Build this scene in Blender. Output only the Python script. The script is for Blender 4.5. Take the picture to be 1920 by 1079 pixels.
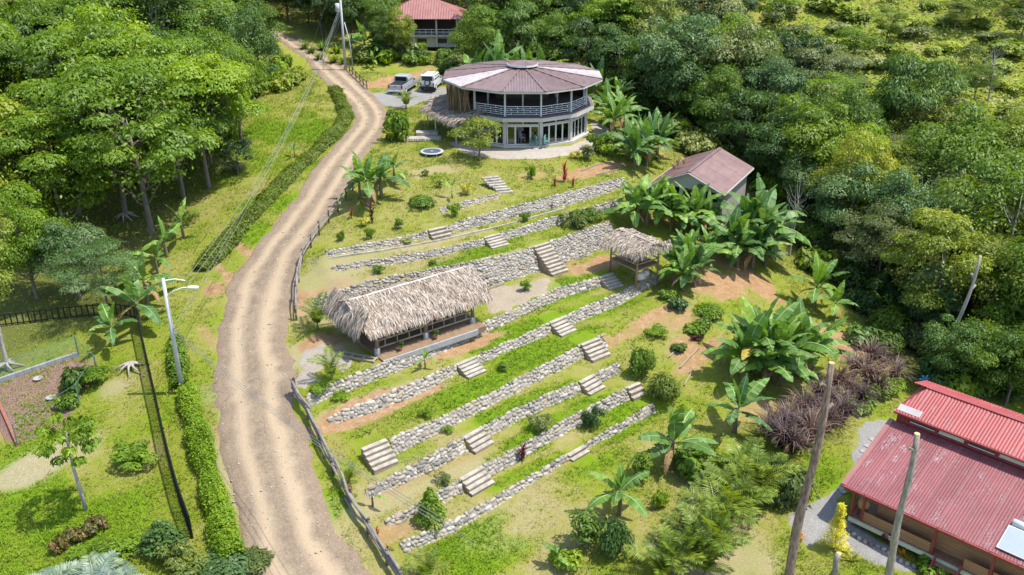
import bpy, math, random
import numpy as np
from mathutils import Vector, Matrix, Quaternion, Euler

# ------------------------------------------------------------------ camera, sky, sun, exposure
scene = bpy.context.scene
for o in list(bpy.data.objects):
    bpy.data.objects.remove(o)
COL = scene.collection
R = math.radians
random.seed(11)
rng = np.random.default_rng(11)

CAM_H, CAM_PITCH, CAM_F = 24.0, R(24.5), 1700.0      # focal length in photo pixels (1920 wide)
cd = bpy.data.cameras.new('camera')
cam = bpy.data.objects.new('camera', cd); COL.objects.link(cam)
cam.location = (0, 0, CAM_H); cam.rotation_euler = (R(90) - CAM_PITCH, 0, 0)
cd.sensor_width = 36.0; cd.lens = 36.0 * CAM_F / 1920.0
cd.clip_start = 0.5; cd.clip_end = 3000
scene.camera = cam

SUN = Vector((0.40, -0.02, 0.915)).normalized()
world = bpy.data.worlds.new('World'); scene.world = world; world.use_nodes = True
wn = world.node_tree
bg = wn.nodes['Background']
sky = wn.nodes.new('ShaderNodeTexSky'); sky.sky_type = 'NISHITA'; sky.sun_disc = False
sky.sun_elevation = math.asin(SUN.z); sky.sun_rotation = math.atan2(SUN.x, SUN.y)
wn.links.new(sky.outputs[0], bg.inputs[0]); bg.inputs[1].default_value = 0.15
ld = bpy.data.lights.new('sun', 'SUN'); ld.energy = 3.1; ld.angle = R(0.55); ld.color = (1.0, 0.965, 0.9)
sun = bpy.data.objects.new('sun', ld); COL.objects.link(sun)
sun.rotation_euler = (-SUN).to_track_quat('-Z', 'Y').to_euler()
sun.location = (40, -20, 90)
scene.view_settings.view_transform = 'Standard'; scene.view_settings.look = 'None'
scene.view_settings.exposure = 1.27; scene.view_settings.gamma = 1.0
scene.view_settings.use_curve_mapping = False
scene.render.engine = 'CYCLES'
scene.cycles.max_bounces = 6; scene.cycles.diffuse_bounces = 4; scene.cycles.transparent_max_bounces = 8

# ------------------------------------------------------------------ helpers: objects
def put(o, parent=None, loc=None, rot=None, scale=None):
    COL.objects.link(o)
    if parent is not None: o.parent = parent
    if loc is not None: o.location = loc
    if rot is not None: o.rotation_euler = rot
    if scale is not None: o.scale = scale
    return o
def tag(o, label=None, cat=None, group=None, kind=None):
    if label: o['label'] = label
    if cat: o['category'] = cat
    if group: o['group'] = group
    if kind: o['kind'] = kind
    return o
def thing(name, label, cat, loc=(0, 0, 0), rz=0.0, group=None, scale=None):
    o = bpy.data.objects.new(name, None); o.empty_display_size = 0.3
    put(o, None, loc, (0, 0, rz), scale)
    return tag(o, label, cat, group)
def inst(name, mesh, parent=None, loc=(0, 0, 0), rot=(0, 0, 0), scale=(1, 1, 1), mat=None):
    o = bpy.data.objects.new(name, mesh)
    put(o, parent, loc, rot, scale)
    if mat is not None:
        o.material_slots[0].link = 'OBJECT'; o.material_slots[0].material = mat
    return o

def np_mesh(name, V, F, mat=None, rnd=None, smooth=False, extra=None):
    V = np.asarray(V, np.float32); F = np.asarray(F, np.int32)
    me = bpy.data.meshes.new(name)
    me.vertices.add(len(V)); me.vertices.foreach_set('co', V.ravel())
    k = F.shape[1]
    me.loops.add(F.size); me.loops.foreach_set('vertex_index', F.ravel())
    me.polygons.add(len(F)); me.polygons.foreach_set('loop_start', np.arange(0, F.size, k, dtype=np.int32))
    me.polygons.foreach_set('loop_total', np.full(len(F), k, np.int32))
    if smooth: me.polygons.foreach_set('use_smooth', np.ones(len(F), bool))
    me.update(calc_edges=True)
    if rnd is not None:
        a = me.attributes.new('rnd', 'FLOAT', 'FACE'); a.data.foreach_set('value', np.asarray(rnd, np.float32))
    if extra:
        for n, v in extra.items():
            a = me.attributes.new(n, 'FLOAT', 'FACE'); a.data.foreach_set('value', np.asarray(v, np.float32))
    if mat: me.materials.append(mat)
    return me

class MB:
    def __init__(s): s.v = []; s.f = []
    def add(s, vs, fs):
        b = len(s.v); s.v += [tuple(p) for p in vs]; s.f += [tuple(b + i for i in f) for f in fs]; return s
    def box(s, c, d, M=None, rz=0.0):
        x, y, z = d[0] / 2, d[1] / 2, d[2] / 2
        vs = [Vector(p) for p in ((-x, -y, -z), (x, -y, -z), (x, y, -z), (-x, y, -z), (-x, -y, z), (x, -y, z), (x, y, z), (-x, y, z))]
        if rz: M = Matrix.Rotation(rz, 3, 'Z')
        if M is not None: vs = [M @ p for p in vs]
        c = Vector(c)
        return s.add([p + c for p in vs], [(0, 3, 2, 1), (4, 5, 6, 7), (0, 1, 5, 4), (1, 2, 6, 5), (2, 3, 7, 6), (3, 0, 4, 7)])
    def bar(s, p, q, w, h, up=(0, 0, 1)):
        p = Vector(p); q = Vector(q); d = q - p; L = d.length; d.normalize(); up = Vector(up)
        sd = d.cross(up)
        if sd.length < 1e-4: sd = d.cross(Vector((1, 0, 0)))
        sd.normalize(); u = sd.cross(d)
        M = Matrix((d, sd, u)).transposed()
        return s.box((p + q) / 2, (L, w, h), M)
    def tube(s, pts, rad, n=8, cap=True):
        pts = [Vector(p) for p in pts]
        if not hasattr(rad, '__len__'): rad = [rad] * len(pts)
        b = len(s.v); ref = None
        for i, p in enumerate(pts):
            d = (pts[min(i + 1, len(pts) - 1)] - pts[max(i - 1, 0)]).normalized()
            if ref is None: ref = Vector((1, 0, 0)) if abs(d.x) < 0.9 else Vector((0, 1, 0))
            a = d.cross(ref).normalized(); c = d.cross(a); ref = -c if ref.dot(-c) > 0 else c
            ref = ref - d * ref.dot(d); ref.normalize(); a = d.cross(ref)
            for k in range(n):
                t = 2 * math.pi * k / n
                s.v.append(tuple(p + (ref * math.cos(t) + a * math.sin(t)) * rad[i]))
        for i in range(len(pts) - 1):
            for k in range(n):
                k2 = (k + 1) % n
                s.f.append((b + i * n + k, b + i * n + k2, b + (i + 1) * n + k2, b + (i + 1) * n + k))
        if cap:
            s.f.append(tuple(b + k for k in reversed(range(n)))); s.f.append(tuple(b + (len(pts) - 1) * n + k for k in range(n)))
        return s
    def prism(s, poly, z0, z1):
        n = len(poly); b = len(s.v)
        s.v += [(p[0], p[1], z0) for p in poly] + [(p[0], p[1], z1) for p in poly]
        s.f += [tuple(b + i for i in reversed(range(n))), tuple(b + n + i for i in range(n))]
        s.f += [(b + i, b + (i + 1) % n, b + n + (i + 1) % n, b + n + i) for i in range(n)]
        return s
    def loft(s, rings, cap=True, closed=True):
        n = len(rings[0]); b = len(s.v)
        for r in rings: s.v += [tuple(p) for p in r]
        for i in range(len(rings) - 1):
            for k in range(n if closed else n - 1):
                k2 = (k + 1) % n
                s.f.append((b + i * n + k, b + i * n + k2, b + (i + 1) * n + k2, b + (i + 1) * n + k))
        if cap and closed:
            s.f.append(tuple(b + k for k in reversed(range(n)))); s.f.append(tuple(b + (len(rings) - 1) * n + k for k in range(n)))
        return s
    def mesh(s, name, mat=None, smooth=False):
        me = bpy.data.meshes.new(name); me.from_pydata(s.v, [], s.f); me.update()
        if smooth:
            for p in me.polygons: p.use_smooth = True
        if mat: me.materials.append(mat)
        return me
    def build(s, name, mat, parent=None, smooth=False, loc=None, rot=None):
        o = bpy.data.objects.new(name, s.mesh(name, mat, smooth))
        return put(o, parent, loc, rot)

# ------------------------------------------------------------------ helpers: materials
class NT:
    def __init__(s, name):
        s.m = bpy.data.materials.new(name); s.m.use_nodes = True; s.t = s.m.node_tree; s.t.nodes.clear()
        s.out = s.n('ShaderNodeOutputMaterial')
    def n(s, ty, **k):
        x = s.t.nodes.new(ty)
        for a, b in k.items(): setattr(x, a, b)
        return x
    def set(s, sock, v):
        if isinstance(v, bpy.types.NodeSocket): s.t.links.new(v, sock)
        elif v is not None:
            if hasattr(sock, 'default_value') and hasattr(sock.default_value, '__len__') and len(sock.default_value) == 4 and len(v) == 3: v = (*v, 1)
            sock.default_value = v
    def co(s, kind='Object'): return s.n('ShaderNodeTexCoord').outputs[kind]
    def map(s, vec, scale=(1, 1, 1), rot=(0, 0, 0)):
        x = s.n('ShaderNodeMapping'); s.set(x.inputs[0], vec); x.inputs['Scale'].default_value = scale; x.inputs['Rotation'].default_value = rot
        return x.outputs[0]
    def noise(s, scale, detail=4, vec=None, rough=0.55, dist=0.0):
        x = s.n('ShaderNodeTexNoise'); s.set(x.inputs['Scale'], scale); x.inputs['Detail'].default_value = detail
        x.inputs['Roughness'].default_value = rough; x.inputs['Distortion'].default_value = dist
        if vec is not None: s.set(x.inputs['Vector'], vec)
        return x.outputs[0]
    def voro(s, scale, vec=None, feature='F1'):
        x = s.n('ShaderNodeTexVoronoi', feature=feature); x.inputs['Scale'].default_value = scale
        if vec is not None: s.set(x.inputs['Vector'], vec)
        return x.outputs
    def ramp(s, fac, stops, interp='LINEAR'):
        x = s.n('ShaderNodeValToRGB'); s.set(x.inputs[0], fac); r = x.color_ramp; r.interpolation = interp
        while len(r.elements) < len(stops): r.elements.new(0.5)
        for e, (p, c) in zip(r.elements, stops):
            e.position = p; e.color = (*c, 1) if hasattr(c, '__len__') else (c, c, c, 1)
        return x.outputs[0]
    def mix(s, fac, a, b, mode='MIX'):
        x = s.n('ShaderNodeMix', data_type='RGBA', blend_type=mode); s.set(x.inputs[0], fac); s.set(x.inputs[6], a); s.set(x.inputs[7], b)
        return x.outputs[2]
    def math(s, op, a, b=None, clamp=False):
        x = s.n('ShaderNodeMath', operation=op, use_clamp=clamp); s.set(x.inputs[0], a)
        if b is not None: s.set(x.inputs[1], b)
        return x.outputs[0]
    def attr(s, name): return s.n('ShaderNodeAttribute', attribute_name=name).outputs
    def orand(s): return s.n('ShaderNodeObjectInfo').outputs['Random']
    def bump(s, h, strength=0.3, dist=0.05):
        x = s.n('ShaderNodeBump'); s.set(x.inputs['Height'], h); x.inputs['Strength'].default_value = strength; x.inputs['Distance'].default_value = dist
        return x.outputs[0]
    def bsdf(s, col, rough=0.8, bump=None, metal=0.0, spec=0.3, **k):
        x = s.n('ShaderNodeBsdfPrincipled'); s.set(x.inputs['Base Color'], col); s.set(x.inputs['Roughness'], rough)
        x.inputs['Metallic'].default_value = metal; x.inputs['Specular IOR Level'].default_value = spec
        if bump is not None: s.set(x.inputs['Normal'], bump)
        return x.outputs[0]
    def done(s, sh): s.t.links.new(sh, s.out.inputs[0]); return s.m

def simple(name, col, rough=0.7, var=0.25, scale=3.0, bump=0.0, metal=0.0, spec=0.3, col2=None, stretch=None):
    t = NT(name); v = t.co()
    if stretch: v = t.map(v, stretch)
    n = t.noise(scale, 5, v)
    c2 = col2 if col2 else tuple(x * (1 - var) for x in col)
    c = t.mix(t.ramp(n, [(0.3, 0), (0.7, 1)]), c2, col)
    r = t.orand(); c = t.mix(t.math('MULTIPLY', r, 0.25), c, tuple(x * 0.6 for x in col))
    b = t.bump(t.noise(scale * 6, 4, v), bump, 0.05) if bump else None
    return t.done(t.bsdf(c, rough, b, metal, spec))

def leafmat(name, a, b, c=None, trans=0.3, rough=0.5, spec=0.35, tr=None):
    """a dark, b light, c accent (rare)"""
    t = NT(name); rn = t.attr('rnd')[2]; o = t.orand()
    f = t.math('ADD', t.math('MULTIPLY', rn, 0.75), t.math('MULTIPLY', o, 0.3), True)
    col = t.ramp(f, [(0.0, a), (0.62, b), (0.97, c if c else b)])
    col = t.mix(t.math('MULTIPLY', o, 0.35), col, tuple(x * y for x, y in zip(b, (1.06, 1.02, 0.55))))
    o2 = t.math('FRACT', t.math('MULTIPLY', o, 7.31)); g = t.ramp(o2, [(0, (.62, .66, .7)), (.5, (1, 1, 1)), (1, (1.0, 1.0, 1.0))]); col = t.mix(1.0, col, g, 'MULTIPLY')
    col = t.mix(t.math('MULTIPLY', t.ramp(o2, [(.6, 0), (1, 1)]), .55), col, t.mix(1.0, col, (1.55, 1.4, .9), 'MULTIPLY'))
    p = t.bsdf(col, rough, None, 0, spec)
    tl = t.n('ShaderNodeBsdfTranslucent'); t.set(tl.inputs[0], t.mix(1.0, col, tr if tr else (1.35, 1.25, 0.45), 'MULTIPLY'))
    m = t.n('ShaderNodeMixShader'); m.inputs[0].default_value = trans
    t.t.links.new(p, m.inputs[1]); t.t.links.new(tl.outputs[0], m.inputs[2])
    return t.done(m.outputs[0])
# ------------------------------------------------------------------ pixel of the photo -> ray (used only to measure where things stand)
CC, SS = math.cos(CAM_PITCH), math.sin(CAM_PITCH)
def ray(u, v):
    a = (u - 960) / CAM_F; b = (539.5 - v) / CAM_F
    return np.array([a, CC + b * SS, -SS + b * CC])
def P(u, v, z):
    d = ray(u, v); k = (z - CAM_H) / d[2]
    return Vector((d[0] * k, d[1] * k, z))
def proj(x, y, z):
    z = z - CAM_H; dep = y * CC - z * SS; up = y * SS + z * CC
    return 960 + CAM_F * x / dep, 539.5 - CAM_F * up / dep

def vnoise(x, y, s, seed=0):
    x = np.asarray(x, float) / s; y = np.asarray(y, float) / s
    xi = np.floor(x); yi = np.floor(y); fx = x - xi; fy = y - yi
    fx = fx * fx * (3 - 2 * fx); fy = fy * fy * (3 - 2 * fy)
    def h(a, b):
        q = np.sin(a * 127.1 + b * 311.7 + seed * 74.7) * 43758.5453
        return q - np.floor(q)
    return (h(xi, yi) * (1 - fx) + h(xi + 1, yi) * fx) * (1 - fy) + (h(xi, yi + 1) * (1 - fx) + h(xi + 1, yi + 1) * fx) * fy

# ------------------------------------------------------------------ terrain height: terraces cut into a slope
TA = R(38); TX = np.array([math.cos(TA), math.sin(TA)]); NX = np.array([-math.sin(TA), math.cos(TA)])
def tn(t, n): return t * TX[0] + n * NX[0], t * TX[1] + n * NX[1]
BAT = 0.6
WALLS = [
 [-1.1, [[38.21, 58.26, 0.4], [38.93, 58.25, 0.42], [39.65, 58.25, 0.44], [40.38, 58.24, 0.44], [41.12, 58.24, 0.46], [41.92, 58.3, 0.42], [42.76, 58.41, 0.38], [43.61, 58.51, 0.34], [44.47, 58.62, 0.3]]],
 [-1.87, [[27.49, 57.53, 0.36], [30.26, 56.83, 0.4], [33.12, 56.1, 0.48], [36.4, 55.86, 0.58], [39.91, 55.68, 0.72], [43.61, 55.52, 0.8], [47.39, 55.19, 0.92], [51.57, 55.06, 0.96], [56.73, 55.68, 0.8]]],
 [-2.5, [[27.14, 56.13, 0.3], [29.61, 55.16, 0.44], [32.14, 54.17, 0.58], [35.07, 53.68, 0.5], [38.23, 53.32, 0.52], [41.72, 53.19, 0.62], [45.5, 53.18, 0.68], [49.47, 53.12, 0.68], [53.66, 53.04, 0.68]]],
 [-4.16, [[24.3, 53.6, 1.0], [26.4, 52.9, 1.3], [28.55, 52.2, 1.6], [31.2, 51.36, 1.74], [33.93, 50.56, 1.78], [36.77, 49.78, 1.82], [40.26, 49.68, 1.68], [44.1, 49.74, 1.72], [50.3, 49.98, 1.82]]],
 [-4.88, [[18.97, 43.92, 0.6], [21.42, 43.99, 0.66], [24.03, 44.12, 0.7], [26.88, 44.38, 0.66], [29.95, 44.72, 0.64], [33.28, 45.16, 0.6], [36.91, 45.68, 0.56], [40.69, 46.09, 0.7], [45.6, 45.81, 0.6]]],
 [-5.56, [[19.42, 42.2, 0.42], [22.04, 41.94, 0.62], [24.98, 41.97, 0.7], [28.51, 42.59, 0.5], [32.03, 42.83, 0.52], [35.81, 43.09, 0.58], [39.91, 43.38, 0.7], [44.14, 43.48, 0.76], [49.83, 44.67, 0.62]]],
 [-6.38, [[21.42, 38.37, 0.88], [23.34, 38.56, 0.76], [25.36, 38.76, 0.66], [27.49, 38.99, 0.66], [29.74, 39.25, 0.66], [32.13, 39.53, 0.68], [34.65, 39.85, 0.72], [37.31, 40.17, 0.76], [39.8, 40.17, 0.9]]],
 [-7.08, [[18.62, 36.62, 0.42], [20.6, 36.59, 0.56], [22.68, 36.59, 0.7], [25.11, 36.93, 0.7], [27.7, 37.29, 0.68], [30.46, 37.69, 0.64], [33.06, 37.71, 0.66], [35.83, 37.75, 0.64], [39.05, 38.12, 0.56]]],
 [-7.76, [[18.6, 34.58, 0.4], [20.5, 34.53, 0.44], [22.51, 34.53, 0.62], [24.79, 34.78, 0.64], [27.22, 35.05, 0.6], [29.8, 35.33, 0.6], [32.48, 35.57, 0.66], [35.27, 35.75, 0.7], [38.22, 35.95, 0.7]]],
 [-8.27, [[18.53, 32.74, 0.56], [20.4, 32.63, 0.52], [22.49, 32.72, 0.48], [24.82, 32.98, 0.4], [27.39, 33.37, 0.34], [30.06, 33.71, 0.32], [32.84, 33.97, 0.32], [35.67, 34.13, 0.42], [38.69, 34.3, 0.52]]],
]
for w in WALLS: w[1] = np.array(w[1])
def wall_at(i, t):
    zb, k = WALLS[i]
    return np.interp(t, k[:, 0], k[:, 1]), np.interp(t, k[:, 0], k[:, 2]), zb

ROAD = [(640, 1180, -9.2), (560, 1060, -8.0), (528, 960, -7.0), (497, 850, -6.0), (484, 760, -5.2), (476, 690, -4.7), (470, 620, -4.1), (484, 550, -3.4), (518, 480, -2.6), (562, 420, -1.9), (604, 360, -1.2), (644, 300, -.6), (684, 250, -.1), (697, 225, .15), (690, 200, .4), (664, 172, .8), (630, 140, 1.3), (590, 105, 2.1), (555, 82, 2.7), (525, 68, 3.2), (490, 60, 3.5), (430, 52, 3.8)]
ROADP = np.array([P(u, v, z * .93) for u, v, z in ROAD])
def resample(p, step):
    p = np.asarray(p, float)
    # Catmull-Rom then arc length
    out = []
    for i in range(len(p) - 1):
        a, b, c, d = p[max(i - 1, 0)], p[i], p[i + 1], p[min(i + 2, len(p) - 1)]
        for s in np.linspace(0, 1, 12, endpoint=False):
            out.append(0.5 * ((2 * b) + (-a + c) * s + (2 * a - 5 * b + 4 * c - d) * s * s + (-a + 3 * b - 3 * c + d) * s ** 3))
    out.append(p[-1]); out = np.array(out)
    L = np.r_[0, np.cumsum(np.linalg.norm(np.diff(out, axis=0), axis=1))]
    s = np.arange(0, L[-1], step)
    return np.stack([np.interp(s, L, out[:, k]) for k in range(p.shape[1])], 1)
ROADC = resample(ROADP, 0.5)
# half widths left / right measured at the ROAD control points
ROADW = np.interp(np.linspace(0, 1, len(ROADC)), [0, .06, .17, .27, .38, .5, .57, .68, .75, .84, .92, 1], [2.6, 2.45, 2.25, 2.35, 2.0, 1.85, 1.75, 2.0, 2.1, 1.7, 1.5, 1.5])

anch = []
def an(u, v, z): z *= .92; p = P(u, v, z); anch.append((p.x, p.y, z))
for q in ROADC[::8]: anch.append(tuple(q))
for i in range(len(WALLS)):
    zb, k = WALLS[i]
    if i == 0: continue
    for t, n, h in k[::2]:
        x, y = tn(t, n); anch.append((x, y, zb + h * 0.3))
for q in [(560, 180, 1.0), (440, 300, -.8), (420, 420, -2.0), (340, 420, -2.8), (250, 400, -3.2), (100, 500, -4.4), (330, 560, -4.0), (250, 640, -4.8), (100, 640, -5.4),
          (20, 660, -5.8), (50, 800, -6.6), (280, 800, -6.1), (150, 900, -7.2), (60, 1020, -7.8), (330, 960, -7.3), (400, 1050, -8.0), (395, 850, -6.4), (375, 760, -5.7), (345, 735, -5.5),
          (400, 620, -4.5), (430, 520, -3.4), (500, 420, -2.1), (600, 260, -.3), (500, 40, 4.0), (640, 110, 1.8), (700, 60, 2.8), (820, 100, 1.2), (700, 110, 1.2),
          (1185, 330, -1.5), (1250, 350, -2.6), (1340, 400, -4.2), (1250, 520, -5.0), (1330, 520, -5.4), (1400, 600, -7.2), (1500, 650, -8.8), (1250, 640, -6.8), (1300, 740, -8.2),
          (1400, 780, -9.0), (1500, 860, -9.5), (1600, 950, -10.0), (1700, 1070, -10.2), (1300, 950, -9.4), (1100, 1000, -9.3), (1000, 1070, -9.7), (860, 1070, -9.2), (1450, 1070, -10.0), (1700, 740, -10.8),
          (1900, 750, -11.8), (1600, 560, -10.2), (1450, 430, -7.5), (1800, 550, -11.0), (1500, 300, -7), (1150, 200, -.6), (1250, 150, -3.0), (1900, 1000, -10.4), (1920, 1200, -11), (300, 1200, -9), (900, 1250, -10.5), (1400, 1250, -11)]:
    an(*q)
for a in np.linspace(0, 2 * math.pi, 12, endpoint=False):          # the levelled pad round the house
    for r in (5.0, 8.3): anch.append((1.05 + r * math.cos(a), 92.1 + r * math.sin(a), 0.0 if math.sin(a) > -.5 or r < 6 else -0.12))
for q in [(-3, 81.5, -.35), (4, 82, -.4), (-8, 86, -.1), (-8, 105, .1), (-13, 105, .1), (-14, 112, .3), (-6, 110, .2), (0, 113, .6), (8, 112, -.5), (-12, 125, 2.4), (-18, 124, 2.2), (-5, 127, 2.4), (0, 160, 8), (40, 150, 2), (60, 112, -5),
          (30, 108, -5), (90, 200, 18), (-80, 150, 6), (-60, 110, -1), (-150, 100, -4), (120, 120, -2), (85, 150, 6), (150, 60, -9), (200, 0, -12), (-200, 0, -12), (0, -60, -20),
          (-90, 60, -7), (0, 250, 26), (-60, 200, 14), (200, 260, 34), (-200, 260, 24), (60, 240, 26), (0, 400, 60), (300, 420, 75), (-300, 420, 60), (0, 620, 95), (420, 620, 110), (-420, 620, 95), (130, 190, 17)]:
    anch.append(q)
AN = np.array(anch)
_d = np.linalg.norm(AN[:, None, :2] - AN[None, :, :2], axis=2)
_n = len(AN)
_A = np.zeros((_n + 3, _n + 3)); _A[:_n, :_n] = -_d - np.eye(_n) * -0.6; _A[:_n, _n] = 1; _A[:_n, _n + 1:] = AN[:, :2] / 100; _A[_n:, :_n] = _A[:_n, _n:].T
_w = np.linalg.solve(_A, np.r_[AN[:, 2], 0, 0, 0])
def S(x, y):
    x = np.atleast_1d(np.asarray(x, float)).ravel(); y = np.atleast_1d(np.asarray(y, float)).ravel(); z = np.empty_like(x)
    for a in range(0, len(x), 20000):
        xx, yy = x[a:a + 20000], y[a:a + 20000]
        d = np.hypot(xx[:, None] - AN[None, :, 0], yy[:, None] - AN[None, :, 1])
        z[a:a + 20000] = -d @ _w[:_n] + _w[_n] + (xx * _w[_n + 1] + yy * _w[_n + 2]) / 100
    return z
def sstep(a, b, x): t = np.clip((x - a) / (b - a), 0, 1); return t * t * (3 - 2 * t)
def Z(x, y, fine=True):
    x = np.atleast_1d(np.asarray(x, float)).ravel(); y = np.atleast_1d(np.asarray(y, float)).ravel()
    s = S(x, y); t = x * TX[0] + y * TX[1]; n = x * NX[0] + y * NX[1]
    s = s + (vnoise(x, y, 3.1, 1) - .5) * 0.16 * sstep(0, 4, np.hypot(x - 1.05, y - 92.1) - 7)
    tz = np.full_like(s, np.nan); w = np.zeros_like(s)
    kn = []
    nb, h, zb = wall_at(9, t); kn.append((nb - 2.0, s, np.zeros_like(s)))
    for i in range(9, -1, -1):
        nb, h, zb = wall_at(i, t); k = WALLS[i][1]
        ww = sstep(k[0, 0] - 1.2, k[0, 0] - .1, t) * (1 - sstep(k[-1, 0] + .1, k[-1, 0] + 1.2, t))
        kn.append((nb, np.full_like(s, zb), ww)); kn.append((nb + BAT * h, zb + h, ww))
        if i == 1: top1 = nb + BAT * h
    kn.append((kn[-1][0] + 2.0, s, np.zeros_like(s)))
    for (n0, z0, w0), (n1, z1, w1) in zip(kn[:-1], kn[1:]):
        m = (n >= n0) & (n < np.maximum(n1, n0 + 1e-3)); f = np.clip((n - n0) / np.maximum(n1 - n0, 1e-3), 0, 1)
        tz = np.where(m, z0 + (z1 - z0) * f, tz); w = np.where(m, w0 + (w1 - w0) * f, w)
    tz = np.where(np.isnan(tz), s, tz)
    return s + (tz - s) * w
def z1(x, y): return float(Z(x, y)[0])
def G(u, v, dz=0.0):
    d = ray(u, v); ys = np.r_[np.linspace(30, 160, 500), np.linspace(160.5, 420, 200)]; k = ys / d[1]
    xs = d[0] * k; zs = CAM_H + d[2] * k; dd = zs - Z(xs, ys)
    i = int(np.argmax(dd < 0)) if (dd < 0).any() else len(ys) - 1
    if i == 0: i = 1
    f = dd[i - 1] / (dd[i - 1] - dd[i]); yy = ys[i - 1] + f * (ys[i] - ys[i - 1]); k = yy / d[1]
    x = d[0] * k
    return Vector((x, yy, float(Z(x, yy)[0]) + dz))

def road_dist(x, y):
    x = np.asarray(x, float).ravel(); y = np.asarray(y, float).ravel(); best = np.full(len(x), 1e9); wd = np.ones(len(x))
    for a in range(0, len(x), 20000):
        d = np.hypot(x[a:a + 20000, None] - ROADC[None, :, 0], y[a:a + 20000, None] - ROADC[None, :, 1])
        j = d.argmin(1); best[a:a + 20000] = d[np.arange(len(j)), j]; wd[a:a + 20000] = ROADW[j]
    return best, wd
def in_poly(x, y, poly):
    x = np.asarray(x); y = np.asarray(y); c = np.zeros(x.shape, bool); n = len(poly)
    for i in range(n):
        x0, y0 = poly[i][0], poly[i][1]; x1, y1 = poly[(i + 1) % n][0], poly[(i + 1) % n][1]
        cond = ((y0 > y) != (y1 > y)) & (x < (x1 - x0) * (y - y0) / ((y1 - y0) or 1e-9) + x0); c ^= cond
    return c
def seg_dist(x, y, poly, closed=True):
    best = np.full(x.shape, 1e9); n = len(poly)
    for i in range(n if closed else n - 1):
        a = np.array(poly[i][:2]); b = np.array(poly[(i + 1) % n][:2]); d = b - a; L = max(d @ d, 1e-9)
        t = np.clip(((x - a[0]) * d[0] + (y - a[1]) * d[1]) / L, 0, 1)
        best = np.minimum(best, np.hypot(x - a[0] - t * d[0], y - a[1] - t * d[1]))
    return best
def sdist(x, y, poly): d = seg_dist(x, y, poly); return np.where(in_poly(x, y, poly), d, -d)

# ------------------------------------------------------------------ ground sheet with painted soil zones
def gpath(pts): return [G(*p) for p in pts]
xs = np.r_[np.linspace(-420, -52, 40), np.arange(-51, 51, .33), np.linspace(52, 420, 40)]
ys = np.r_[np.linspace(-60, 33, 12), np.arange(33.4, 128, .33), 128.5 + np.cumsum(np.linspace(.6, 16, 60))]
GX, GY = np.meshgrid(xs, ys); gx, gy = GX.ravel(), GY.ravel()
gz = Z(gx, gy)
rd, rw = road_dist(gx, gy)
gz = gz - 0.09 * (1 - sstep(-.6, .1, rd - rw))
zone = np.zeros((len(gx), 4)); zone[:, 1] = 0.50            # r soil, g lush, b litter, a tan dirt
def blob(u, v, a, b, ch, val, set_=False, ang=TA, soft=1.0):
    c = G(u, v); dx, dy = gx - c.x, gy - c.y
    p = (dx * math.cos(ang) + dy * math.sin(ang)) / a; q = (-dx * math.sin(ang) + dy * math.cos(ang)) / b
    r = np.sqrt(p * p + q * q) + (vnoise(gx, gy, .9, 5) - .5) * .55 + (vnoise(gx, gy, 2.4, 9) - .5) * .5
    w = 1 - sstep(1 - .45 * soft, 1 + .35 * soft, r)
    zone[:, ch] = zone[:, ch] * (1 - w) + val * w if ch == 1 else np.clip(np.maximum(zone[:, ch], val * w) if val > 0 else zone[:, ch] * (1 - w), 0, 1)
# terraces: general dryness, then the measured lush, tan and orange patches
for a in [(830, 860, 14, 9, 1, .38), (800, 960, 16, 8, 1, .28), (760, 520, 9, 4, 1, .2), (700, 400, 9, 5, 1, .36), (900, 350, 9, 4, 1, .34), (950, 480, 11, 2, 1, .55), (1050, 950, 4.5, 3, 1, .15), (1000, 1000, 3, 2.4, 1, .1), (920, 960, 3, 1.5, 1, .12),
          (760, 905, 3, 1, 1, .12), (700, 985, 2, 1.2, 1, .15), (900, 930, 4, .8, 1, .15), (860, 850, 3, .7, 1, .2), (1340, 1000, 3, 2, 1, .3), (1250, 960, 2.5, 2, 1, .3), (700, 640, 2, 1, 1, .3),
          (1130, 900, 3, 2, 1, .55), (1000, 610, 4.5, .9, 1, 1), (930, 650, 3, .8, 1, 1), (1000, 660, 5, .8, 1, 1), (820, 760, 6, 1.0, 1, 1), (690, 800, 3.5, .9, 1, .95), (930, 705, 6, .8, 1, 1), (1060, 650, 3, 1, 1, .95), (980, 760, 5, .8, 1, .95), (1060, 780, 4.5, .8, 1, 1), (1000, 820, 3, .7, 1, .95), (1150, 770, 4, .7, 1, 1),
          (1000, 880, 3, .6, 1, .9), (880, 1010, 2.6, 1.1, 1, 1), (920, 1050, 3, 1, 1, .9), (1110, 870, 3, .8, 1, .85), (1170, 800, 4, .9, 1, .85), (1070, 545, 5, .8, 1, .95), (1150, 560, 4, 1, 1, .9), (1000, 435, 8, .6, 1, .8), (870, 485, 5, .6, 1, .85), (1080, 525, 3, .8, 1, .95),
          (1400, 850, 3, 2, 1, .7), (1560, 900, 4, 2, 1, .75), (600, 720, 1.2, .8, 1, 1), (560, 420, 2, 1, 1, .9),
          (640, 800, 6, 6, 1, .6)]: blob(*a)
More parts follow.
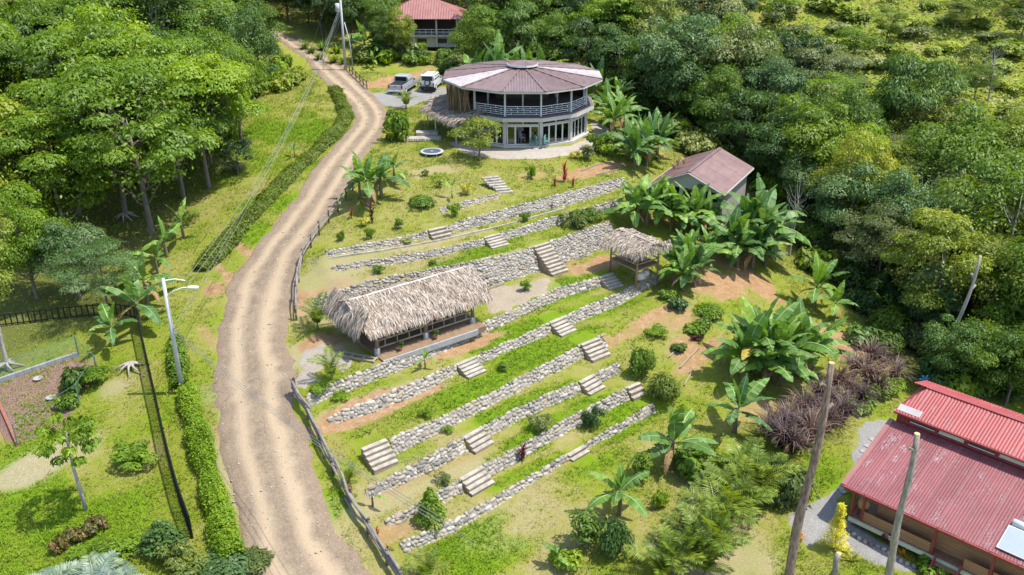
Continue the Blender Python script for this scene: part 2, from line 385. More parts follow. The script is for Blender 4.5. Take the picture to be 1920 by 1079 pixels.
for a in [(200, 870, 12, 8, 1, .7), (60, 850, 4, 2, 1, 1), (60, 1000, 5, 3, 1, 1), (220, 980, 3, 2, 1, 1), (250, 870, 2, 2, 1, .35), (180, 880, 2, 1.4, 1, .4), (420, 300, 5, 8, 1, .8), (540, 240, 4, 6, 1, .95), (620, 250, 2, 6, 1, 1), (600, 310, 1.5, 3, 1, 1), (540, 380, 2, 4, 1, .95), (480, 440, 2, 4, 1, .95), (240, 740, 3, 2, 1, .45), (620, 940, 1, 1.4, 1, 1), (575, 810, .9, 1.2, 1, .95), (1250, 290, 6, 3, 1, .5)]: blob(*a, ang=R(100))
# orange soil
for a in [(775, 660, 3.6, .7, 0, .6), (870, 650, 2.8, .8, 0, .85), (680, 775, 4.2, .9, 0, .75), (740, 750, 3.5, .6, 0, .6), (1190, 620, 4, .6, 0, .5), (760, 905, 3, .6, 0, .35), (880, 860, 2.5, .4, 0, .3), (790, 735, 1.6, .5, 0, .7), (1110, 500, 3.5, 1.0, 0, .75), (1060, 495, 2.5, .6, 0, .45), (600, 640, 1.6, 1.2, 0, .9), (1350, 530, 3.0, 2.4, 0, .75), (1420, 530, 1.8, 2.6, 0, .9), (1260, 600, 2.2, 1.0, 0, .5), (1300, 660, 2, 1.5, 0, .6), (1230, 590, 3, .5, 0, .8), (1330, 650, 2, .6, 0, .7), (1290, 690, 2, .7, 0, .6), (1560, 640, 2, 2.5, 0, .8), (1370, 480, 5, 2, 0, .5),
          (1110, 320, 4, 1.0, 0, .8), (1000, 330, 2, 1, 0, .35), (690, 160, 3.0, 1.6, 0, 1), (745, 150, 5, 1.4, 0, .9), (550, 560, 1, 1, 0, .6), (850, 310, 3, 1.5, 0, .25), (770, 305, 2.5, 2, 0, .3), (620, 560, 2.6, 1.6, 0, .35), (1430, 770, 2, 2, 0, .4), (600, 560, 1.6, 1, 0, .5), (400, 545, .8, .8, 0, .9), (460, 470, .5, 4, 0, .7), (430, 520, .5, 3, 0, .7), (400, 640, .5, 4, 0, .45), (425, 830, .4, 4, 0, .5), (735, 1000, 1.5, .7, 0, .5), (150, 690, 1.0, .6, 0, .8), (5, 780, .8, 3, 0, .9), (625, 835, .8, 1.2, 0, .3)]: blob(*a)
# tan trodden dirt
for a in [(640, 500, 5, 2, 3, .45), (830, 450, 5, .6, 3, .45), (1000, 540, 3, 1.2, 3, .3), (810, 320, 3, 1.6, 3, .5), (590, 660, 2.6, 2.0, 3, .6), (60, 880, 3.2, 1.4, 3, .8), (110, 840, 2, 1, 3, .7), (1380, 1050, 3.0, 2.5, 3, .5), (960, 990, 3, 1.5, 3, .25), (740, 890, 4, .7, 3, .35), (690, 760, 5, .8, 3, .7), (650, 560, 3, 2, 3, .5), (820, 900, 4, .5, 3, .5), (720, 940, 3, .8, 3, .5), (930, 480, 4, .4, 3, .4), (440, 900, 1.0, 6, 3, .6), (430, 780, .8, 4, 3, .4), (640, 1020, 1.5, 2, 3, .35), (210, 730, 1.4, 1, 3, .5)]: blob(*a)
# leaf litter and dark soil under the trees
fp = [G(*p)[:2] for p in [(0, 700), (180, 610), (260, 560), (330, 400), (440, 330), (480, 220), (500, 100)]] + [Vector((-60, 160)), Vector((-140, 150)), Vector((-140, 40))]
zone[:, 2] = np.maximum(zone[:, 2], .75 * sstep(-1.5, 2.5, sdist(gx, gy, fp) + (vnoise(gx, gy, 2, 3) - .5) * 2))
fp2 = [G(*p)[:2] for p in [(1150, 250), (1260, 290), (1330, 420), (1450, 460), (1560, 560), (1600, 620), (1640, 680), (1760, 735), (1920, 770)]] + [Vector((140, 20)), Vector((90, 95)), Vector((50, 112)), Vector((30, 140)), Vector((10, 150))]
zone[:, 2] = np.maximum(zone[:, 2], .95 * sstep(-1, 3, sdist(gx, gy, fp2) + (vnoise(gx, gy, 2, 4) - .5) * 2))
ml = [G(*p) for p in [(-60, 745), (130, 668), (178, 700), (120, 800), (35, 838), (-10, 800)]]
MULCH = sstep(-.15, .25, sdist(gx, gy, ml) + (vnoise(gx, gy, .6, 3) - .5) * .5)

def ground_mat():
    t = NT('ground'); v = t.co(); A = t.attr('zone'); sp = t.n('ShaderNodeSeparateColor'); t.set(sp.inputs[0], A[0])
    soil, lush, lit = sp.outputs[0], sp.outputs[1], sp.outputs[2]; tan = A[3]; mul = t.attr('mulch')[2]
    big = t.noise(.28, 5, v, .6); mid = t.noise(1.6, 6, v, .65); fine = t.noise(9, 5, v, .7); hair = t.noise(26, 3, t.map(v, (1, .45, 1), (0, 0, .9)), .7)
    f = t.math('ADD', lush, t.math('MULTIPLY', t.math('SUBTRACT', t.math('ADD', big, mid), 1.0), 1.2))
    f = t.math('ADD', f, t.math('MULTIPLY', t.math('SUBTRACT', fine, .5), .7))
    grass = t.ramp(f, [(.08, (.34, .285, .13)), (.34, (.29, .27, .075)), (.62, (.225, .26, .028)), (.95, (.16, .26, .010))])
    grass = t.mix(t.math('MULTIPLY', hair, .85), grass, t.mix(1.0, grass, (.58, .60, .46), 'MULTIPLY'))
    so = t.ramp(t.math('ADD', t.math('MULTIPLY', mid, .45), t.math('MULTIPLY', t.noise(4.5, 6, v, .8), .55)), [(.32, (.17, .085, .04)), (.48, (.30, .17, .085)), (.66, (.40, .275, .17))])
    ta = t.ramp(fine, [(.3, (.26, .195, .12)), (.7, (.40, .33, .225))])
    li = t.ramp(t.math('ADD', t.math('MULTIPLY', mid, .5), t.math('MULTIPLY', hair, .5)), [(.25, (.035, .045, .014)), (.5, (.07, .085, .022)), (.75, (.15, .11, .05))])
    mu = t.ramp(hair, [(.3, (.075, .04, .033)), (.5, (.20, .115, .095)), (.72, (.38, .28, .24))])
    def edge(m, g=1.3): return t.math('ADD', m, t.math('MULTIPLY', t.math('SUBTRACT', t.math('ADD', t.math('MULTIPLY', mid, .5), t.math('MULTIPLY', fine, .5)), .5), t.math('MULTIPLY', m, g)), True)
    c = t.mix(edge(tan), grass, ta)
    c = t.mix(t.ramp(edge(soil, 3.2), [(.16, 0), (.62, .95)]), c, so)
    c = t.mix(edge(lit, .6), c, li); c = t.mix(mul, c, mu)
    h = t.math('ADD', t.math('MULTIPLY', fine, .9), hair)
    return t.done(t.bsdf(c, .95, t.bump(h, .7, .12), 0, .1))
M_GROUND = ground_mat()
nx = len(xs); ny = len(ys)
ii = (np.arange(ny - 1)[:, None] * nx + np.arange(nx - 1)[None, :]).ravel()
gm = np_mesh('ground', np.stack([gx, gy, gz], 1), np.stack([ii, ii + 1, ii + 1 + nx, ii + nx], 1), M_GROUND, smooth=True)
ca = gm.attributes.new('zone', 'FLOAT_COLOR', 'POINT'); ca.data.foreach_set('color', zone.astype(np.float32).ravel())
ma = gm.attributes.new('mulch', 'FLOAT', 'POINT'); ma.data.foreach_set('value', MULCH.astype(np.float32))
ground = tag(put(bpy.data.objects.new('ground', gm)), kind='structure')
def zone_at(x, y):
    i = np.clip(np.searchsorted(xs, x) , 0, nx - 1); j = np.clip(np.searchsorted(ys, y), 0, ny - 1); return zone[j * nx + i]

# ------------------------------------------------------------------ road and draped sheets
def road_mat():
    t = NT('dirt_road'); v = t.co(); a = t.attr('across')[2]
    mid = t.noise(.9, 6, v, .65); fine = t.noise(7, 6, v, .7); gr = t.voro(9, v)[0]
    # wheel ruts are paler and finer, the middle and the verge stonier
    w = t.math('ABSOLUTE', t.math('SUBTRACT', t.math('ABSOLUTE', t.math('ADD', a, t.math('MULTIPLY', t.math('SUBTRACT', mid, .5), .25))), .36))
    rut = t.ramp(w, [(.05, 1), (.26, 0)])
    base = t.ramp(t.math('ADD', t.math('MULTIPLY', mid, .5), t.math('MULTIPLY', fine, .5)), [(.28, (.095, .072, .05)), (.5, (.20, .15, .10)), (.72, (.31, .235, .155))])
    c = t.mix(t.math('MULTIPLY', rut, .72), base, (.385, .29, .185))
    eg = t.ramp(t.math('ADD', t.math('ABSOLUTE', a), t.math('MULTIPLY', t.math('SUBTRACT', mid, .5), .6)), [(.55, 0), (.95, 1)])
    c = t.mix(t.math('MULTIPLY', eg, .7), c, t.mix(fine, (.12, .09, .07), (.27, .185, .12)))
    st = t.ramp(t.noise(16, 2, v, .8), [(.60, 0), (.68, 1)])
    c = t.mix(t.math('MULTIPLY', st, .5), c, (.46, .42, .37))
    c = t.mix(t.math('MULTIPLY', t.ramp(gr, [(.0, 1), (.25, 0)]), .25), c, (.2, .15, .11))
    return t.done(t.bsdf(c, .95, t.bump(t.math('ADD', fine, t.math('MULTIPLY', t.noise(30, 3, v, .8), .6)), .6, .08), 0, .1))
M_ROAD = road_mat()
tang = np.gradient(ROADC[:, :2], axis=0); tang /= np.linalg.norm(tang, axis=1)[:, None]
nrm = np.stack([-tang[:, 1], tang[:, 0]], 1)
KX = np.linspace(-1, 1, 17); V = []; AC = []
for i, (c, n_, w) in enumerate(zip(ROADC, nrm, ROADW)):
    for k in KX:
        q_ = 10 if k > 0 else 30; wk = w * (1 + .3 * float(vnoise(i * .5, q_, 2.6, 2) - .5) + .34 * float(vnoise(i * .5, q_ + 7, .8, 4) - .5))
        p = c[:2] + n_ * k * (wk + .25)
        rut = .05 * math.exp(-((abs(k) - .36) / .12) ** 2)
        V.append((p[0], p[1], .03 - rut + (.03 if abs(k) < .2 else 0) - (.16 if abs(k) > .99 else 0))); AC.append(k)
V = np.array(V); V[:, 2] += Z(V[:, 0], V[:, 1])
n_ = len(KX); ii = (np.arange(len(ROADC) - 1)[:, None] * n_ + np.arange(n_ - 1)[None, :]).ravel()
rm = np_mesh('dirt_road', V, np.stack([ii, ii + n_, ii + n_ + 1, ii + 1], 1), M_ROAD, smooth=True)
aa = rm.attributes.new('across', 'FLOAT', 'POINT'); aa.data.foreach_set('value', np.array(AC, np.float32))
tag(put(bpy.data.objects.new('dirt_road', rm)), kind='structure')

def gravel_mat(name, a, b, c):
    t = NT(name); v = t.co(); g = t.voro(14, v); f = t.noise(5, 5, v, .7); m = t.noise(.8, 4, v)
    col = t.ramp(t.math('ADD', t.math('MULTIPLY', f, .6), t.math('MULTIPLY', m, .4)), [(.3, a), (.5, b), (.7, c)])
    col = t.mix(t.math('MULTIPLY', t.ramp(g[0], [(.1, 0), (.55, 1)]), .45), col, a)
    return t.done(t.bsdf(col, .9, t.bump(t.math('ADD', g[0], f), .7, .06), 0, .15))
M_GRAVEL = gravel_mat('gravel', (.165, .155, .14), (.245, .235, .215), (.33, .32, .30))
M_GRAVELW = gravel_mat('pale_gravel', (.215, .18, .135), (.295, .26, .21), (.38, .35, .30))
M_CONCG = gravel_mat('worn_concrete', (.22, .175, .115), (.305, .25, .18), (.375, .325, .25))
SHEETS = []
def drape(name, poly, mat, up=.035, step=.25, rag=.5):
    poly = [tuple(p[:2]) for p in poly]; SHEETS.append(poly); q = np.array(poly)
    X, Y = np.meshgrid(np.arange(q[:, 0].min() - 1, q[:, 0].max() + 1, step), np.arange(q[:, 1].min() - 1, q[:, 1].max() + 1, step))
    d = sdist(X, Y, poly) + (vnoise(X, Y, .7, 8) - .5) * rag + (vnoise(X, Y, 1.9, 6) - .5) * rag
    zz = Z(X.ravel(), Y.ravel()).reshape(X.shape) + up - .14 * (1 - sstep(-.1, .5, d))
    keep = d > -.6; r, c = X.shape; ids = np.arange(r * c).reshape(r, c)
    F = np.stack([ids[:-1, :-1], ids[:-1, 1:], ids[1:, 1:], ids[1:, :-1]], 2).reshape(-1, 4)
    F = F[keep.ravel()[F].all(1)]
    used, inv = np.unique(F, return_inverse=True)
    me = np_mesh(name, np.stack([X.ravel(), Y.ravel(), zz.ravel()], 1)[used], inv.reshape(-1, 4), mat, smooth=True)
    return tag(put(bpy.data.objects.new(name, me)), kind='structure')
drape('gravel_yard', gpath([(690, 175), (745, 168), (835, 162), (850, 175), (800, 190), (760, 205), (720, 200)]), M_GRAVEL)
drape('gravel_yard', gpath([(560, 665), (600, 640), (640, 655), (672, 682), (640, 695), (612, 690), (575, 740), (555, 722)]), M_GRAVELW, rag=1.3)
drape('gravel_path', gpath([(1600, 800), (1660, 778), (1690, 790), (1640, 860), (1600, 905), (1580, 960), (1680, 1030), (1740, 1079), (1700, 1085), (1640, 1060), (1570, 1025), (1510, 1040), (1470, 985), (1478, 960), (1530, 935), (1590, 880)]), M_GRAVEL)
drape('concrete_yard', gpath([(905, 545), (960, 528), (1030, 515), (1058, 545), (1000, 565), (955, 595), (905, 590)]), M_CONCG, rag=.8)
# ------------------------------------------------------------------ stone retaining walls
def stone_mat(name, use_attr):
    t = NT(name); v = t.co(); r = t.attr('rnd')[2] if use_attr else t.orand()
    c = t.ramp(r, [(0, (.13, .12, .11)), (.18, (.25, .235, .205)), (.45, (.36, .325, .27)), (.66, (.31, .245, .17)), (.84, (.45, .42, .365)), (1, (.22, .16, .11))])
    n = t.noise(7, 5, v, .7); c = t.mix(t.math('MULTIPLY', t.ramp(n, [(.35, 1), (.65, 0)]), .45), c, (.15, .13, .105))
    return t.done(t.bsdf(c, .85, t.bump(t.noise(14, 4, v), .35, .03), 0, .25))
M_STONE, M_STONEJ = stone_mat('fieldstone', False), stone_mat('fieldstone_small', True)
M_MORTAR = simple('mortar', (.27, .245, .205), .95, .4, 2.5, .3)
def ico_stone(seed):
    r = random.Random(seed)
    t = (1 + 5 ** .5) / 2
    vs = [Vector(p).normalized() for p in [(-1, t, 0), (1, t, 0), (-1, -t, 0), (1, -t, 0), (0, -1, t), (0, 1, t), (0, -1, -t), (0, 1, -t), (t, 0, -1), (t, 0, 1), (-t, 0, -1), (-t, 0, 1)]]
    fs = [(0, 11, 5), (0, 5, 1), (0, 1, 7), (0, 7, 10), (0, 10, 11), (1, 5, 9), (5, 11, 4), (11, 10, 2), (10, 7, 6), (7, 1, 8), (3, 9, 4), (3, 4, 2), (3, 2, 6), (3, 6, 8), (3, 8, 9), (4, 9, 5), (2, 4, 11), (6, 2, 10), (8, 6, 7), (9, 8, 1)]
    rot = Euler((r.random() * 6, r.random() * 6, r.random() * 6)).to_matrix()
    out = []
    for p in vs:
        p = rot @ p; m = max(abs(p.x), abs(p.y), abs(p.z))
        p = p.lerp(p / m * .92, .45) * r.uniform(.88, 1.1); out.append(p * .5)
    return np.array([tuple(p) for p in out]), np.array(fs)
STN = [ico_stone(s) for s in range(10)]
def _sm(i):
    me = np_mesh('stone', STN[i][0], STN[i][1], M_STONE, smooth=True); return me
STM = [_sm(i) for i in range(10)]
STAIRS = []   # (wall index, t centre, half width) filled in below, leaves a gap in the wall
def stair_spec(i, u, v, nstep, half=.75, back=.15):
    p = G(u, v); t = p.x * TX[0] + p.y * TX[1]; STAIRS.append((i, t, half, nstep, back))
for q in [(1, 822, 440, 3, .8), (2, 924, 450, 5, .8), (3, 1022, 482, 9, .8), (4, 1138, 525, 5, .7), (5, 882, 697, 5, .75), (5, 1049, 615, 5, .75), (6, 708, 858, 5, .8), (6, 1112, 660, 5, .85), (7, 893, 828, 4, .75), (7, 1104, 722, 4, .75), (8, 890, 905, 4, .85), (8, 1190, 735, 3, .6), (9, 1080, 848, 2, .75)]:
    stair_spec(*q)
WLAB = {0: 'short low dry-stone row beside the pale slab steps below the lawn', 1: 'long stone terrace wall highest on the slope under the house lawn', 2: 'second stone terrace wall down from the round house, with five concrete steps',
        3: 'tall sloping stone revetment behind the long thatched shelter', 4: 'stone terrace wall just below the long thatched shelter', 5: 'stone terrace wall second below the long thatched shelter, with two stairs',
        6: 'stone terrace wall in the middle of the lower slope, stairs at both ends', 7: 'stone terrace wall third up from the lowest, beside red flowers at the fence', 8: 'stone terrace wall second from the bottom, behind the rounded green bush', 9: 'lowest stone terrace wall along the dry lawn'}
def frame(i, t):
    nb, h, zb = wall_at(i, t); e = .25
    n0 = wall_at(i, t - e)[0]; n1 = wall_at(i, t + e)[0]; sl = (n1 - n0) / (2 * e)
    x, y = tn(t, nb); ta = Vector((TX[0] + NX[0] * sl, TX[1] + NX[1] * sl, 0)).normalized()
    inw = Vector((-ta.y, ta.x, 0)); upv = (inw * BAT + Vector((0, 0, 1))).normalized(); out = ta.cross(upv).normalized()
    return Vector((x, y, zb)), ta, upv, out, float(h)
for wi in range(len(WALLS)):
    zb, k = WALLS[wi]; t0, t1 = k[0, 0], k[-1, 0]
    gaps = [(t - hw, t + hw) for (i, t, hw, _, _) in STAIRS if i == wi]
    base = frame(wi, (t0 + t1) / 2)[0]
    root = thing('stone_wall', WLAB[wi], 'retaining wall', base, 0, 'stone terrace walls on the slope')
    near = wi >= 4
    # mortar bed behind the stones
    mb = MB(); ts = np.arange(t0, t1 + .01, .4); runs = []
    cur = []
    for t in ts:
        if any(a < t < b for a, b in gaps):
            if len(cur) > 1: runs.append(cur)
            cur = []
        else: cur.append(t)
    if len(cur) > 1: runs.append(cur)
    for run in runs:
        rings = []
        for t in run:
            o, ta, up, out, h = frame(wi, t); o = o - base; L = h * math.hypot(1, BAT); inn = -out
            rings.append([o + out * .03 - up * .2, o + out * .03 + up * (L - .02), o + inn * .3 + up * (L - .02 + BAT * .1), o + inn * .3 - up * .2])
        mb.loft(rings)
    mb.build('mortar_bed', M_MORTAR, root)
    cand = []
    sz = {0: .23, 1: .23, 2: .23, 3: .25}.get(wi, .275)
    t = t0
    if True:
        rows = {}
        maxL = max(k[:, 2]) * math.hypot(1, BAT); nr = max(2, int(round((maxL + .12) / (sz * .74))))
        for r in range(nr):
            t = t0 + random.uniform(-.1, .2)
            while t < t1:
                w = sz * random.choice([.55, .7, .85, 1, 1, 1.2, 1.5, 1.85])
                o, ta, up, out, h = frame(wi, t + w / 2); L = h * math.hypot(1, BAT); nrr = max(2, int(round((L + .12) / (sz * .74))))
                hh = (L + .12) / nrr
                if r < nrr and not any(a - .02 < t + w / 2 < b + .02 for a, b in gaps):
                    c = o + ta * random.uniform(-.04, .04) + up * (-.06 + hh * (r + .5) + random.uniform(-.07, .07)) + out * random.uniform(-.04, .03)
                    q = Matrix((ta, up, out)).transposed().to_quaternion() @ Quaternion((0, 0, 1), random.uniform(-.35, .35)) @ Quaternion((1, 0, 0), random.uniform(-.25, .25))
                    s = (w * random.uniform(1.05, 1.25), hh * random.uniform(1.05, 1.5), sz * random.uniform(.75, 1.1))
                    cand.append((c, q, s))
                    if r == nrr - 1 and random.random() < .75:      # coping stones on the top edge
                        c2 = o + up * (L + .0) - out * random.uniform(.12, .22) + Vector((0, 0, random.uniform(-.03, .05)))
                        cand.append((c2, Matrix((ta, Vector((0, 0, 1)).cross(ta), Vector((0, 0, 1)))).transposed().to_quaternion(), (w * 1.05, sz * .8, sz * .55)))
                t += w * random.uniform(.9, 1.02)
    cand.sort(key=lambda c: -(c[2][0] * c[2][1]))
    nsep = 300 if near else 0
    for c, q, s in cand[:nsep]:
        o = bpy.data.objects.new('stone', random.choice(STM)); COL.objects.link(o); o.parent = root
        o.location = c - base; o.rotation_mode = 'QUATERNION'; o.rotation_quaternion = q; o.scale = s
    rest = cand[nsep:]
    if rest:
        VV, FF, RR = [], [], []; b = 0
        for c, q, s in rest:
            v, f = random.choice(STN); M = np.array(q.to_matrix()); vv = (v * np.array(s)) @ M.T + np.array(c - base)
            VV.append(vv); FF.append(f + b); b += len(v); RR += [random.random()] * len(f)
        so = inst('small_stones', np_mesh('small_stones', np.concatenate(VV), np.concatenate(FF), M_STONEJ, RR, True), root); so['kind'] = 'stuff'

# ------------------------------------------------------------------ concrete stairs
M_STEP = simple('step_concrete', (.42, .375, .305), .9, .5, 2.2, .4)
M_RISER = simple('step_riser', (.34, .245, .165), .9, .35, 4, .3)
SLAB = {(1, 0): 'three pale concrete steps in the highest terrace wall', (2, 0): 'five pale concrete steps in the second terrace wall from the house', (3, 0): 'long flight of concrete steps up the tall stone revetment', (4, 0): 'concrete steps beside the small thatched hut',
        (5, 0): 'concrete steps below the young banana plant at the long thatched shelter', (5, 1): 'concrete steps right of the shelter in the second wall below it', (6, 0): 'leftmost concrete steps, at the road end of the middle wall', (6, 1): 'concrete steps at the right end of the middle wall, by a stone stub',
        (7, 0): 'concrete steps in the middle of the lower terraces', (7, 1): 'concrete steps left of the round green bush pair', (8, 0): 'weathered grey concrete steps near the rounded bush', (8, 1): 'narrow concrete steps beside the round green bush', (9, 0): 'two shallow brown steps in the lowest wall'}
seen = {}
for (wi, t, hw, ns, back) in STAIRS:
    j = seen.get(wi, 0); seen[wi] = j + 1
    o, ta, up, out, h = frame(wi, t); inw = Vector((-ta.y, ta.x, 0)); rz = math.atan2(ta.y, ta.x)
    H = h + .06; rise = H / ns; run = max(.28, BAT * h / ns + .04); 
    bot = o - inw * max(.1, (run * ns - BAT * h) * .94)
    st = thing('concrete_stairs', SLAB[(wi, j)], 'stairs', bot, rz, 'concrete stairs between terraces')
    for s in range(ns):
        z = rise * (s + 1)
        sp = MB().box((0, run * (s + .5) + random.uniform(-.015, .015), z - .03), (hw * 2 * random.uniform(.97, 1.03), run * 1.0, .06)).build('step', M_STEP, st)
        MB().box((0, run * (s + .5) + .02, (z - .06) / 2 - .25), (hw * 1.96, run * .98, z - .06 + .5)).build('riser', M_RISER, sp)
# stepping slabs that climb to the lawn at the short top wall
pst = G(948, 362)
st = thing('slab_steps', 'pale irregular stone slabs climbing to the house lawn', 'stairs', pst, R(20))
for s in range(7):
    m = MB()
    for q in range(3 if s > 2 else 1):
        wd = 1.3 if s < 3 else .5
        m.box(((q - (1 if s > 2 else 0)) * .5 + random.uniform(-.05, .05) - s * .12, s * .34, .05 + s * .13), (wd, .33, .16), rz=random.uniform(-.15, .15))
    m.build('step', M_STEP, st)
# ------------------------------------------------------------------ vegetation library
def unit(a): return a / np.maximum(np.linalg.norm(a, axis=-1, keepdims=True), 1e-9)
def leaf_quads(p, nr, size, aspect=.5, droop=.25, r=rng, dirv=None):
    n = len(p); nr = unit(nr + r.normal(0, .35, (n, 3)))
    d = r.normal(0, 1, (n, 3)) if dirv is None else dirv + r.normal(0, .45, (n, 3))
    d = unit(d - nr * (d * nr).sum(1, keepdims=True)); d[:, 2] -= droop; d = unit(d); s = unit(np.cross(nr, d)); m = np.cross(d, s)
    L = (size * r.uniform(.65, 1.3, n))[:, None]; w = L * aspect * .5
    a = p - d * L * .5; b = p + s * w + m * L * .07; c = p + d * L * .5 - m * L * .08; e = p - s * w + m * L * .07
    V = np.stack([a, b, c, e], 1).reshape(-1, 3); F = np.arange(4 * n).reshape(n, 4)
    return V, F
def cat_leaves(parts):
    V, F, Q = [], [], []; b = 0
    for v, f, q in parts: V.append(v); F.append(f + b); b += len(v); Q.append(q)
    return np.concatenate(V), np.concatenate(F), np.concatenate(Q)
def clump(c, rad, n, leaf, aspect, droop, r, lowcut=-.35, base=None):
    d = unit(r.normal(0, 1, (int(n * 1.7), 3))); d = d[d[:, 2] > lowcut][:n]; n = len(d)
    rr = r.uniform(.35, 1.0, n) ** .45
    bump_ = 1 + .22 * np.sin(d[:, 0] * 5 + c[0]) * np.sin(d[:, 1] * 5 + c[1] * 2)
    p = np.array(c) + d * np.array(rad) * (rr * bump_)[:, None]
    nr = unit(d * np.array([.7, .7, .8]) + np.array([0, 0, .75]))
    V, F = leaf_quads(p, nr, leaf, aspect, droop, r, unit(d * np.array([1, 1, .2]) + 1e-3))
    q = np.clip((r.random() if base is None else base) * .55 + r.random(n) * .5, 0, 1)
    return V, F, q
M_BARK = simple('bark', (.20, .165, .13), .95, .5, 2.2, .6, stretch=(3, 3, .6))
M_BARKP = simple('pale_bark', (.40, .36, .31), .95, .45, 2.2, .5, stretch=(3, 3, .6))
def make_tree(seed, H, th, spread, ncl, cr, flat, leaf, nleaf, aspect=.5, droop=.2, limbs=True, lean=.6):
    r = np.random.default_rng(seed); rd_ = random.Random(seed)
    tops = []; tw = Vector((rd_.uniform(-lean, lean), rd_.uniform(-lean, lean), H * .72))
    pts = [Vector((0, 0, -.4)), Vector((tw.x * .15 + rd_.uniform(-.1, .1), tw.y * .1, H * .18)), Vector((tw.x * .5 + rd_.uniform(-.2, .2), tw.y * .45, H * .42)), tw]
    mb = MB(); r0 = H * .0115 + .04
    mb.tube([pts[0], pts[0] + Vector((0, 0, .7))] + pts[1:], [r0 * 1.9, r0 * 1.15, r0 * .95, r0 * .7, r0 * .2], 7)
    parts = []; cz = (th + H) / 2; hz = (H - th) / 2
    k = 0; tries = 0; cs = []
    while k < ncl and tries < 4000:
        tries += 1
        d = Vector((r.normal(), r.normal(), r.normal() * .9 + .25)).normalized(); q = rd_.uniform(.45, 1) ** .6
        c = Vector((d.x * spread * q, d.y * spread * q, cz + d.z * hz * q))
        if any((Vector((c.x - e.x, c.y - e.y, (c.z - e.z) / max(flat, .35)))).length < cr * .72 for e in cs): continue
        cs.append(c); k += 1
        rr = cr * rd_.uniform(.5, 1.35); n = int(nleaf / ncl * (rr / cr) ** 1.6 * rd_.uniform(.6, 1.15))
        parts.append(clump(c, (rr, rr, rr * flat), n, leaf, aspect, droop, r))
        if limbs:
            f = min(.95, max(.25, (c.z - rd_.uniform(.12, .3) * H) / (H * .72)))
            a = pts[1].lerp(tw, max(0, (f - .25) / .75)) if f > .25 else pts[1]
            mid = a.lerp(c, .55) + Vector((0, 0, -.06 * H * rd_.random())); R0 = r0 * .42 * (1.1 - f * .5)
            mb.tube([a, mid, c], [R0, R0 * .65, R0 * .22], 5, False)
    ns_ = nleaf // 16; d = unit(r.normal(0, 1, (ns_, 3))); p_ = d * np.array([spread, spread, hz]) * (r.uniform(.5, 1.12, ns_))[:, None] + np.array([0, 0, cz])
    v_, f_ = leaf_quads(p_, unit(d + np.array([0, 0, .8])), leaf * 1.1, aspect, droop, r); parts.append((v_, f_, r.random(ns_)))
    V, F, Q = cat_leaves(parts)
    return mb.mesh('trunk', M_BARK, True), np_mesh('crown', V, F, M_LEAF['mid'], Q)
M_LEAF = {
 'mid': leafmat('leaf_mid', (.040, .092, .010), (.115, .200, .017), (.20, .28, .035), .40),
 'bright': leafmat('leaf_bright', (.058, .130, .008), (.165, .270, .014), (.28, .35, .032), .42),
 'yellow': leafmat('leaf_yellow', (.085, .128, .012), (.185, .245, .024), (.30, .31, .04), .36),
 'dark': leafmat('leaf_dark', (.026, .062, .012), (.070, .142, .022), (.16, .23, .07), .32),
 'blue': leafmat('leaf_blue', (.034, .080, .022), (.095, .175, .048), (.25, .32, .16), .32),
 'olive': leafmat('leaf_olive', (.048, .082, .012), (.118, .165, .026), (.22, .25, .06), .3),
 'lime': leafmat('leaf_lime', (.12, .175, .018), (.25, .325, .04), (.36, .41, .09), .36),
 'pale': leafmat('leaf_pale', (.10, .135, .035), (.215, .255, .075), (.34, .35, .16), .32),
}
TP = {}
def protos():
    TP['layer'] = [make_tree(s, 15, 4.2, 5.0, 30, 1.75, .40, .34, 19000, .5, .25) for s in (1, 2, 3)]
    TP['round'] = [make_tree(s, 12, 2.6, 3.8, 30, 1.45, .66, .28, 19000, .48, .3) for s in (4, 5, 6)]
    TP['tall'] = [make_tree(s, 17, 7.5, 3.6, 22, 1.5, .55, .32, 15000, .5, .25) for s in (7, 8)]
    TP['feather'] = [make_tree(s, 12, 4.6, 5.2, 26, 1.8, .26, .24, 20000, .4, .12) for s in (9, 10)]
    TP['shaggy'] = [make_tree(s, 13, 2.5, 4.0, 26, 1.55, .6, .46, 12000, .28, .55) for s in (12, 13, 17)]
    TP['small'] = [make_tree(s, 5, 1.3, 2.0, 14, .85, .55, .22, 5000, .45, .25, lean=.2) for s in (14, 15, 16)]
protos()
HT = {'layer': 15, 'round': 12, 'tall': 17, 'feather': 12, 'shaggy': 13, 'small': 5}
KINDW = {'layer': 'layered', 'round': 'dense rounded', 'tall': 'tall narrow', 'feather': 'flat feathery', 'shaggy': 'shaggy drooping', 'small': 'small'}
COLW = {'mid': 'green', 'bright': 'bright green', 'yellow': 'yellow-green', 'dark': 'dark green', 'blue': 'bluish green', 'olive': 'olive green', 'pale': 'pale green', 'lime': 'lime green'}
def tree(pos, H, kind, leaf, label, group=None, wide=1.0, bark=None, name='forest_tree', idx=None):
    tr, cr = TP[kind][random.randrange(len(TP[kind])) if idx is None else idx]
    k = H / HT[kind]
    root = thing(name, label, 'tree', Vector(pos) - Vector((0, 0, .1)), random.uniform(0, 6.28), group, (k * wide, k * wide, k * random.uniform(.95, 1.08)))
    inst('trunk', tr, root, mat=bark); inst('crown', cr, root, mat=M_LEAF[leaf])
    return root

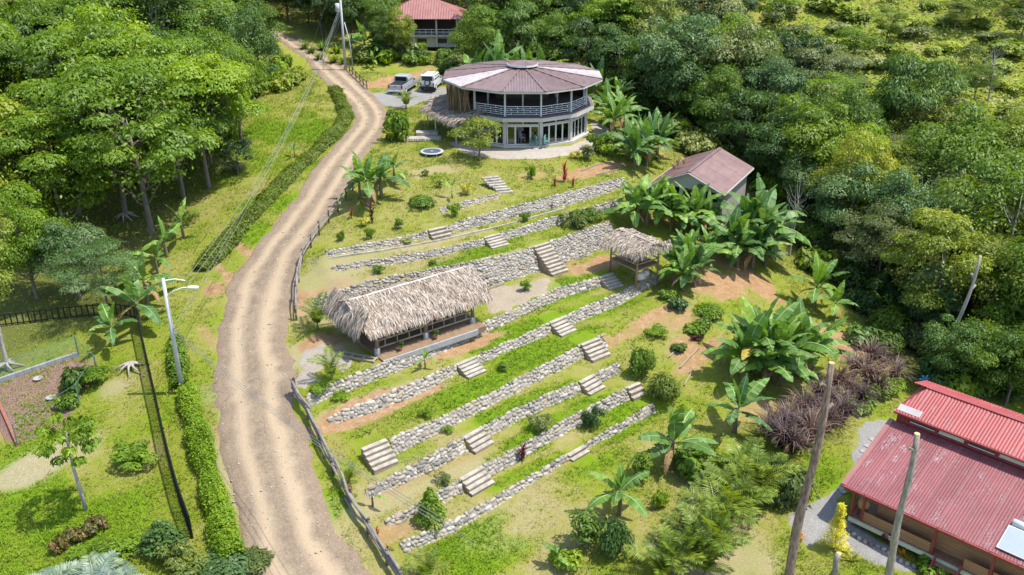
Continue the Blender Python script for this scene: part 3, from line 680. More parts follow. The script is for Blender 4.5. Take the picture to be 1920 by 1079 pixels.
# shrubs
def shrub_mesh(seed, shape):
    r = np.random.default_rng(seed); parts = []; rd_ = random.Random(seed)
    if shape == 'round':
        for k in range(12):
            a = rd_.uniform(0, 6.28); q = rd_.uniform(0, .62); parts.append(clump((q * math.cos(a), q * math.sin(a), rd_.uniform(.35, .85)), (.5, .5, .42), 260, .16, .5, .3, r, -.9))
    elif shape == 'cone':
        for k in range(16):
            h = k / 15; q = .5 * (1 - h) ** .7 + .06; a = k * 2.4; parts.append(clump((q * .6 * math.cos(a), q * .6 * math.sin(a), .2 + h * 1.65), (q * .75, q * .75, .3), 190, .15, .45, .4, r, -.9))
    elif shape == 'loose':
        for k in range(13):
            a = rd_.uniform(0, 6.28); q = rd_.uniform(.1, .85); parts.append(clump((q * math.cos(a), q * math.sin(a), rd_.uniform(.3, 1.15)), (.32, .32, .26), 110, .2, .42, .35, r, -.8))
    elif shape == 'big':
        for k in range(11):
            a = rd_.uniform(0, 6.28); q = rd_.uniform(.0, .7); parts.append(clump((q * math.cos(a), q * math.sin(a), rd_.uniform(.3, .95)), (.45, .45, .4), 70, .34, .5, .35, r, -.8))
    elif shape == 'thin':
        for k in range(9):
            parts.append(clump((rd_.uniform(-.22, .22), rd_.uniform(-.22, .22), .7 + k * .15), (.3, .3, .22), 90, .2, .32, .45, r, -.8))
    V, F, Q = cat_leaves(parts)
    return np_mesh('foliage', V, F, M_LEAF['mid'], Q)
SHM = {s: [shrub_mesh(100 + 7 * i + j, s) for j in range(3)] for i, s in enumerate(['round', 'cone', 'loose', 'big', 'thin'])}
_st = MB()
for k in range(4):
    a = k * 1.7; _st.tube([(0, 0, -.1), (.1 * math.cos(a), .1 * math.sin(a), .35), (.3 * math.cos(a), .3 * math.sin(a), .85)], [.04, .03, .012], 5, False)
STEMM = _st.mesh('stem', M_BARK, True)
def shrub(pos, w, h, shape, leaf, label, group=None, name='shrub', cat='shrub'):
    hh = {'round': 1.25, 'cone': 2.0, 'loose': 1.4, 'big': 1.35, 'thin': 2.15}[shape]; ww = {'round': .95, 'cone': .6, 'loose': 1.0, 'big': 1.0, 'thin': .45}[shape]
    root = thing(name, label, cat, pos, random.uniform(0, 6.28), group, (w / ww, w / ww, h / hh))
    inst('foliage', random.choice(SHM[shape]), root, mat=M_LEAF[leaf] if isinstance(leaf, str) else leaf); inst('stem', STEMM, root)
    return root

# banana plants
M_BAN = leafmat('banana_leaf', (.060, .140, .022), (.130, .255, .040), (.42, .50, .22), .36, .5, .3)
M_BAND = leafmat('banana_leaf_deep', (.034, .092, .022), (.085, .185, .042), (.32, .42, .19), .32, .48, .3)
M_DEAD = leafmat('dead_leaf', (.16, .10, .05), (.30, .20, .10), (.42, .30, .16), .2, .8, .1)
M_YELLEAF = leafmat('yellow_leaf', (.26, .18, .03), (.42, .32, .05), (.5, .42, .12), .3)
M_BSTEM = simple('banana_stem', (.19, .17, .09), .7, .5, 4, .2, col2=(.10, .07, .04), stretch=(1, 1, .4))
def banana_leaf(seed, L, W, a0, a1, torn, nseg=13):
    r = random.Random(seed); V, F, Q = [], [], []
    pts = []; x = z = 0.0
    for i in range(nseg + 1):
        s = i / nseg; a = a0 + (a1 - a0) * s ** 1.25; pts.append((x, z, a)); x += math.sin(a) * L / nseg; z += math.cos(a) * L / nseg
    def wd(s): return 0.02 if s < .13 else W * .5 * max(.02, math.sin(math.pi * min(1, ((s - .13) / .87) ** .62))) ** .6
    fold = r.uniform(.02, .22)
    for side in (-1, 1):
        sl = 0.0
        for i in range(nseg):
            s0, s1 = i / nseg, (i + 1) / nseg; (x0, z0, a_), (x1, z1_, b_) = pts[i], pts[i + 1]
            if torn > 0 and r.random() < torn: sl = r.uniform(-.15, .45)
            f = fold + sl
            w0, w1 = wd(s0), wd(s1); b = len(V); g = .94 if (torn > 0 and r.random() < torn) else 1.0
            nx_, nz_ = -math.cos(a_), math.sin(a_)
            rip = .05 * W * math.sin(i * 2.1 + seed)
            V += [(x0, 0, z0), (x1, 0, z1_), (x1 + math.sin(b_) * .12 * w1, side * w1 * math.cos(f), z1_ - abs(w1) * math.sin(f) + rip), (x0 + (1 - g) * .5 * L / nseg + math.sin(a_) * .12 * w0, side * w0 * math.cos(f), z0 - abs(w0) * math.sin(f) + (0 if sl else rip * (i > 0)))]
            F.append((b, b + 1, b + 2, b + 3) if side > 0 else (b, b + 3, b + 2, b + 1)); Q.append(r.uniform(.25, .8))
    for i in range(nseg - 1):       # pale midrib
        (x0, z0, _), (x1, z1_, _) = pts[i], pts[i + 1]; w = .032 * (1 - i / nseg) + .008; b = len(V)
        V += [(x0, -w, z0 + .012), (x0, w, z0 + .012), (x1, w, z1_ + .012), (x1, -w, z1_ + .012)]; F.append((b, b + 1, b + 2, b + 3)); Q.append(1.3)
    return np_mesh('leaf', V, F, M_BAN, Q)
BL = {'erect': [banana_leaf(s, 2.3, .78, .1, .75, .0) for s in (1, 2)] + [banana_leaf(3, 2.3, .76, .2, 1.1, .2)],
      'arch': [banana_leaf(s, 2.4, .8, .6, 1.75, .3) for s in (4, 5, 6)] + [banana_leaf(s, 2.4, .76, .75, 2.1, .75) for s in (7, 17, 27)],
      'droop': [banana_leaf(s, 2.3, .78, 1.1, 2.5, .45) for s in (8, 9)], 'dead': [banana_leaf(s, 1.9, .4, 1.6, 3.05, .7) for s in (10, 11)]}
_m = MB().tube([(0, 0, -.15), (.02, 0, .1), (.03, .02, .6), (0, 0, 1.0)], [.13, .11, .085, .05], 9); BSTEM = _m.mesh('stem', M_BSTEM, True)
def banana(pos, h, label, group=None, n=9, mat=None, dead=2, name='banana_plant', lean=0.0, spread=1.0):
    """h = total height"""
    mat = mat or random.choice([M_BAN, M_BAN, M_BAND])
    root = thing(name, label, 'banana plant', pos, random.uniform(0, 6.28), group)
    sh = h * .42; k = h / 3.9
    inst('stem', BSTEM, root, (0, 0, 0), (lean, 0, 0), (k * 1.25, k * 1.25, sh))
    a = random.uniform(0, 6.28)
    for i in range(n):
        a += 2.4 + random.uniform(-.3, .3); f = i / max(1, n - 1)
        kind = 'erect' if f < .28 else ('arch' if f < .75 else 'droop')
        s = k * random.uniform(.85, 1.15) * (1.0 if f > .12 else .85) * spread
        inst('leaf', random.choice(BL[kind]), root, (0, -math.sin(lean) * sh, sh * (1 - .12 * f)), (random.uniform(-.18, .18), random.uniform(-.2, .25), a), (s, s * random.uniform(.75, 1.1), s * random.uniform(.85, 1.1)), (M_BAN if random.random() < .3 else mat) if random.random() > .03 or f < .6 else M_YELLEAF)
    for i in range(dead):
        a += 2.2; s = k * random.uniform(.7, 1.0)
        inst('dead_leaf', random.choice(BL['dead']), root, (0, 0, sh * .86), (0, 0, a), (s, s, s), M_DEAD)
    return root

# palm fronds
M_PALM = leafmat('palm_frond', (.055, .105, .010), (.135, .21, .018), (.26, .28, .05), .34, .45)
M_PALMB = leafmat('blue_palm', (.09, .14, .11), (.20, .27, .21), (.34, .40, .33), .2, .5)
def frond_mesh(seed, L, a0, a1, npair, ll, lw, vee=.35):
    r = random.Random(seed); V, F, Q = [], [], []; pts = []; x = z = 0.0; N = 14
    for i in range(N + 1):
        s = i / N; a = a0 + (a1 - a0) * s ** 1.2; pts.append(Vector((x, 0, z))); x += math.sin(a) * L / N; z += math.cos(a) * L / N
    for i in range(N):
        w = .022 * (1 - i / N) + .006; b = len(V); V += [tuple(pts[i] + Vector((0, -w, 0))), tuple(pts[i] + Vector((0, w, 0))), tuple(pts[i + 1] + Vector((0, w, 0))), tuple(pts[i + 1] + Vector((0, -w, 0)))]; F.append((b, b + 1, b + 2, b + 3)); Q.append(1.2)
    for k in range(npair):
        s = .15 + .85 * k / npair; i = min(N - 1, int(s * N)); p = pts[i].lerp(pts[i + 1], s * N - i); d = (pts[i + 1] - pts[i]).normalized(); up = Vector((-d.z, 0, d.x)) * -1
        if up.z < 0: up = -up
        l = ll * math.sin(math.pi * (.12 + .8 * s)) ** .7
        for sd in (-1, 1):
            e = (d * .65 + Vector((0, sd, 0)) + up * vee).normalized() ; e.z -= r.uniform(.0, .35); tip = p + e * l; tip.z -= l * .15
            wv = (d - e * d.dot(e)).normalized() * lw; m = p + e * l * .45
            b = len(V); V += [tuple(p), tuple(m - wv), tuple(tip), tuple(m + wv)]; F.append((b, b + 1, b + 2, b + 3)); Q.append(r.random())
    return np_mesh('frond', V, F, M_PALM, Q)
FR = {'arch': [frond_mesh(s, 2.2, .25, 1.7, 24, .6, .036) for s in (1, 2, 3)], 'erect': [frond_mesh(s, 2.0, .08, .9, 22, .58, .036) for s in (4, 5)], 'fan': [frond_mesh(s, 2.0, .5, 1.9, 40, .75, .03, .5) for s in (6, 7)]}
def palm(pos, h, label, n=9, group=None, mat=None, kinds=('erect', 'arch', 'arch'), trunk=.1, name='young_palm'):
    root = thing(name, label, 'palm', pos, random.uniform(0, 6.28), group); s0 = h / 2.0; a = 0
    MB().tube([(0, 0, -.1), (0, 0, max(.12, trunk * h) + .08)], [.09 * s0, .06 * s0], 7).build('stem', M_BSTEM, root, True)
    for i in range(n):
        a += 2.4; s = s0 * random.uniform(.75, 1.1); kd = kinds[min(len(kinds) - 1, int(i / n * len(kinds)))]
        inst('frond', random.choice(FR[kd]), root, (0, 0, trunk * h), (random.uniform(-.1, .1), random.uniform(-.1, .1), a), (s, s, s), mat or M_PALM)
    return root

# strap-leaved rosettes: cordyline, bromeliad, fountain grass
def strap_mesh(seed, n, L, w, a_lo, a_hi, bend, stem=0.0):
    r = random.Random(seed); V, F, Q = [], [], []
    for k in range(n):
        az = r.uniform(0, 6.28); a = r.uniform(a_lo, a_hi); l = L * r.uniform(.65, 1.15); ca, sa = math.cos(az), math.sin(az); x = 0.02; z = stem * r.random(); N = 5; b = len(V); q = r.random()
        for i in range(N + 1):
            s = i / N; ww = w * (1 - s) ** .6 * (.45 + .55 * math.sin(math.pi * min(1, s + .25))) + .003
            V += [(x * ca - sa * ww, x * sa + ca * ww, z), (x * ca + sa * ww, x * sa - ca * ww, z)]
            aa = a + bend * s * s; x += math.sin(aa) * l / N; z += math.cos(aa) * l / N
        for i in range(N): F.append((b + 2 * i, b + 2 * i + 1, b + 2 * i + 3, b + 2 * i + 2)); Q.append(min(1, max(0, q * .7 + i / N * .3)))
    return np_mesh('leaves', V, F, M_BAN, Q)
M_RED = leafmat('red_leaf', (.09, .008, .012), (.26, .018, .03), (.42, .05, .05), .3, .5, .3, (1.4, .6, .6))
M_MAROON = leafmat('maroon_leaf', (.045, .012, .016), (.12, .022, .032), (.20, .09, .045), .25, .5, .3, (1.3, .7, .7))
M_CROTON = leafmat('croton_leaf', (.03, .05, .012), (.11, .10, .025), (.30, .06, .03), .22, .45)
M_ORANGE = leafmat('orange_leaf', (.45, .13, .02), (.62, .28, .03), (.7, .5, .08), .3)
M_YCROTON = leafmat('yellow_croton', (.16, .2, .03), (.42, .42, .07), (.62, .55, .14), .3)
M_PURPLE = leafmat('purple_grass', (.030, .016, .018), (.115, .072, .068), (.34, .26, .22), .15, .55, .3, (1.1, .8, .9))
M_GOLD = leafmat('gold_conifer', (.34, .32, .015), (.58, .54, .03), (.7, .66, .08), .3)
STRAP = {'ti': [strap_mesh(s, 34, .55, .05, .15, 1.1, .8, .9) for s in (1, 2)], 'brom': [strap_mesh(s, 26, .6, .045, .3, 1.3, .5) for s in (3, 4)], 'fount': [strap_mesh(s, 110, 1.85, .05, .05, .65, 2.1, .25) for s in (5, 6, 7)], 'fern': [strap_mesh(s, 40, .8, .06, .4, 1.2, .9) for s in (8, 9)]}
def strap(pos, kind, s, mat, label, name, cat, group=None, sz=None):
    root = thing(name, label, cat, pos, random.uniform(0, 6.28), group, (s, s, sz or s))
    inst('leaves', random.choice(STRAP[kind]), root, mat=mat)
    if kind == 'ti': MB().tube([(0, 0, -.1), (.03, 0, .5), (0, 0, .95)], [.03, .025, .015], 5).build('stem', M_BARK, root)
    return root
def hedge_mesh(path, w, h, leaf, dens, seed, mat):
    r = np.random.default_rng(seed); p = resample([tuple(q) for q in path], .25); V = []
    P_, N_ = [], []
    tg = np.gradient(p[:, :2], axis=0); tg /= np.linalg.norm(tg, axis=1)[:, None]
    n = int(dens * len(p) * .25)
    i = r.integers(0, len(p), n); a = r.uniform(0, math.pi, n); wob = .62 + .6 * vnoise(i * .25, 0 * i, 1.5, seed) + .45 * vnoise(i * .25, a * 2, .55, seed)
    off = np.cos(a) * w * wob * r.uniform(.75, 1.05, n); z = np.sin(a) ** .6 * h * wob * r.uniform(.7, 1.05, n)
    x = p[i, 0] - tg[i, 1] * off + r.uniform(-.15, .15, n); y = p[i, 1] + tg[i, 0] * off + r.uniform(-.15, .15, n)
    z = z + Z(x, y)
    nr = np.stack([-tg[i, 1] * np.cos(a), tg[i, 0] * np.cos(a), np.sin(a) + .5], 1)
    VV, FF = leaf_quads(np.stack([x, y, z], 1), unit(nr), leaf, .55, .2, r)
    return np_mesh('foliage', VV, FF, mat, np.clip(vnoise(x, y, .8, 3) * .5 + r.random(n) * .55, 0, 1))
# ------------------------------------------------------------------ round house
M_CREAM = simple('cream_paint', (.50, .465, .40), .75, .12, 1.5)
M_WHITE = simple('white_paint', (.58, .58, .565), .5, .1, 2)
M_GALV = simple('rail_metal', (.62, .63, .63), .5, .1, 3)
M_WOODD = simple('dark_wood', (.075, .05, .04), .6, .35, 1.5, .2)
M_WOODM = simple('warm_wood', (.30, .165, .085), .6, .4, 2, .2, stretch=(6, 1, 6))
M_CEIL = simple('ceiling_board', (.14, .09, .07), .8, .3, 1)
M_DECK = simple('deck_tile', (.17, .14, .125), .7, .25, 1)
M_PATIO = simple('patio_stone', (.36, .315, .26), .9, .25, 2, .2)
M_CEMENT = simple('cement', (.33, .325, .315), .9, .3, 2, .3)
def roof_mat(name, a, b, stain, rough=.45, chalk=0.0):
    t = NT(name); v = t.co(); big = t.noise(.6, 5, v, .6); st = t.noise(2.5, 6, t.map(v, (1, .25, 1)), .7); fi = t.noise(14, 3, v)
    c = t.mix(t.ramp(big, [(.35, 0), (.65, 1)]), a, b)
    c = t.mix(t.math('MULTIPLY', t.ramp(st, [(.45, 0), (.72, 1)]), .7), c, stain)
    if chalk:
        k = t.math('MULTIPLY', t.ramp(t.math('ADD', t.math('MULTIPLY', st, .6), t.math('MULTIPLY', fi, .4)), [(.53, 0), (.62, 1)]), t.ramp(t.noise(.35, 3, v), [(.35, .2), (.65, 1)]))
        c = t.mix(t.math('MULTIPLY', k, chalk), c, (.66, .55, .55))
    r = t.orand(); c = t.mix(t.math('MULTIPLY', r, .3), c, stain)
    return t.done(t.bsdf(c, rough, t.bump(fi, .1, .02), 0, .4))
M_ROOFM = roof_mat('faded_maroon_sheet', (.145, .094, .083), (.185, .128, .116), (.105, .058, .048))
M_ROOFW = roof_mat('white_sheet', (.31, .275, .262), (.37, .335, .32), (.23, .18, .165))
M_ROOFR = roof_mat('red_sheet', (.17, .042, .043), (.22, .062, .064), (.09, .018, .021), .6, .34)
M_ROOFR2 = roof_mat('bright_red_sheet', (.26, .042, .036), (.30, .056, .05), (.17, .027, .027), .55, .25)
M_ROOFB = roof_mat('brown_sheet', (.16, .088, .074), (.20, .118, .102), (.11, .052, .038))
M_ROOFS = roof_mat('salmon_sheet', (.25, .10, .082), (.30, .14, .118), (.17, .065, .052))
def glass_mat():
    t = NT('window_glass'); g = t.n('ShaderNodeBsdfGlossy'); g.inputs['Roughness'].default_value = .03; g.inputs['Color'].default_value = (.8, .85, .85, 1)
    tr = t.n('ShaderNodeBsdfTransparent'); tr.inputs[0].default_value = (.42, .46, .45, 1)
    f = t.n('ShaderNodeFresnel'); f.inputs[0].default_value = 1.6
    m = t.n('ShaderNodeMixShader'); t.t.links.new(t.math('ADD', f.outputs[0], .06, True), m.inputs[0]); t.t.links.new(tr.outputs[0], m.inputs[1]); t.t.links.new(g.outputs[0], m.inputs[2])
    return t.done(m.outputs[0])
M_GLASS = glass_mat()
HC = Vector((1.05, 92.1, 0)); NS = 12
house = thing('round_house', 'two-storey twelve-sided round house with faded maroon metal roof and open balcony', 'house', HC)
def va(j): return R(-75 + 30 * j)
def ring(r, z): return [Vector((r * math.cos(va(j)), r * math.sin(va(j)), z)) for j in range(NS)]
def facet(k, r):                 # facet k lies between vertices k-1 and k; k = 0 faces the camera
    a, b = ring(r, 0)[(k - 1) % NS], ring(r, 0)[k % NS]; c = (a + b) / 2
    return a, b, c, math.atan2((b - a).y, (b - a).x)
RP, RD, RE, ZD, ZE = 6.62, 7.42, 8.2, 2.95, 5.6
MB().prism(ring(7.0, 0), -.4, .14).build('plinth', M_CREAM, house)
MB().prism(ring(6.5, 0), .145, .16).build('ground_floor', M_WOODM, house)
MB().prism(ring(RD, 0), ZD - .38, ZD - .03).build('floor_slab', M_CREAM, house)
MB().prism(ring(RD - .03, 0), ZD - .027, ZD).build('balcony_floor', M_DECK, house)
for p in ring(RP, 0):
    MB().box((p.x, p.y, (ZD - .38) / 2 + .07), (.3, .3, ZD - .52), rz=math.atan2(p.y, p.x)).build('column', M_CREAM, house)
    MB().box((p.x, p.y, (ZD + 5.75) / 2), (.15, .15, 5.75 - ZD), rz=math.atan2(p.y, p.x)).build('post', M_WHITE, house)
def at(c, rz, x, y, z): return Vector((c.x + math.cos(rz) * x - math.sin(rz) * y, c.y + math.sin(rz) * x + math.cos(rz) * y, z))
for k in range(NS):
    a, b, c, rz = facet(k, RP); L = (b - a).length
    # balcony railing: five rails with staggered spacers
    if k not in (10,):
        rail = MB().box(at(c, rz, 0, 0, ZD + .92), (L - .16, .07, .06), rz=rz).build('railing', M_GALV, house)
        for j in range(4):
            MB().box(at(c, rz, 0, 0, ZD + .14 + j * .19), (L - .17, .045, .045), rz=rz).build('rail', M_GALV, rail)
        m = MB()
        for j in range(4):
            for x in np.arange(-L / 2 + .6 + (j % 2) * .6, L / 2 - .2, 1.2): m.box(at(c, rz, x, 0, ZD + .235 + j * .19), (.05, .04, .15), rz=rz)
        m.build('spacers', M_GALV, rail)['kind'] = 'stuff'
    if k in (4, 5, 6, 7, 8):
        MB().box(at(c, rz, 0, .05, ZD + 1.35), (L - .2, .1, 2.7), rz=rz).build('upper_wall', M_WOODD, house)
    # ground floor: lintel, transom, glazed panels
    if k in (11, 0, 1, 2, 3):
        MB().box(at(c, rz, 0, 0, 2.06), (L - .3, .14, .14), rz=rz).build('lintel', M_CREAM, house)
        for s in (-1, 1):
            fr = MB(); w = (L - .34) / 2; x = s * w / 2
            for (dx, dz, sx, sz) in ((0, .02, w, .05), (0, .38, w, .05), (-w / 2 + .03, .2, .05, .32), (w / 2 - .03, .2, .05, .32)): fr.box(at(c, rz, x + dx, 0, 2.13 + dz), (sx, .08, sz), rz=rz)
            f = fr.build('transom_window', M_WHITE, house); MB().box(at(c, rz, x, 0, 2.33), (w - .08, .012, .33), rz=rz).build('pane', M_GLASS, f)
        np_ = 3 if k == 0 else 4
        ws = [.8, 1.45, .8] if k == 0 else [(L - .34) / 4] * 4
        x = -sum(ws) / 2
        for i, w in enumerate(ws):
            fr = MB(); xc = x + w / 2; x += w
            for (dx, z, sx, sz) in ((0, .2, w - .01, .07), (0, 1.95, w - .01, .07), (-w / 2 + .04, 1.08, .07, 1.69), (w / 2 - .04, 1.08, .07, 1.69)): fr.box(at(c, rz, xc + dx, 0, z), (sx, .07, sz), rz=rz)
            f = fr.build('glass_door', M_WHITE, house)
            if not (k == 0 and i == 1): MB().box(at(c, rz, xc, 0, 1.075), (w - .12, .012, 1.7), rz=rz).build('pane', M_GLASS, f)
    else:
        MB().box(at(c, rz, 0, 0, 1.33), (L - .28, .16, 2.46), rz=rz).build('wall', M_CREAM, house)
# inner partition and upper core
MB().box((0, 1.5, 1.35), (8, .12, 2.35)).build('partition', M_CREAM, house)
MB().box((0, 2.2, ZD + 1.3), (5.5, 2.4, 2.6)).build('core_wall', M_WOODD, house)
for j in range(6):
    a = R(60 * j + 30); MB().tube([(4.0 * math.cos(a), 4.0 * math.sin(a), ZD), (4.0 * math.cos(a), 4.0 * math.sin(a), 6.0)], .09, 8).build('inner_post', M_WHITE, house, True)
# roof: twelve corrugated sectors, ridge caps, ceiling, cupola
AP, RI = RE * math.cos(R(15)), 1.15; ZI = 6.42
def sector(k, r_out, r_in, z_out, z_in, pitch=.2, amp=.03):
    th = R(-90 + 30 * k); ap, api = r_out * math.cos(R(15)), r_in * math.cos(R(15)); half = r_out * math.sin(R(15)); t15 = math.tan(R(15))
    V, F = [], []; xs_ = np.linspace(-half, half, int(2 * half / pitch * 4) | 1)
    for x in xs_:
        y0 = ap; y1 = max(api, abs(x) / t15); dz = amp * math.cos(2 * math.pi * x / pitch)
        for y in (y0, y1):
            z = z_out + (z_in - z_out) * (ap - y) / (ap - api) + dz
            V.append((-math.sin(th) * x + math.cos(th) * y, math.cos(th) * x + math.sin(th) * y, z))
    for i in range(len(xs_) - 1): F.append((2 * i, 2 * i + 2, 2 * i + 3, 2 * i + 1))
    m = MB(); m.v = V; m.f = F; return m
for k in range(NS):
    sector(k, RE, RI, ZE, ZI, .26, .035).build('roof_panel', M_ROOFW if k in (10, 3) else M_ROOFM, house, True)
o_, i_ = ring(RE, ZE + .05), ring(RI, ZI + .05)
for j in range(NS):
    MB().bar(o_[j], i_[j], .2, .05).build('ridge_cap', M_ROOFM, house)
m = MB(); lo, li_ = ring(RE - .06, ZE - .09), ring(.3, ZI - .1)
m.loft([lo, li_], cap=False); m.build('ceiling', M_CEIL, house)
m = MB(); e0, e1, e2, e3 = ring(RE - .02, ZE - .03), ring(RE - .02, ZE - .2), ring(RE - .1, ZE - .2), ring(RE - .1, ZE - .03)
m.loft([e0, e1, e2, e3, e0], cap=False); m.build('fascia', M_CREAM, house)
MB().prism(ring(1.1, 0), ZI - .1, ZI + .3).build('cupola_base', M_WOODD, house)
for k in range(NS): sector(k, 1.6, .12, ZI + .32, ZI + .68, .16, .015).build('cupola_panel', M_ROOFM, house)
m = MB(); e0, e1 = ring(1.6, ZI + .33), ring(1.6, ZI + .17); e2 = ring(1.52, ZI + .17); e3 = ring(1.52, ZI + .33); m.loft([e0, e1, e2, e3, e0], cap=False); m.build('cupola_fascia', M_GALV, house)
# room things seen through the open door
def chair(pos, rz, label, mat, s=1.0, name='chair', group=None):
    c = thing(name, label, 'chair', pos, rz, group, (s, s, s))
    MB().box((0, 0, .42), (.52, .5, .05)).build('seat', mat, c)
    MB().bar((0, .24, .42), (0, .4, .92), .52, .04, (1, 0, 0)).build('backrest', mat, c)
    for x in (-.22, .22):
        for y in (-.2, .2): MB().tube([(x, y, 0), (x * .95, y, .41)], .025, 6).build('leg', mat, c)
        MB().bar((x * 1.15, -.22, .62), (x * 1.15, .28, .62), .05, .04).build('armrest', mat, c)
    return c
M_TEAL = simple('teal_paint', (.13, .30, .26), .5, .2, 3)
chair(HC + Vector((-.1, -5.3, .16)), R(35), 'white armchair inside the open glass door of the round house', M_WHITE, 1.05)
t_ = thing('picture_easel', 'white framed board standing inside the round house', 'board', HC + Vector((-.25, -3.9, .16)))
MB().box((0, 0, 1.15), (.7, .05, .9)).build('board', M_WHITE, t_)
for s in (-1, 1): MB().bar((s * .3, 0, 0), (s * .22, 0, .72), .05, .05).build('leg', M_WOODM, t_)
for i, (u, v, r_) in enumerate([(1001, 277, 20), (1023, 277, -15)]):
    g = G(u, v); g.z = max(g.z, 0.03); chair(g + Vector((0, 0, .02)), R(180 + r_), ['teal patio chair left of the other, beside the open door', 'teal patio chair right of the other, in front of the glass doors'][i], M_TEAL, 1.25, 'patio_chair', 'teal chairs on the patio')
# patio of pale stone round the front
pp = [(x, y) for x, y in [(-4.4, 83.4), (-1.5, 82.0), (2.5, 82.0), (6, 83.4), (9.2, 87.2), (10.4, 93), (9.2, 97), (8, 95), (8.1, 90), (5.4, 86.4), (1, 85.3), (-2, 85.5), (-5.5, 88), (-6.5, 87)]]
drape('patio', pp, M_PATIO, .05, .25, .15)

# ------------------------------------------------------------------ thatch
def thatch_mat(name, a, b, c):
    t = NT(name); r = t.attr('rnd')[2]; col = t.ramp(r, [(0, a), (.5, b), (1, c)]); n = t.noise(3, 4, t.co())
    col = t.mix(t.math('MULTIPLY', n, .5), col, tuple(x * .62 for x in b))
    return t.done(t.bsdf(col, .9, None, 0, .1))
M_THATCH = thatch_mat('palm_thatch', (.18, .125, .085), (.37, .295, .225), (.58, .51, .43))
M_LOG = simple('round_log', (.27, .18, .10), .8, .4, 2, .3, stretch=(1, 1, .3))
M_BAMBOO = simple('weathered_pole', (.34, .275, .20), .8, .35, 2, .3)
def thatch_plane(o, ux, uy, L, D, seed, dens=60, ln=.75, fringe=.5, sag=.0):
    """o = eave corner, ux along eave, uy up the slope (unit vectors). strips hang down the slope"""
    r = np.random.default_rng(seed); ux, uy = np.array(ux), np.array(uy); nz = np.cross(ux, uy); nz = nz / np.linalg.norm(nz)
    if nz[2] < 0: nz = -nz
    n = int(dens * L * D); a = r.uniform(-.15, L + .15, n); b = np.round(r.uniform(-.02, 1, n) * D / .32) * .32 + r.uniform(-.14, .14, n); b = np.clip(b, 0, D)
    lift = r.uniform(.02, .16, n) + .05 * np.sin(a * 3 + b * 4)
    p = np.array(o) + a[:, None] * ux + b[:, None] * uy + lift[:, None] * nz
    d = -uy + r.normal(0, .2, n)[:, None] * ux + (r.uniform(.0, .3, n))[:, None] * nz
    hang = b < .45; d[hang] += np.array([0, 0, -1]) * (fringe + r.uniform(0, .45, hang.sum()))[:, None]; 
    d = unit(d); l = ln * r.uniform(.45, 1.15, n); w = r.uniform(.012, .036, n); l = np.where(hang, l * .75, l); s = unit(np.cross(d, nz)); tw = r.uniform(-.6, .6, n)[:, None]; s = unit(s + nz * tw)
    m = p + d * (l * .55)[:, None] + nz * (r.uniform(-.02, .07, n))[:, None]; e = p + d * l[:, None] + np.array([0, 0, -1]) * (l * r.uniform(.1, .35, n))[:, None]
    V = np.stack([p - s * w[:, None], p + s * w[:, None], m + s * w[:, None], m - s * w[:, None], e + s * w[:, None] * .3, e - s * w[:, None] * .3], 1).reshape(-1, 3)
    i = np.arange(n) * 6; F = np.concatenate([np.stack([i, i + 1, i + 2, i + 3], 1), np.stack([i + 3, i + 2, i + 4, i + 5], 1)]); q = r.random(n)
    return V, F, np.r_[q, q]
def thatch_roof(root, planes, base_polys):
    V, F, Q = cat_leaves([thatch_plane(*p) for p in planes])
    o = inst('thatch', np_mesh('thatch', V, F, M_THATCH, Q), root); o['kind'] = 'stuff'
    m = MB()
    for q in base_polys:
        m.add(q, [tuple(range(len(q)))]); m.add([Vector(p) - Vector((0, 0, .1)) for p in q], [tuple(reversed(range(len(q))))])
    m.build('thatch_base', simple_thatch_base, root)
simple_thatch_base = simple('thatch_base', (.17, .12, .085), .95, .4, 6, .5)

# long thatched shelter: local frame x along, y towards the slope, origin on the floor at the middle of the front posts
RA = R(37); RTX = Vector((math.cos(RA), math.sin(RA), 0)); RNX = Vector((-math.sin(RA), math.cos(RA), 0)); FZ = -4.08
ro = RTX * 27.64 + RNX * 46.1 + Vector((0, 0, FZ))
ran = thing('thatched_shelter', 'long open-sided shelter with shaggy palm thatch roof on log posts', 'shelter', ro, RA)
X0, X1, YF, YR, YB, EZ, RZ = -4.35, 5.0, -.15, 2.45, 4.75, 1.78, 3.0
def rp(x, y, z): return Vector((x, y, z))
fl = [rp(X0 + .5, -.9, 0), rp(4.2, -.9, 0), rp(4.2, 4.4, 0), rp(X0 + .5, 4.4, 0)]
M_DIRTF = simple('earth_floor', (.26, .17, .10), .95, .35, 2, .3)
MB().prism(fl, -.35, .02).build('floor', M_DIRTF, ran)
MB().box((-.2, -1.0, -.17), (7.3, .14, .4)).build('kerb', M_CEMENT, ran)
for x in (-3.72, -.05, 3.7):
    for y in (0, 4.3):
        b = MB().tube([(x, y, -.3), (x, y, .5)], [.2, .19], 12).build('pier', M_CEMENT, ran, True)
        MB().tube([(x, y, .5), (x + .02, y, 1.62)], [.13, .11], 9).build('post', M_LOG, ran, True)
for y in (0, 4.3):
    for z in (.45, .95): MB().tube([(-3.7, y + .03, z), (3.7, y + .03, z)], .055, 7).build('rail', M_BAMBOO, ran, True)
    for x in np.arange(-3.1, 3.6, .9): MB().tube([(x, y + .03, .45), (x, y + .03, .95)], .035, 6).build('baluster', M_BAMBOO, ran)
    MB().tube([(X0 + .3, y, 1.58), (X1 - .3, y, 1.58)], .08, 8).build('beam', M_LOG, ran, True)
MB().tube([(X0, YR, RZ - .12), (X1, YR, RZ - .12)], .09, 8).build('ridge_beam', M_LOG, ran, True)
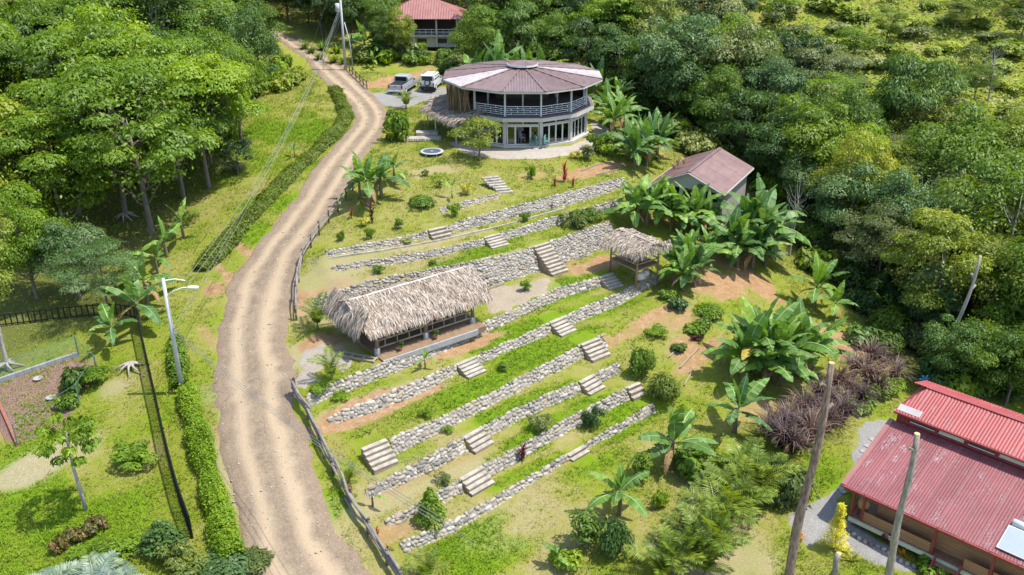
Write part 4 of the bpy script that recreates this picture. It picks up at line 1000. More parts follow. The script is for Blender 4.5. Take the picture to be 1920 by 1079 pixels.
for x in (-3.7, 0, 3.7):
    for s, ye in ((-1, YF), (1, YB)): MB().tube([(x, YR, RZ - .15), (x, ye, EZ + .05)], .06, 6).build('rafter', M_LOG, ran)
sf = math.hypot(YR - YF, RZ - EZ); uf = ((0), (YR - YF) / sf, (RZ - EZ) / sf); sb = math.hypot(YB - YR, RZ - EZ); ub = (0, -(YB - YR) / sb, (RZ - EZ) / sb)
hl = math.hypot(.85, 1.35)
thatch_roof(ran, [((X0, YF, EZ), (1, 0, 0), uf, X1 - X0, sf, 1, 560, .7, .1), ((X0, YB, EZ), (1, 0, 0), ub, X1 - X0, sb, 2, 330, .8, .3),
                  ((X0 - .45, YF + .2, EZ + .1), (0, 1, 0), (.53, 0, .85), YB - YF - .4, hl * .95, 3, 380, .8, .45), ((X1 + .05, YF + .2, EZ), (0, 1, 0), (-.2, .1, .97), YB - YF - .4, .5, 4, 200, .6, .6)],
            [[(X0, YF, EZ), (X1, YF, EZ), (X1, YR, RZ), (X0, YR, RZ)], [(X1, YB, EZ), (X0, YB, EZ), (X0, YR, RZ), (X1, YR, RZ)]])
# split-bamboo ridge cover, in lengths
M_RIDGE = simple('ridge_pole', (.52, .45, .36), .8, .35, 2, .3)
xx = X0 + .1
while xx < X1 - .4:
    l = random.uniform(1.2, 2.2); l = min(l, X1 - .1 - xx)
    MB().box((xx + l / 2, YR - .02, RZ + .1), (l, .22, .05), Matrix.Rotation(random.uniform(-.02, .02), 3, 'Y')).build('ridge_cover', M_RIDGE, ran); xx += l * .97
# bench, pots and planter inside
for i, x in enumerate((-1.9, 1.8)):
    b = thing('log_bench', ['plank bench in the left half of the thatched shelter', 'plank bench in the right half of the thatched shelter'][i], 'bench', ro + RTX * x + RNX * 1.5 + Vector((0, 0, .02)), RA)
    MB().box((0, 0, .42), (2.2, .4, .07)).build('seat', M_WOODM, b)
    for s in (-.9, .9): MB().box((s, 0, .195), (.1, .34, .38)).build('leg', M_WOODM, b)
M_TERRA = simple('terracotta', (.34, .13, .08), .8, .2, 5)
for i, x in enumerate((-2.3, -.5 + .9)):
    p = thing('flower_pot', ['terracotta pot with a plant behind the left kerb of the thatched shelter', 'terracotta pot with a plant near the middle post of the thatched shelter'][i], 'flower pot', ro + RTX * x - RNX * .45 + Vector((0, 0, .02)))
    MB().tube([(0, 0, 0), (0, 0, .28), (0, 0, .3)], [.1, .16, .14], 10).build('pot', M_TERRA, p, True); inst('foliage', SHM['loose'][0], p, (0, 0, .25), (0, 0, 0), (.25, .25, .3))
# stepping planks at the shelter's road end
pk = thing('plank_frame', 'wooden ladder-like plank frame on the ground at the road end of the shelter', 'plank frame', G(672, 672, .03), RA + R(-58))
for s in (-.22, .22): MB().box((0, s, .06), (2.6, .12, .12)).build('beam', M_BAMBOO, pk)
for x in (-1.2, -.4, .4, 1.2): MB().box((x, 0, .121), (.14, .62, .06)).build('plank', M_BAMBOO, pk)

# small thatched hut on posts
hz = -4.15; hc = RTX * 46.6 + RNX * 46.0 + Vector((0, 0, z1(*(RTX * 46.6 + RNX * 46.0)[:2])))
hc.z = -4.2
hut = thing('thatched_hut', 'small thatched lookout hut with a raised platform on poles', 'hut', hc, RA)
for x, y in ((-1.15, -1.4), (1.1, -1.4), (-1.15, 1.5), (1.1, 1.5)):
    MB().tube([(x, y, -.5), (x, y, 2.35)], [.085, .07], 8).build('post', M_LOG, hut, True)
for i in range(9): MB().box((-1.08 + i * .27, .05, .95), (.25, 2.95, .05)).build('floor_board', M_WOODM, hut)
for z in (.88, 1.38):
    for (a, b) in (((-1.15, -1.4), (1.1, -1.4)), ((-1.15, 1.5), (1.1, 1.5)), ((-1.15, -1.4), (-1.15, 1.5)), ((1.1, -1.4), (1.1, 1.5))): MB().tube([(*a, z), (*b, z)], .05, 6).build('rail', M_BAMBOO, hut, True)
hx, hy, he, hr = 1.75, 1.9, 2.3, 2.9
sl = math.hypot(hx, hr - he)
thatch_roof(hut, [((-hx, -hy, he), (0, 1, 0), (hx / sl, 0, (hr - he) / sl), 2 * hy, sl, 11, 300, .6, .4), ((hx, -hy, he), (0, 1, 0), (-hx / sl, 0, (hr - he) / sl), 2 * hy, sl, 12, 300, .6, .5), ((-hx + .1, -hy, he + .25), (1, 0, 0), (0, .35, .94), 2 * hx - .2, .35, 13, 260, .65, .9)],
            [[(-hx, -hy, he), (0, -hy, hr), (0, hy, hr), (-hx, hy, he)], [(hx, -hy, he), (hx, hy, he), (0, hy, hr), (0, -hy, hr)]])
MB().tube([(0, -hy - .1, hr + .1), (0, hy, hr + .1)], .07, 6).build('ridge_pole', M_RIDGE, hut)
# sacks under the hut
M_SACK = simple('sack_cloth', (.55, .48, .44), .9, .3, 5, .3)
for i, (x, y, s) in enumerate([(-.3, -1.0, .5), (.4, -.8, .42)]):
    r_ = [[Vector((x + (a_ := k / 8 * 6.283) * 0 + math.cos(a_) * s * w, y + math.sin(a_) * s * w * .7, z)) for k in range(8)] for z, w in ((0, .8), (.15, 1), (.35, .9), (.5, .45), (.55, .15))]
    q = thing('sack', ['pale filled sack under the small hut, the larger one', 'pale filled sack under the small hut, the smaller one'][i], 'sack', hc + Vector((0, 0, -.15)), RA); MB().loft(r_).build('bag', M_SACK, q, True)

# lean-to of palm thatch at the round house
lt = thing('thatch_awning', 'palm-thatch awning on thin posts against the round house', 'awning', (-6.4, 90.0, 0), 0)
TP0 = [Vector(p) for p in ((1.1, -5.0, 2.5), (-2.6, 1.4, 2.35), (-.9, 6.2, 2.7), (1.9, 3.4, 3.0), (1.9, -1.5, 3.0))]
for x, y, h_ in ((.95, -3.6, 2.5), (-1.35, .4, 2.35), (-2.4, 3.4, 2.3)): MB().tube([(x, y, -.1), (x, y, h_)], .07, 7).build('post', M_WHITE, lt, True)
def edge_plane(a, b, c, seed, dens=230, ln=.8, fr=.5):
    a, b, c = Vector(a), Vector(b), Vector(c); ux = (b - a).normalized(); w = c - a; uy = w - ux * w.dot(ux); return (tuple(a), tuple(ux), tuple(uy.normalized()), (b - a).length, uy.length, seed, dens, ln, fr)
thatch_roof(lt, [edge_plane((1.1, -5.0, 2.4), (-2.6, 1.4, 2.3), (2.2, .0, 3.1), 21), edge_plane((-2.6, 1.4, 2.3), (-2.2, 5.4, 2.4), (1.9, 3.0, 3.1), 22)],
            [[(1.1, -5.0, 2.4), (2.6, -2.2, 3.1), (1.9, 3.0, 3.1), (-2.6, 1.4, 2.3)], [(-2.6, 1.4, 2.3), (1.9, 3.0, 3.1), (1.5, 5.6, 3.0), (-2.2, 5.4, 2.4)]])
MB().bar((1.1, -5.0, 2.42), (-2.6, 1.4, 2.3), .08, .1).build('eave_beam', M_LOG, lt)
# dry hanging palm fronds against the balcony
M_DRYF = thatch_mat('dry_frond', (.11, .075, .042), (.21, .145, .082), (.35, .26, .155))
m = []
r_ = np.random.default_rng(5)
for k in range(9):
    c = np.array([-6.0 + .18 * k - 0, 88.6 - .22 * k + .3 * (k % 3), 5.35]); n = 60; p = c + r_.normal(0, .16, (n, 3)) * np.array([1, 1, .3])
    l = r_.uniform(1.4, 2.9, n); w = r_.uniform(.03, .07, n); e = p + np.stack([r_.normal(0, .16, n), r_.normal(0, .16, n), -l], 1); s = unit(np.stack([r_.normal(0, 1, n), r_.normal(0, 1, n), 0 * l], 1))
    V = np.stack([p - s * w[:, None], p + s * w[:, None], e + s * w[:, None] * .5, e - s * w[:, None] * .5], 1).reshape(-1, 3); m.append((V, np.arange(4 * n).reshape(n, 4), r_.random(n)))
V, F, Q = cat_leaves(m)
df = thing('dry_frond_screen', 'curtain of dry brown palm fronds hanging beside the round house balcony', 'frond screen', (0, 0, 0))
inst('fronds', np_mesh('fronds', V, F, M_DRYF, Q), df)['kind'] = 'stuff'

# trampoline
tr = thing('trampoline', 'round trampoline with grey mat and white rim on the lawn', 'trampoline', G(810, 289, .0))
M_RIM = simple('pale_rim', (.36, .39, .42), .6, .15, 4); M_TMAT = simple('mat_grey', (.075, .085, .10), .7, .2, 3)
cir = lambda r, z: [Vector((r * math.cos(a), r * math.sin(a), z)) for a in np.linspace(0, 2 * math.pi, 36, endpoint=False)]
MB().loft([cir(.86, .30), cir(1.08, .30), cir(1.12, .27), cir(1.1, .22), cir(.86, .26), cir(.86, .30)], cap=False).build('rim_pad', M_RIM, tr, True)
MB().loft([cir(.87, .285), cir(.87, .275)]).build('jump_mat', M_TMAT, tr)
MB().box((0, 0, .29), (.22, .2, .004)).build('logo_patch', M_RIM, tr)
for k in range(6): a = k * math.pi / 3; MB().tube([(1.0 * math.cos(a), 1.0 * math.sin(a), -.05), (1.0 * math.cos(a), 1.0 * math.sin(a), .25)], .03, 6).build('leg', M_GALV, tr)

# ------------------------------------------------------------------ generic gabled corrugated roof plane
def corr(o, ux, uy, L, D, pitch=.2, amp=.025, cut=None):
    """o eave corner, ux along eave (unit), uy up slope (unit); cut(x) -> (d0, d1) clip along slope"""
    o, ux, uy = Vector(o), Vector(ux).normalized(), Vector(uy).normalized(); nz = ux.cross(uy)
    if nz.z < 0: nz = -nz
    m = MB(); xs_ = np.linspace(0, L, max(3, int(L / pitch * 4)))
    for x in xs_:
        d0, d1 = cut(x) if cut else (0, D); dz = nz * (amp * math.cos(2 * math.pi * x / pitch))
        m.v += [tuple(o + ux * x + uy * d0 + dz), tuple(o + ux * x + uy * d1 + dz)]
    m.f = [(2 * i, 2 * i + 2, 2 * i + 3, 2 * i + 1) for i in range(len(xs_) - 1)]
    return m
# ------------------------------------------------------------------ red house in the corner
RO = P(1584, 910, -6.7); RH = R(-44.65); gzr = -9.15
red = thing('red_house', 'red metal-roofed wooden house with a raised clerestory roof', 'house', (RO.x, RO.y, -6.7), RH)
M_REDP = simple('red_trim', (.24, .045, .04), .5, .25, 3)
M_PLANK = simple('plank_wall', (.36, .19, .09), .6, .4, 1.4, .25, stretch=(.6, 4, 9))
M_PALEG = simple('pale_green_beam', (.52, .54, .38), .7, .2, 3)
LR = 14.0; y1_, zt_ = 5.55, 1.7; n1 = math.hypot(y1_, zt_)
n_sh = 14
for i in range(n_sh):            # roof sheets one by one
    w = LR / n_sh; corr((i * w, 0, .012 * (i % 2)), (1, 0, 0), (0, y1_, zt_), w + .04, n1 + random.uniform(-.03, .03), .15, .011).build('roof_sheet', M_ROOFR, red, True)
MB().bar((-.1, 0, .02), (-.1, y1_, zt_ + .02), .26, .05, (0, 0, 1)).build('verge_board', M_ROOFS, red)
MB().box((LR / 2, -.06, -.06), (LR + .2, .12, .1)).build('gutter', M_REDP, red)
for x in np.arange(1.2, LR, 1.3): MB().box((x, -.1, .05), (.04, .08, .16)).build('gutter_bracket', M_ROOFS, red)
MB().box((LR / 2, 0.09, -.16), (LR, .06, .2)).build('fascia', M_REDP, red)
# clerestory
cy, cz = 5.4, zt_ + .75
MB().box((LR / 2 + .05, cy + .35, zt_ + .02), (LR - .1, .08, 1.22)).build('clerestory_wall', M_REDP, red)
for i in range(8):
    x = 1.2 + i * 1.62
    f = MB().box((x + .4, cy + .285, zt_ + .42), (1.35, .05, .34)).build('clerestory_window', M_PALEG if i % 2 else M_WOODD, red)
    MB().box((x + .4, cy + .25, zt_ + .24), (1.4, .05, .05)).build('sill', M_WHITE, f)
for i in range(3): MB().box((.3 + .22 * i, cy + .3, zt_ + .3), (.06, .06, .7)).build('clerestory_stud', M_REDP, red)
ry, rz_ = 7.75, cz + .85; dl = math.hypot(ry - cy, rz_ - cz)
for i in range(13):
    w = LR / 13; x0 = i * w
    corr((x0, cy - .05, cz + .01 * (i % 2)), (1, 0, 0), (0, ry - cy, rz_ - cz), w + .03, dl, .17, .02, cut=lambda x, x0=x0: (0, min(dl, (x0 + x + .02) * dl / .85 if x0 + x < .85 else dl))).build('upper_roof_sheet', M_ROOFR2 if i > 1 else M_ROOFR2, red, True)
    corr((x0, 2 * ry - cy, cz), (1, 0, 0), (0, -(ry - cy), rz_ - cz), w + .03, dl, .17, .02).build('upper_roof_sheet', M_ROOFR2, red, True)
MB().add([(0, cy, cz), (.85, ry, rz_), (0, 2 * ry - cy, cz)], [(0, 1, 2)]).build('hip_end', M_ROOFR2, red)
MB().bar((.8, ry, rz_ + .03), (LR, ry, rz_ + .03), .3, .05).build('ridge_cap', M_ROOFR2, red)
MB().box((LR / 2, cy - .1, cz - .06), (LR, .1, .1)).build('upper_gutter', M_REDP, red)
MB().box((.75, cy + .3, cz + .145), (1.3, .5, .02), Matrix.Rotation(math.atan2(rz_ - cz, ry - cy), 3, 'X')).build('whitewashed_patch', M_ROOFW, red)
MB().add([(8.4, 6.4, cz + .41), (10.2, 6.4, cz + .41), (10.4, 7.3, cz + .735), (8.6, 7.4, cz + .77)], [(0, 1, 2, 3)])
# body: floor, posts, plank wall set back, railing
fz = -1.9
MB().box((LR / 2 + .3, 3.4, fz - .08), (LR - .4, 6.6, .16)).build('floor', M_WOODM, red)
MB().box((LR / 2 + .3, .06, fz - .1), (LR - .4, .12, .22)).build('floor_beam', M_PALEG, red)
for i in range(12): MB().box((LR / 2 + .95, .85, fz + .07 + i * .15), (LR - 1.5, .05, .14)).build('wall_plank', M_PLANK, red)
MB().box((LR / 2 + .95, 3.4, fz + 1.05), (LR - 1.52, 5.0, 2.0)).build('house_body', M_PLANK, red)
for x in (.55, 1.15, 5.0, 7.9, 10.8): MB().box((x, .2, fz / 2 - .05), (.13, .13, -fz)).build('post', M_REDP, red)
for z in (.35, .8): MB().box((.55, 1.0, fz + z), (.06, 1.6, .06)).build('rail', M_REDP, red)
for y in np.arange(.35, 1.8, .25): MB().box((.55, y, fz + .4), (.04, .04, .8)).build('baluster', M_REDP, red)
for x0, x1 in ((1.2, 4.9), (6.6, 7.8), (8.0, 10.7)):
    for i in range(4): MB().box(((x0 + x1) / 2, .22, fz + .1 + i * .16), (x1 - x0, .03, .15)).build('parapet_plank', M_PLANK, red)
for x in np.arange(.6, LR, 2.4): MB().box((x, .4, fz - .5), (.25, .25, .75)).build('pier', M_CEMENT, red)
MB().box((8.55, 1.05, .42), (1.5, 1.6, .08), Matrix.Rotation(math.atan2(zt_, y1_), 3, 'X')).build('solar_frame', M_GALV, red)
M_SOLAR = simple('solar_glass', (.30, .34, .37), .25, .1, 1, spec=.5)
MB().box((8.55, 1.04, .465), (1.4, 1.5, .02), Matrix.Rotation(math.atan2(zt_, y1_), 3, 'X')).build('solar_panel', M_SOLAR, red)
MB().tube([(7.9, 2.1, .75), (9.3, 2.1, .75)], .2, 10).build('water_tank', M_GALV, red, True)
sr = thing('wooden_steps', 'short flight of wooden steps with red stringers at the red house porch', 'stairs', red.matrix_world @ Vector((0, 0, 0)) if False else (RO.x, RO.y, -6.7), RH)
for i in range(3): MB().box((5.95, -.22 - i * .3, fz - .12 - i * .2), (1.15, .28, .05)).build('tread', M_WOODM, sr)
for x in (5.32, 6.58): MB().bar((x, .05, fz + .2), (x, -1.0, fz - .55), .07, .3, (0, 0, 1)).build('stringer', M_REDP, sr)
# round wooden stool-drum on the porch
dr = thing('wicker_chair', 'round tan wicker chair on dark legs on the red house porch', 'chair', (RO.x, RO.y, -6.7), RH)
M_WICK = simple('wicker', (.55, .34, .13), .7, .3, 8, .4)
rr = [[Vector((.95 + math.cos(a) * w, .75 + math.sin(a) * w, fz + z)) for a in np.linspace(0, 6.283, 12, endpoint=False)] for z, w in ((.5, .2), (.55, .32), (.8, .34), (1.05, .26), (1.1, .1))]
MB().loft(rr).build('basket_seat', M_WICK, dr, True)
for sx in (-.2, .2):
    for sy in (-.2, .2): MB().tube([(.95 + sx, .75 + sy, fz), (.95 + sx * .8, .75 + sy * .8, fz + .55)], .03, 6).build('leg', M_REDP, dr)

# ------------------------------------------------------------------ small house with brown roof, right of the terraces
SB = Vector((15.3, 75.0, 0)); sd = R(60.5)                  # ridge runs to the back right
sm = thing('gable_cottage', 'small two-storey cream cottage with brown metal gable roof among banana plants', 'house', (15.4, 75.4, -.75), sd - R(90))
HW, HL, EZ2, RZ2 = 3.35, 8.8, 0.0, 1.45
sn = math.hypot(HW, RZ2 - EZ2)
for s in (-1, 1):
    for i in range(8): corr((s * HW, -.5 + i * HL / 8, .008 * (i % 2)), (0, 1, 0), (-s * HW, 0, RZ2 - EZ2), HL / 8 + .03, sn, .22, .02).build('roof_sheet', M_ROOFB, sm, True)
MB().bar((0, -.5, RZ2 + .03), (0, HL - .5, RZ2 + .03), .3, .05).build('ridge_cap', M_ROOFM, sm)
for s in (-1, 1): MB().bar((s * HW, -.52, EZ2 - .06), (0, -.52, RZ2 - .06), .06, .16, (0, 1, 0)).build('barge_board', M_CREAM, sm); MB().bar((s * HW, -.5, EZ2 - .05), (s * HW, HL - .5, EZ2 - .05), .05, .14).build('gutter', M_CREAM, sm)
wy = .15; HX = HW - .45
MB().add([(-HX, wy, -.02), (HX, wy, -.02), (0, wy, RZ2 - .15)], [(0, 1, 2)]).build('gable_wall', M_CREAM, sm)
for (x0, x1, z0, z1_, nm) in ((-HX, HX, -1.75, -1.05, 'wall_band'), (-HX, HX, -.2, -.02, 'wall_head'), (-HX, -HX + .2, -4.2, -.02, 'corner_post'), (HX - .2, HX, -4.2, -.02, 'corner_post'), (-.85, -.6, -1.05, -.2, 'pier'), (1.25, 1.45, -1.05, -.2, 'pier'), (-HX, HX, -4.3, -3.0, 'lower_wall')):
    MB().box(((x0 + x1) / 2, wy + .1, (z0 + z1_) / 2), (x1 - x0, .2 + .004 * (nm == 'pier'), z1_ - z0)).build(nm, M_CREAM, sm)
for (x0, x1) in ((-HX + .2, -1.4), (-1.4, -.85), (-.6, .3), (.3, 1.25), (1.45, HX - .2)):
    fr = MB()
    for xx_ in (x0 + .03, x1 - .03): fr.box((xx_, wy + .05, -.62), (.05, .06, .84))
    f = fr.build('window', M_WHITE, sm); MB().box(((x0 + x1) / 2, wy + .06, -.62), (x1 - x0 - .1, .012, .84)).build('pane', M_GLASS, f)
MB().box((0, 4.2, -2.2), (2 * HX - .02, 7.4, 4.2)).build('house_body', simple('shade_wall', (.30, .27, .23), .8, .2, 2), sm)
# things lying on the left slope of that roof
for i, (x, y) in enumerate([(-2.2, 2.0), (-1.7, 3.2), (-2.4, 3.6)]):
    q = thing('roof_debris', ['dead leaf heap on the cottage roof, nearest the gable', 'dead leaf heap on the cottage roof, in the middle of three', 'dead leaf heap on the cottage roof, at the eave'][i], 'leaf heap', sm.matrix_basis @ Vector((x, y, 0)) + Vector((0, 0, RZ2 * (1 - abs(x) / HW) + .05 )))
    for j in range(3): inst('dead_leaf', BL['dead'][j % 2], q, (0, 0, .1), (0, -1.6, j * 2.0), (.5, .6, .5), M_DEAD)

# ------------------------------------------------------------------ house with salmon roof at the top
TO = Vector((-12.2, 131.0, 2.3))
th_ = thing('salmon_roof_house', 'distant white house with salmon hipped roof and railed porch above the drive', 'house', TO)
def hip(o, W, D, h, e, mat, parent):
    x, y = W / 2, D / 2; r = max(.2, x - y)
    c = [(-x, -y, e), (x, -y, e), (x, y, e), (-x, y, e)]; t0, t1 = (-r, 0, e + h), (r, 0, e + h)
    def cutf(x_): return (0, 1)
    L = math.hypot(y, h)
    corr(c[0], (1, 0, 0), (0, y, h), W, L, .35, .03, cut=lambda q: (0, L * min(1, q / (x - r), (W - q) / (x - r)))).build('roof_slope', mat, parent, True)
    corr(c[2], (-1, 0, 0), (0, -y, h), W, L, .35, .03, cut=lambda q: (0, L * min(1, q / (x - r), (W - q) / (x - r)))).build('roof_slope', mat, parent, True)
    L2 = math.hypot(x - r, h)
    corr(c[1], (0, 1, 0), (-(x - r), 0, h), D, L2, .35, .03, cut=lambda q: (0, L2 * min(1, q / y, (D - q) / y))).build('roof_slope', mat, parent, True)
    corr(c[3], (0, -1, 0), ((x - r), 0, h), D, L2, .35, .03, cut=lambda q: (0, L2 * min(1, q / y, (D - q) / y))).build('roof_slope', mat, parent, True)
hip((0, 0, 0), 11.6, 9.0, 2.2, 3.9, M_ROOFS, th_)
MB().box((0, 1.6, 2.8), (8.4, 4.4, 2.2)).build('upper_wall', M_WOODD, th_)
MB().box((0, -.2, .75), (8.8, 6.4, 1.5)).build('lower_wall', M_CREAM, th_)
MB().box((0, -.4, 1.6), (10, 7.4, .2)).build('porch_floor', M_CREAM, th_)
for x in (-4.6, -1.2, 1.9, 4.7):
    MB().box((x, -3.9, 2.05), (.22, .22, 3.9)).build('porch_post', M_CREAM, th_)
for z in (2.1, 2.45): MB().box((0, -3.9, z), (9.6, .08, .08)).build('porch_rail', M_WHITE, th_)
for x in np.arange(-4.4, 4.7, .8): MB().box((x, -3.9, 2.1), (.06, .06, .7)).build('baluster', M_WHITE, th_)
for x in (-3, -.2, 2.6): MB().box((x, -3.42, .85), (1.3, .06, .6)).build('window', M_WOODD, th_)
# ------------------------------------------------------------------ vehicles
M_SILVER = simple('silver_paint', (.46, .47, .48), .3, .08, 1, metal=.35, spec=.5)
M_CARW = simple('white_car_paint', (.66, .67, .66), .3, .08, 1, spec=.5)
M_BLK = simple('black_plastic', (.02, .02, .022), .5, .2, 4)
M_CGLASS = simple('car_glass', (.02, .024, .028), .1, .1, 2, spec=.7)
M_LAMP = simple('tail_lamp', (.45, .02, .02), .3, .1, 3)
def wheel(root, x, y, r=.37, w=.24):
    t = MB().tube([(x - w / 2, y, r), (x - w / 2 + .03, y, r), (x + w / 2 - .03, y, r), (x + w / 2, y, r)], [r * .88, r, r, r * .88], 18).build('wheel', M_BLK, root, True)
    MB().tube([(x - w / 2 - .01, y, r), (x + w / 2 + .01, y, r)], r * .58, 12).build('rim', M_GALV, t)
def lofty(sections):
    """sections: list of (y, halfwidth_bottom, halfwidth_top, z0, z1)"""
    return MB().loft([[Vector((-b, y, z0)), Vector((b, y, z0)), Vector((b * 1.0, y, z0 + (z1_ - z0) * .55)), Vector((t, y, z1_)), Vector((-t, y, z1_)), Vector((-b, y, z0 + (z1_ - z0) * .55))] for (y, b, t, z0, z1_) in sections])
def pickup(pos, rz, label):
    c = thing('pickup_truck', label, 'truck', pos, rz)
    lofty([(-2.75, .94, .9, .5, 1.12), (-2.7, .97, .94, .42, 1.15), (.75, .98, .95, .42, 1.15), (1.6, .98, .93, .42, 1.16), (2.6, .95, .86, .45, 1.06), (2.8, .85, .75, .5, .95)]).build('body', M_SILVER, c)
    lofty([(-.75, .92, .74, 1.14, 1.82), (-.45, .92, .76, 1.14, 1.88), (.8, .92, .75, 1.14, 1.86), (1.55, .9, .7, 1.14, 1.2)]).build('cab', M_SILVER, c)
    MB().box((0, -1.75, 1.165), (1.66, 1.86, .03)).build('bed_cover', M_BLK, c)
    MB().box((0, -.755, 1.5), (1.42, .06, .46), Matrix.Rotation(-.1, 3, 'X')).build('rear_window', M_CGLASS, c)
    for s in (-1, 1):
        MB().box((s * .86, .1, 1.5), (.05, 1.3, .4), Matrix.Rotation(-s * .22, 3, 'Y')).build('side_window', M_CGLASS, c)
        MB().box((s * .82, -2.755, .98), (.2, .06, .34)).build('tail_light', M_LAMP, c)
        MB().box((s * 1.06, .95, 1.22), (.18, .1, .16)).build('mirror', M_BLK, c)
        MB().box((s * .985, -.9, .72), (.02, .5, .02)).build('door_seam', M_BLK, c)
        for y in (-1.75, 1.75): wheel(c, s * .86, y)
    MB().bar((0, .85, 1.84), (0, 1.52, 1.22), 1.4, .04, (0, 0, 1)).build('windscreen', M_CGLASS, c)
    MB().box((0, -2.765, .82), (1.36, .04, .55)).build('tailgate', M_SILVER, c); MB().box((0, -2.8, 1.0), (.3, .03, .07)).build('handle', M_BLK, c)
    MB().box((0, -2.84, .47), (1.85, .18, .17)).build('bumper', M_GALV, c); MB().box((0, -2.94, .5), (.4, .02, .13)).build('number_plate', M_WHITE, c)
    return c
def suv(pos, rz, label):
    c = thing('off_road_car', label, 'car', pos, rz)
    lofty([(-2.2, .86, .84, .5, 1.12), (-2.15, .9, .87, .45, 1.15), (.9, .9, .87, .45, 1.15), (2.0, .88, .82, .48, 1.08), (2.2, .8, .74, .5, 1.0)]).build('body', M_CARW, c)
    lofty([(-2.12, .85, .76, 1.14, 1.84), (-1.95, .86, .78, 1.14, 1.9), (.4, .86, .76, 1.14, 1.88), (1.0, .85, .7, 1.14, 1.2)]).build('cabin', M_CARW, c)
    MB().box((0, -2.13, 1.52), (1.3, .05, .48)).build('rear_window', M_CGLASS, c)
    for s in (-1, 1):
        for y, l in ((-1.35, .9), (-.2, 1.0)): MB().box((s * .825, y, 1.53), (.05, l, .42), Matrix.Rotation(-s * .14, 3, 'Y')).build('side_window', M_CGLASS, c)
        MB().box((s * .77, -2.2, .85), (.16, .06, .26)).build('tail_light', M_LAMP, c)
        MB().bar((s * .62, -1.8, 1.95), (s * .62, .2, 1.94), .04, .05).build('roof_rail', M_BLK, c)
        MB().box((s * .97, .55, 1.2), (.16, .1, .16)).build('mirror', M_BLK, c)
        for y in (-1.4, 1.4): wheel(c, s * .8, y, .38)
    sw = MB().tube([(.08, -2.2, 1.05), (.08, -2.42, 1.05)], .37, 18).build('spare_wheel', M_BLK, c); MB().tube([(.08, -2.425, 1.05), (.08, -2.45, 1.05)], .24, 14).build('rim', M_WHITE, sw)
    MB().bar((0, .45, 1.86), (0, 1.0, 1.2), 1.35, .04).build('windscreen', M_CGLASS, c)
    MB().box((0, -2.3, .5), (1.75, .2, .2)).build('bumper', M_BLK, c); MB().box((-.45, -2.225, .82), (.36, .03, .14)).build('number_plate', M_WHITE, c)
    return c
pickup(G(757, 170, .03), R(-14), 'silver pickup truck parked on the gravel, tailgate to the camera')
suv(G(810, 165, .03), R(-10), 'white off-road car with a spare wheel on its back door')

# ------------------------------------------------------------------ poles, lamp, wires
M_POLE = simple('concrete_pole', (.46, .46, .45), .8, .2, 3, .2); M_WIRE = simple('wire', (.20, .20, .19), .5, .2, 4)
lp = G(343, 738)
lamp = thing('street_lamp', 'grey concrete street lamp post with a white lamp head beside the hedge', 'street lamp', lp)
MB().tube([(0, 0, -.3), (0, 0, 7.75)], [.15, .095], 12).build('pole', M_POLE, lamp, True)
MB().tube([(0, 0, 6.55), (.5, -.05, 6.95), (1.1, -.1, 7.2), (1.4, -.12, 7.22)], .035, 7).build('arm', M_GALV, lamp, True)
MB().loft([[Vector((1.35 + x, -.12 + y * w, 7.22 + z * w * .6)) for y, z in ((-.16, 0), (-.12, .12), (.12, .12), (.16, 0), (.1, -.08), (-.1, -.08))] for x, w in ((0, .5), (.12, 1), (.5, 1.05), (.68, .6))]).build('lamp_head', M_WHITE, lamp, True)
MB().tube([(0, 0, 7.6), (.6, .25, 7.6), (1.15, .35, 7.45)], .03, 6).build('cable_bracket', M_GALV, lamp)
for z in (4.1, 4.5): MB().tube([(-.16, 0, z), (.22, -.05, z)], .06, 6).build('insulator', M_POLE, lamp)
up = G(648, 132)
ut = thing('utility_pole', 'tall grey utility pole with a transformer box beside the drive', 'utility pole', up)
MB().tube([(0, 0, -.3), (0, 0, 10.2)], [.19, .12], 10).build('pole', M_POLE, ut, True)
MB().tube([(-.42, -.1, 7.2), (-.42, -.1, 8.2)], .27, 12).build('transformer', M_POLE, ut, True)
MB().tube([(0, 0, 8.6), (-.8, 0, 8.9), (-1.5, 0, 8.85)], .05, 6).build('lamp_arm', M_GALV, ut); MB().box((-1.7, 0, 8.83), (.6, .2, .12)).build('lamp_head', M_WHITE, ut)
MB().tube([(.3, 0, 5.9), (.75, .1, 3.5), (.95, .2, 0)], .06, 6).build('drop_pipe', M_POLE, ut, True)
def sagline(a, b, sag, n=18): return [tuple(Vector(a).lerp(Vector(b), i / n) - Vector((0, 0, 4 * sag * (i / n) * (1 - i / n)))) for i in range(n + 1)]
def wire(a, b, sag, label, r=.014, cat='cable', name='power_cable'):
    o = MB().tube(sagline(a, b, sag), r, 5).build(name, M_WIRE); return tag(o, label, cat, 'overhead cables')
wl = lp + Vector((1.1, .35, 7.45)); wu = up
for i, (dz, dx) in enumerate([(0, 0), (-.25, .15)]): wire(wl + Vector((dx, 0, dz)), wu + Vector((0, 0, 8.2 + dz)), 2.2 + .3 * i, ['upper of two cables from the street lamp to the far utility pole', 'lower of two cables from the street lamp to the far utility pole'][i])
for i in range(2): wire(lp + Vector((.05, 0, 4.5 - .35 * i)), wu + Vector((-.1, 0, 7.4 - .4 * i)), 1.4, ['upper thin cable from the middle of the street lamp post up the road', 'lower thin cable from the middle of the street lamp post up the road'][i], .011)
for i in range(3): wire(lp + Vector((.15, -.05, 4.6 - .22 * i)), Vector((-2.2 + .4 * i, 27.5, 1.6 - .5 * i)), .7, ['top cable crossing the road from the street lamp', 'middle cable crossing the road from the street lamp', 'bottom cable crossing the road from the street lamp'][i], .012)
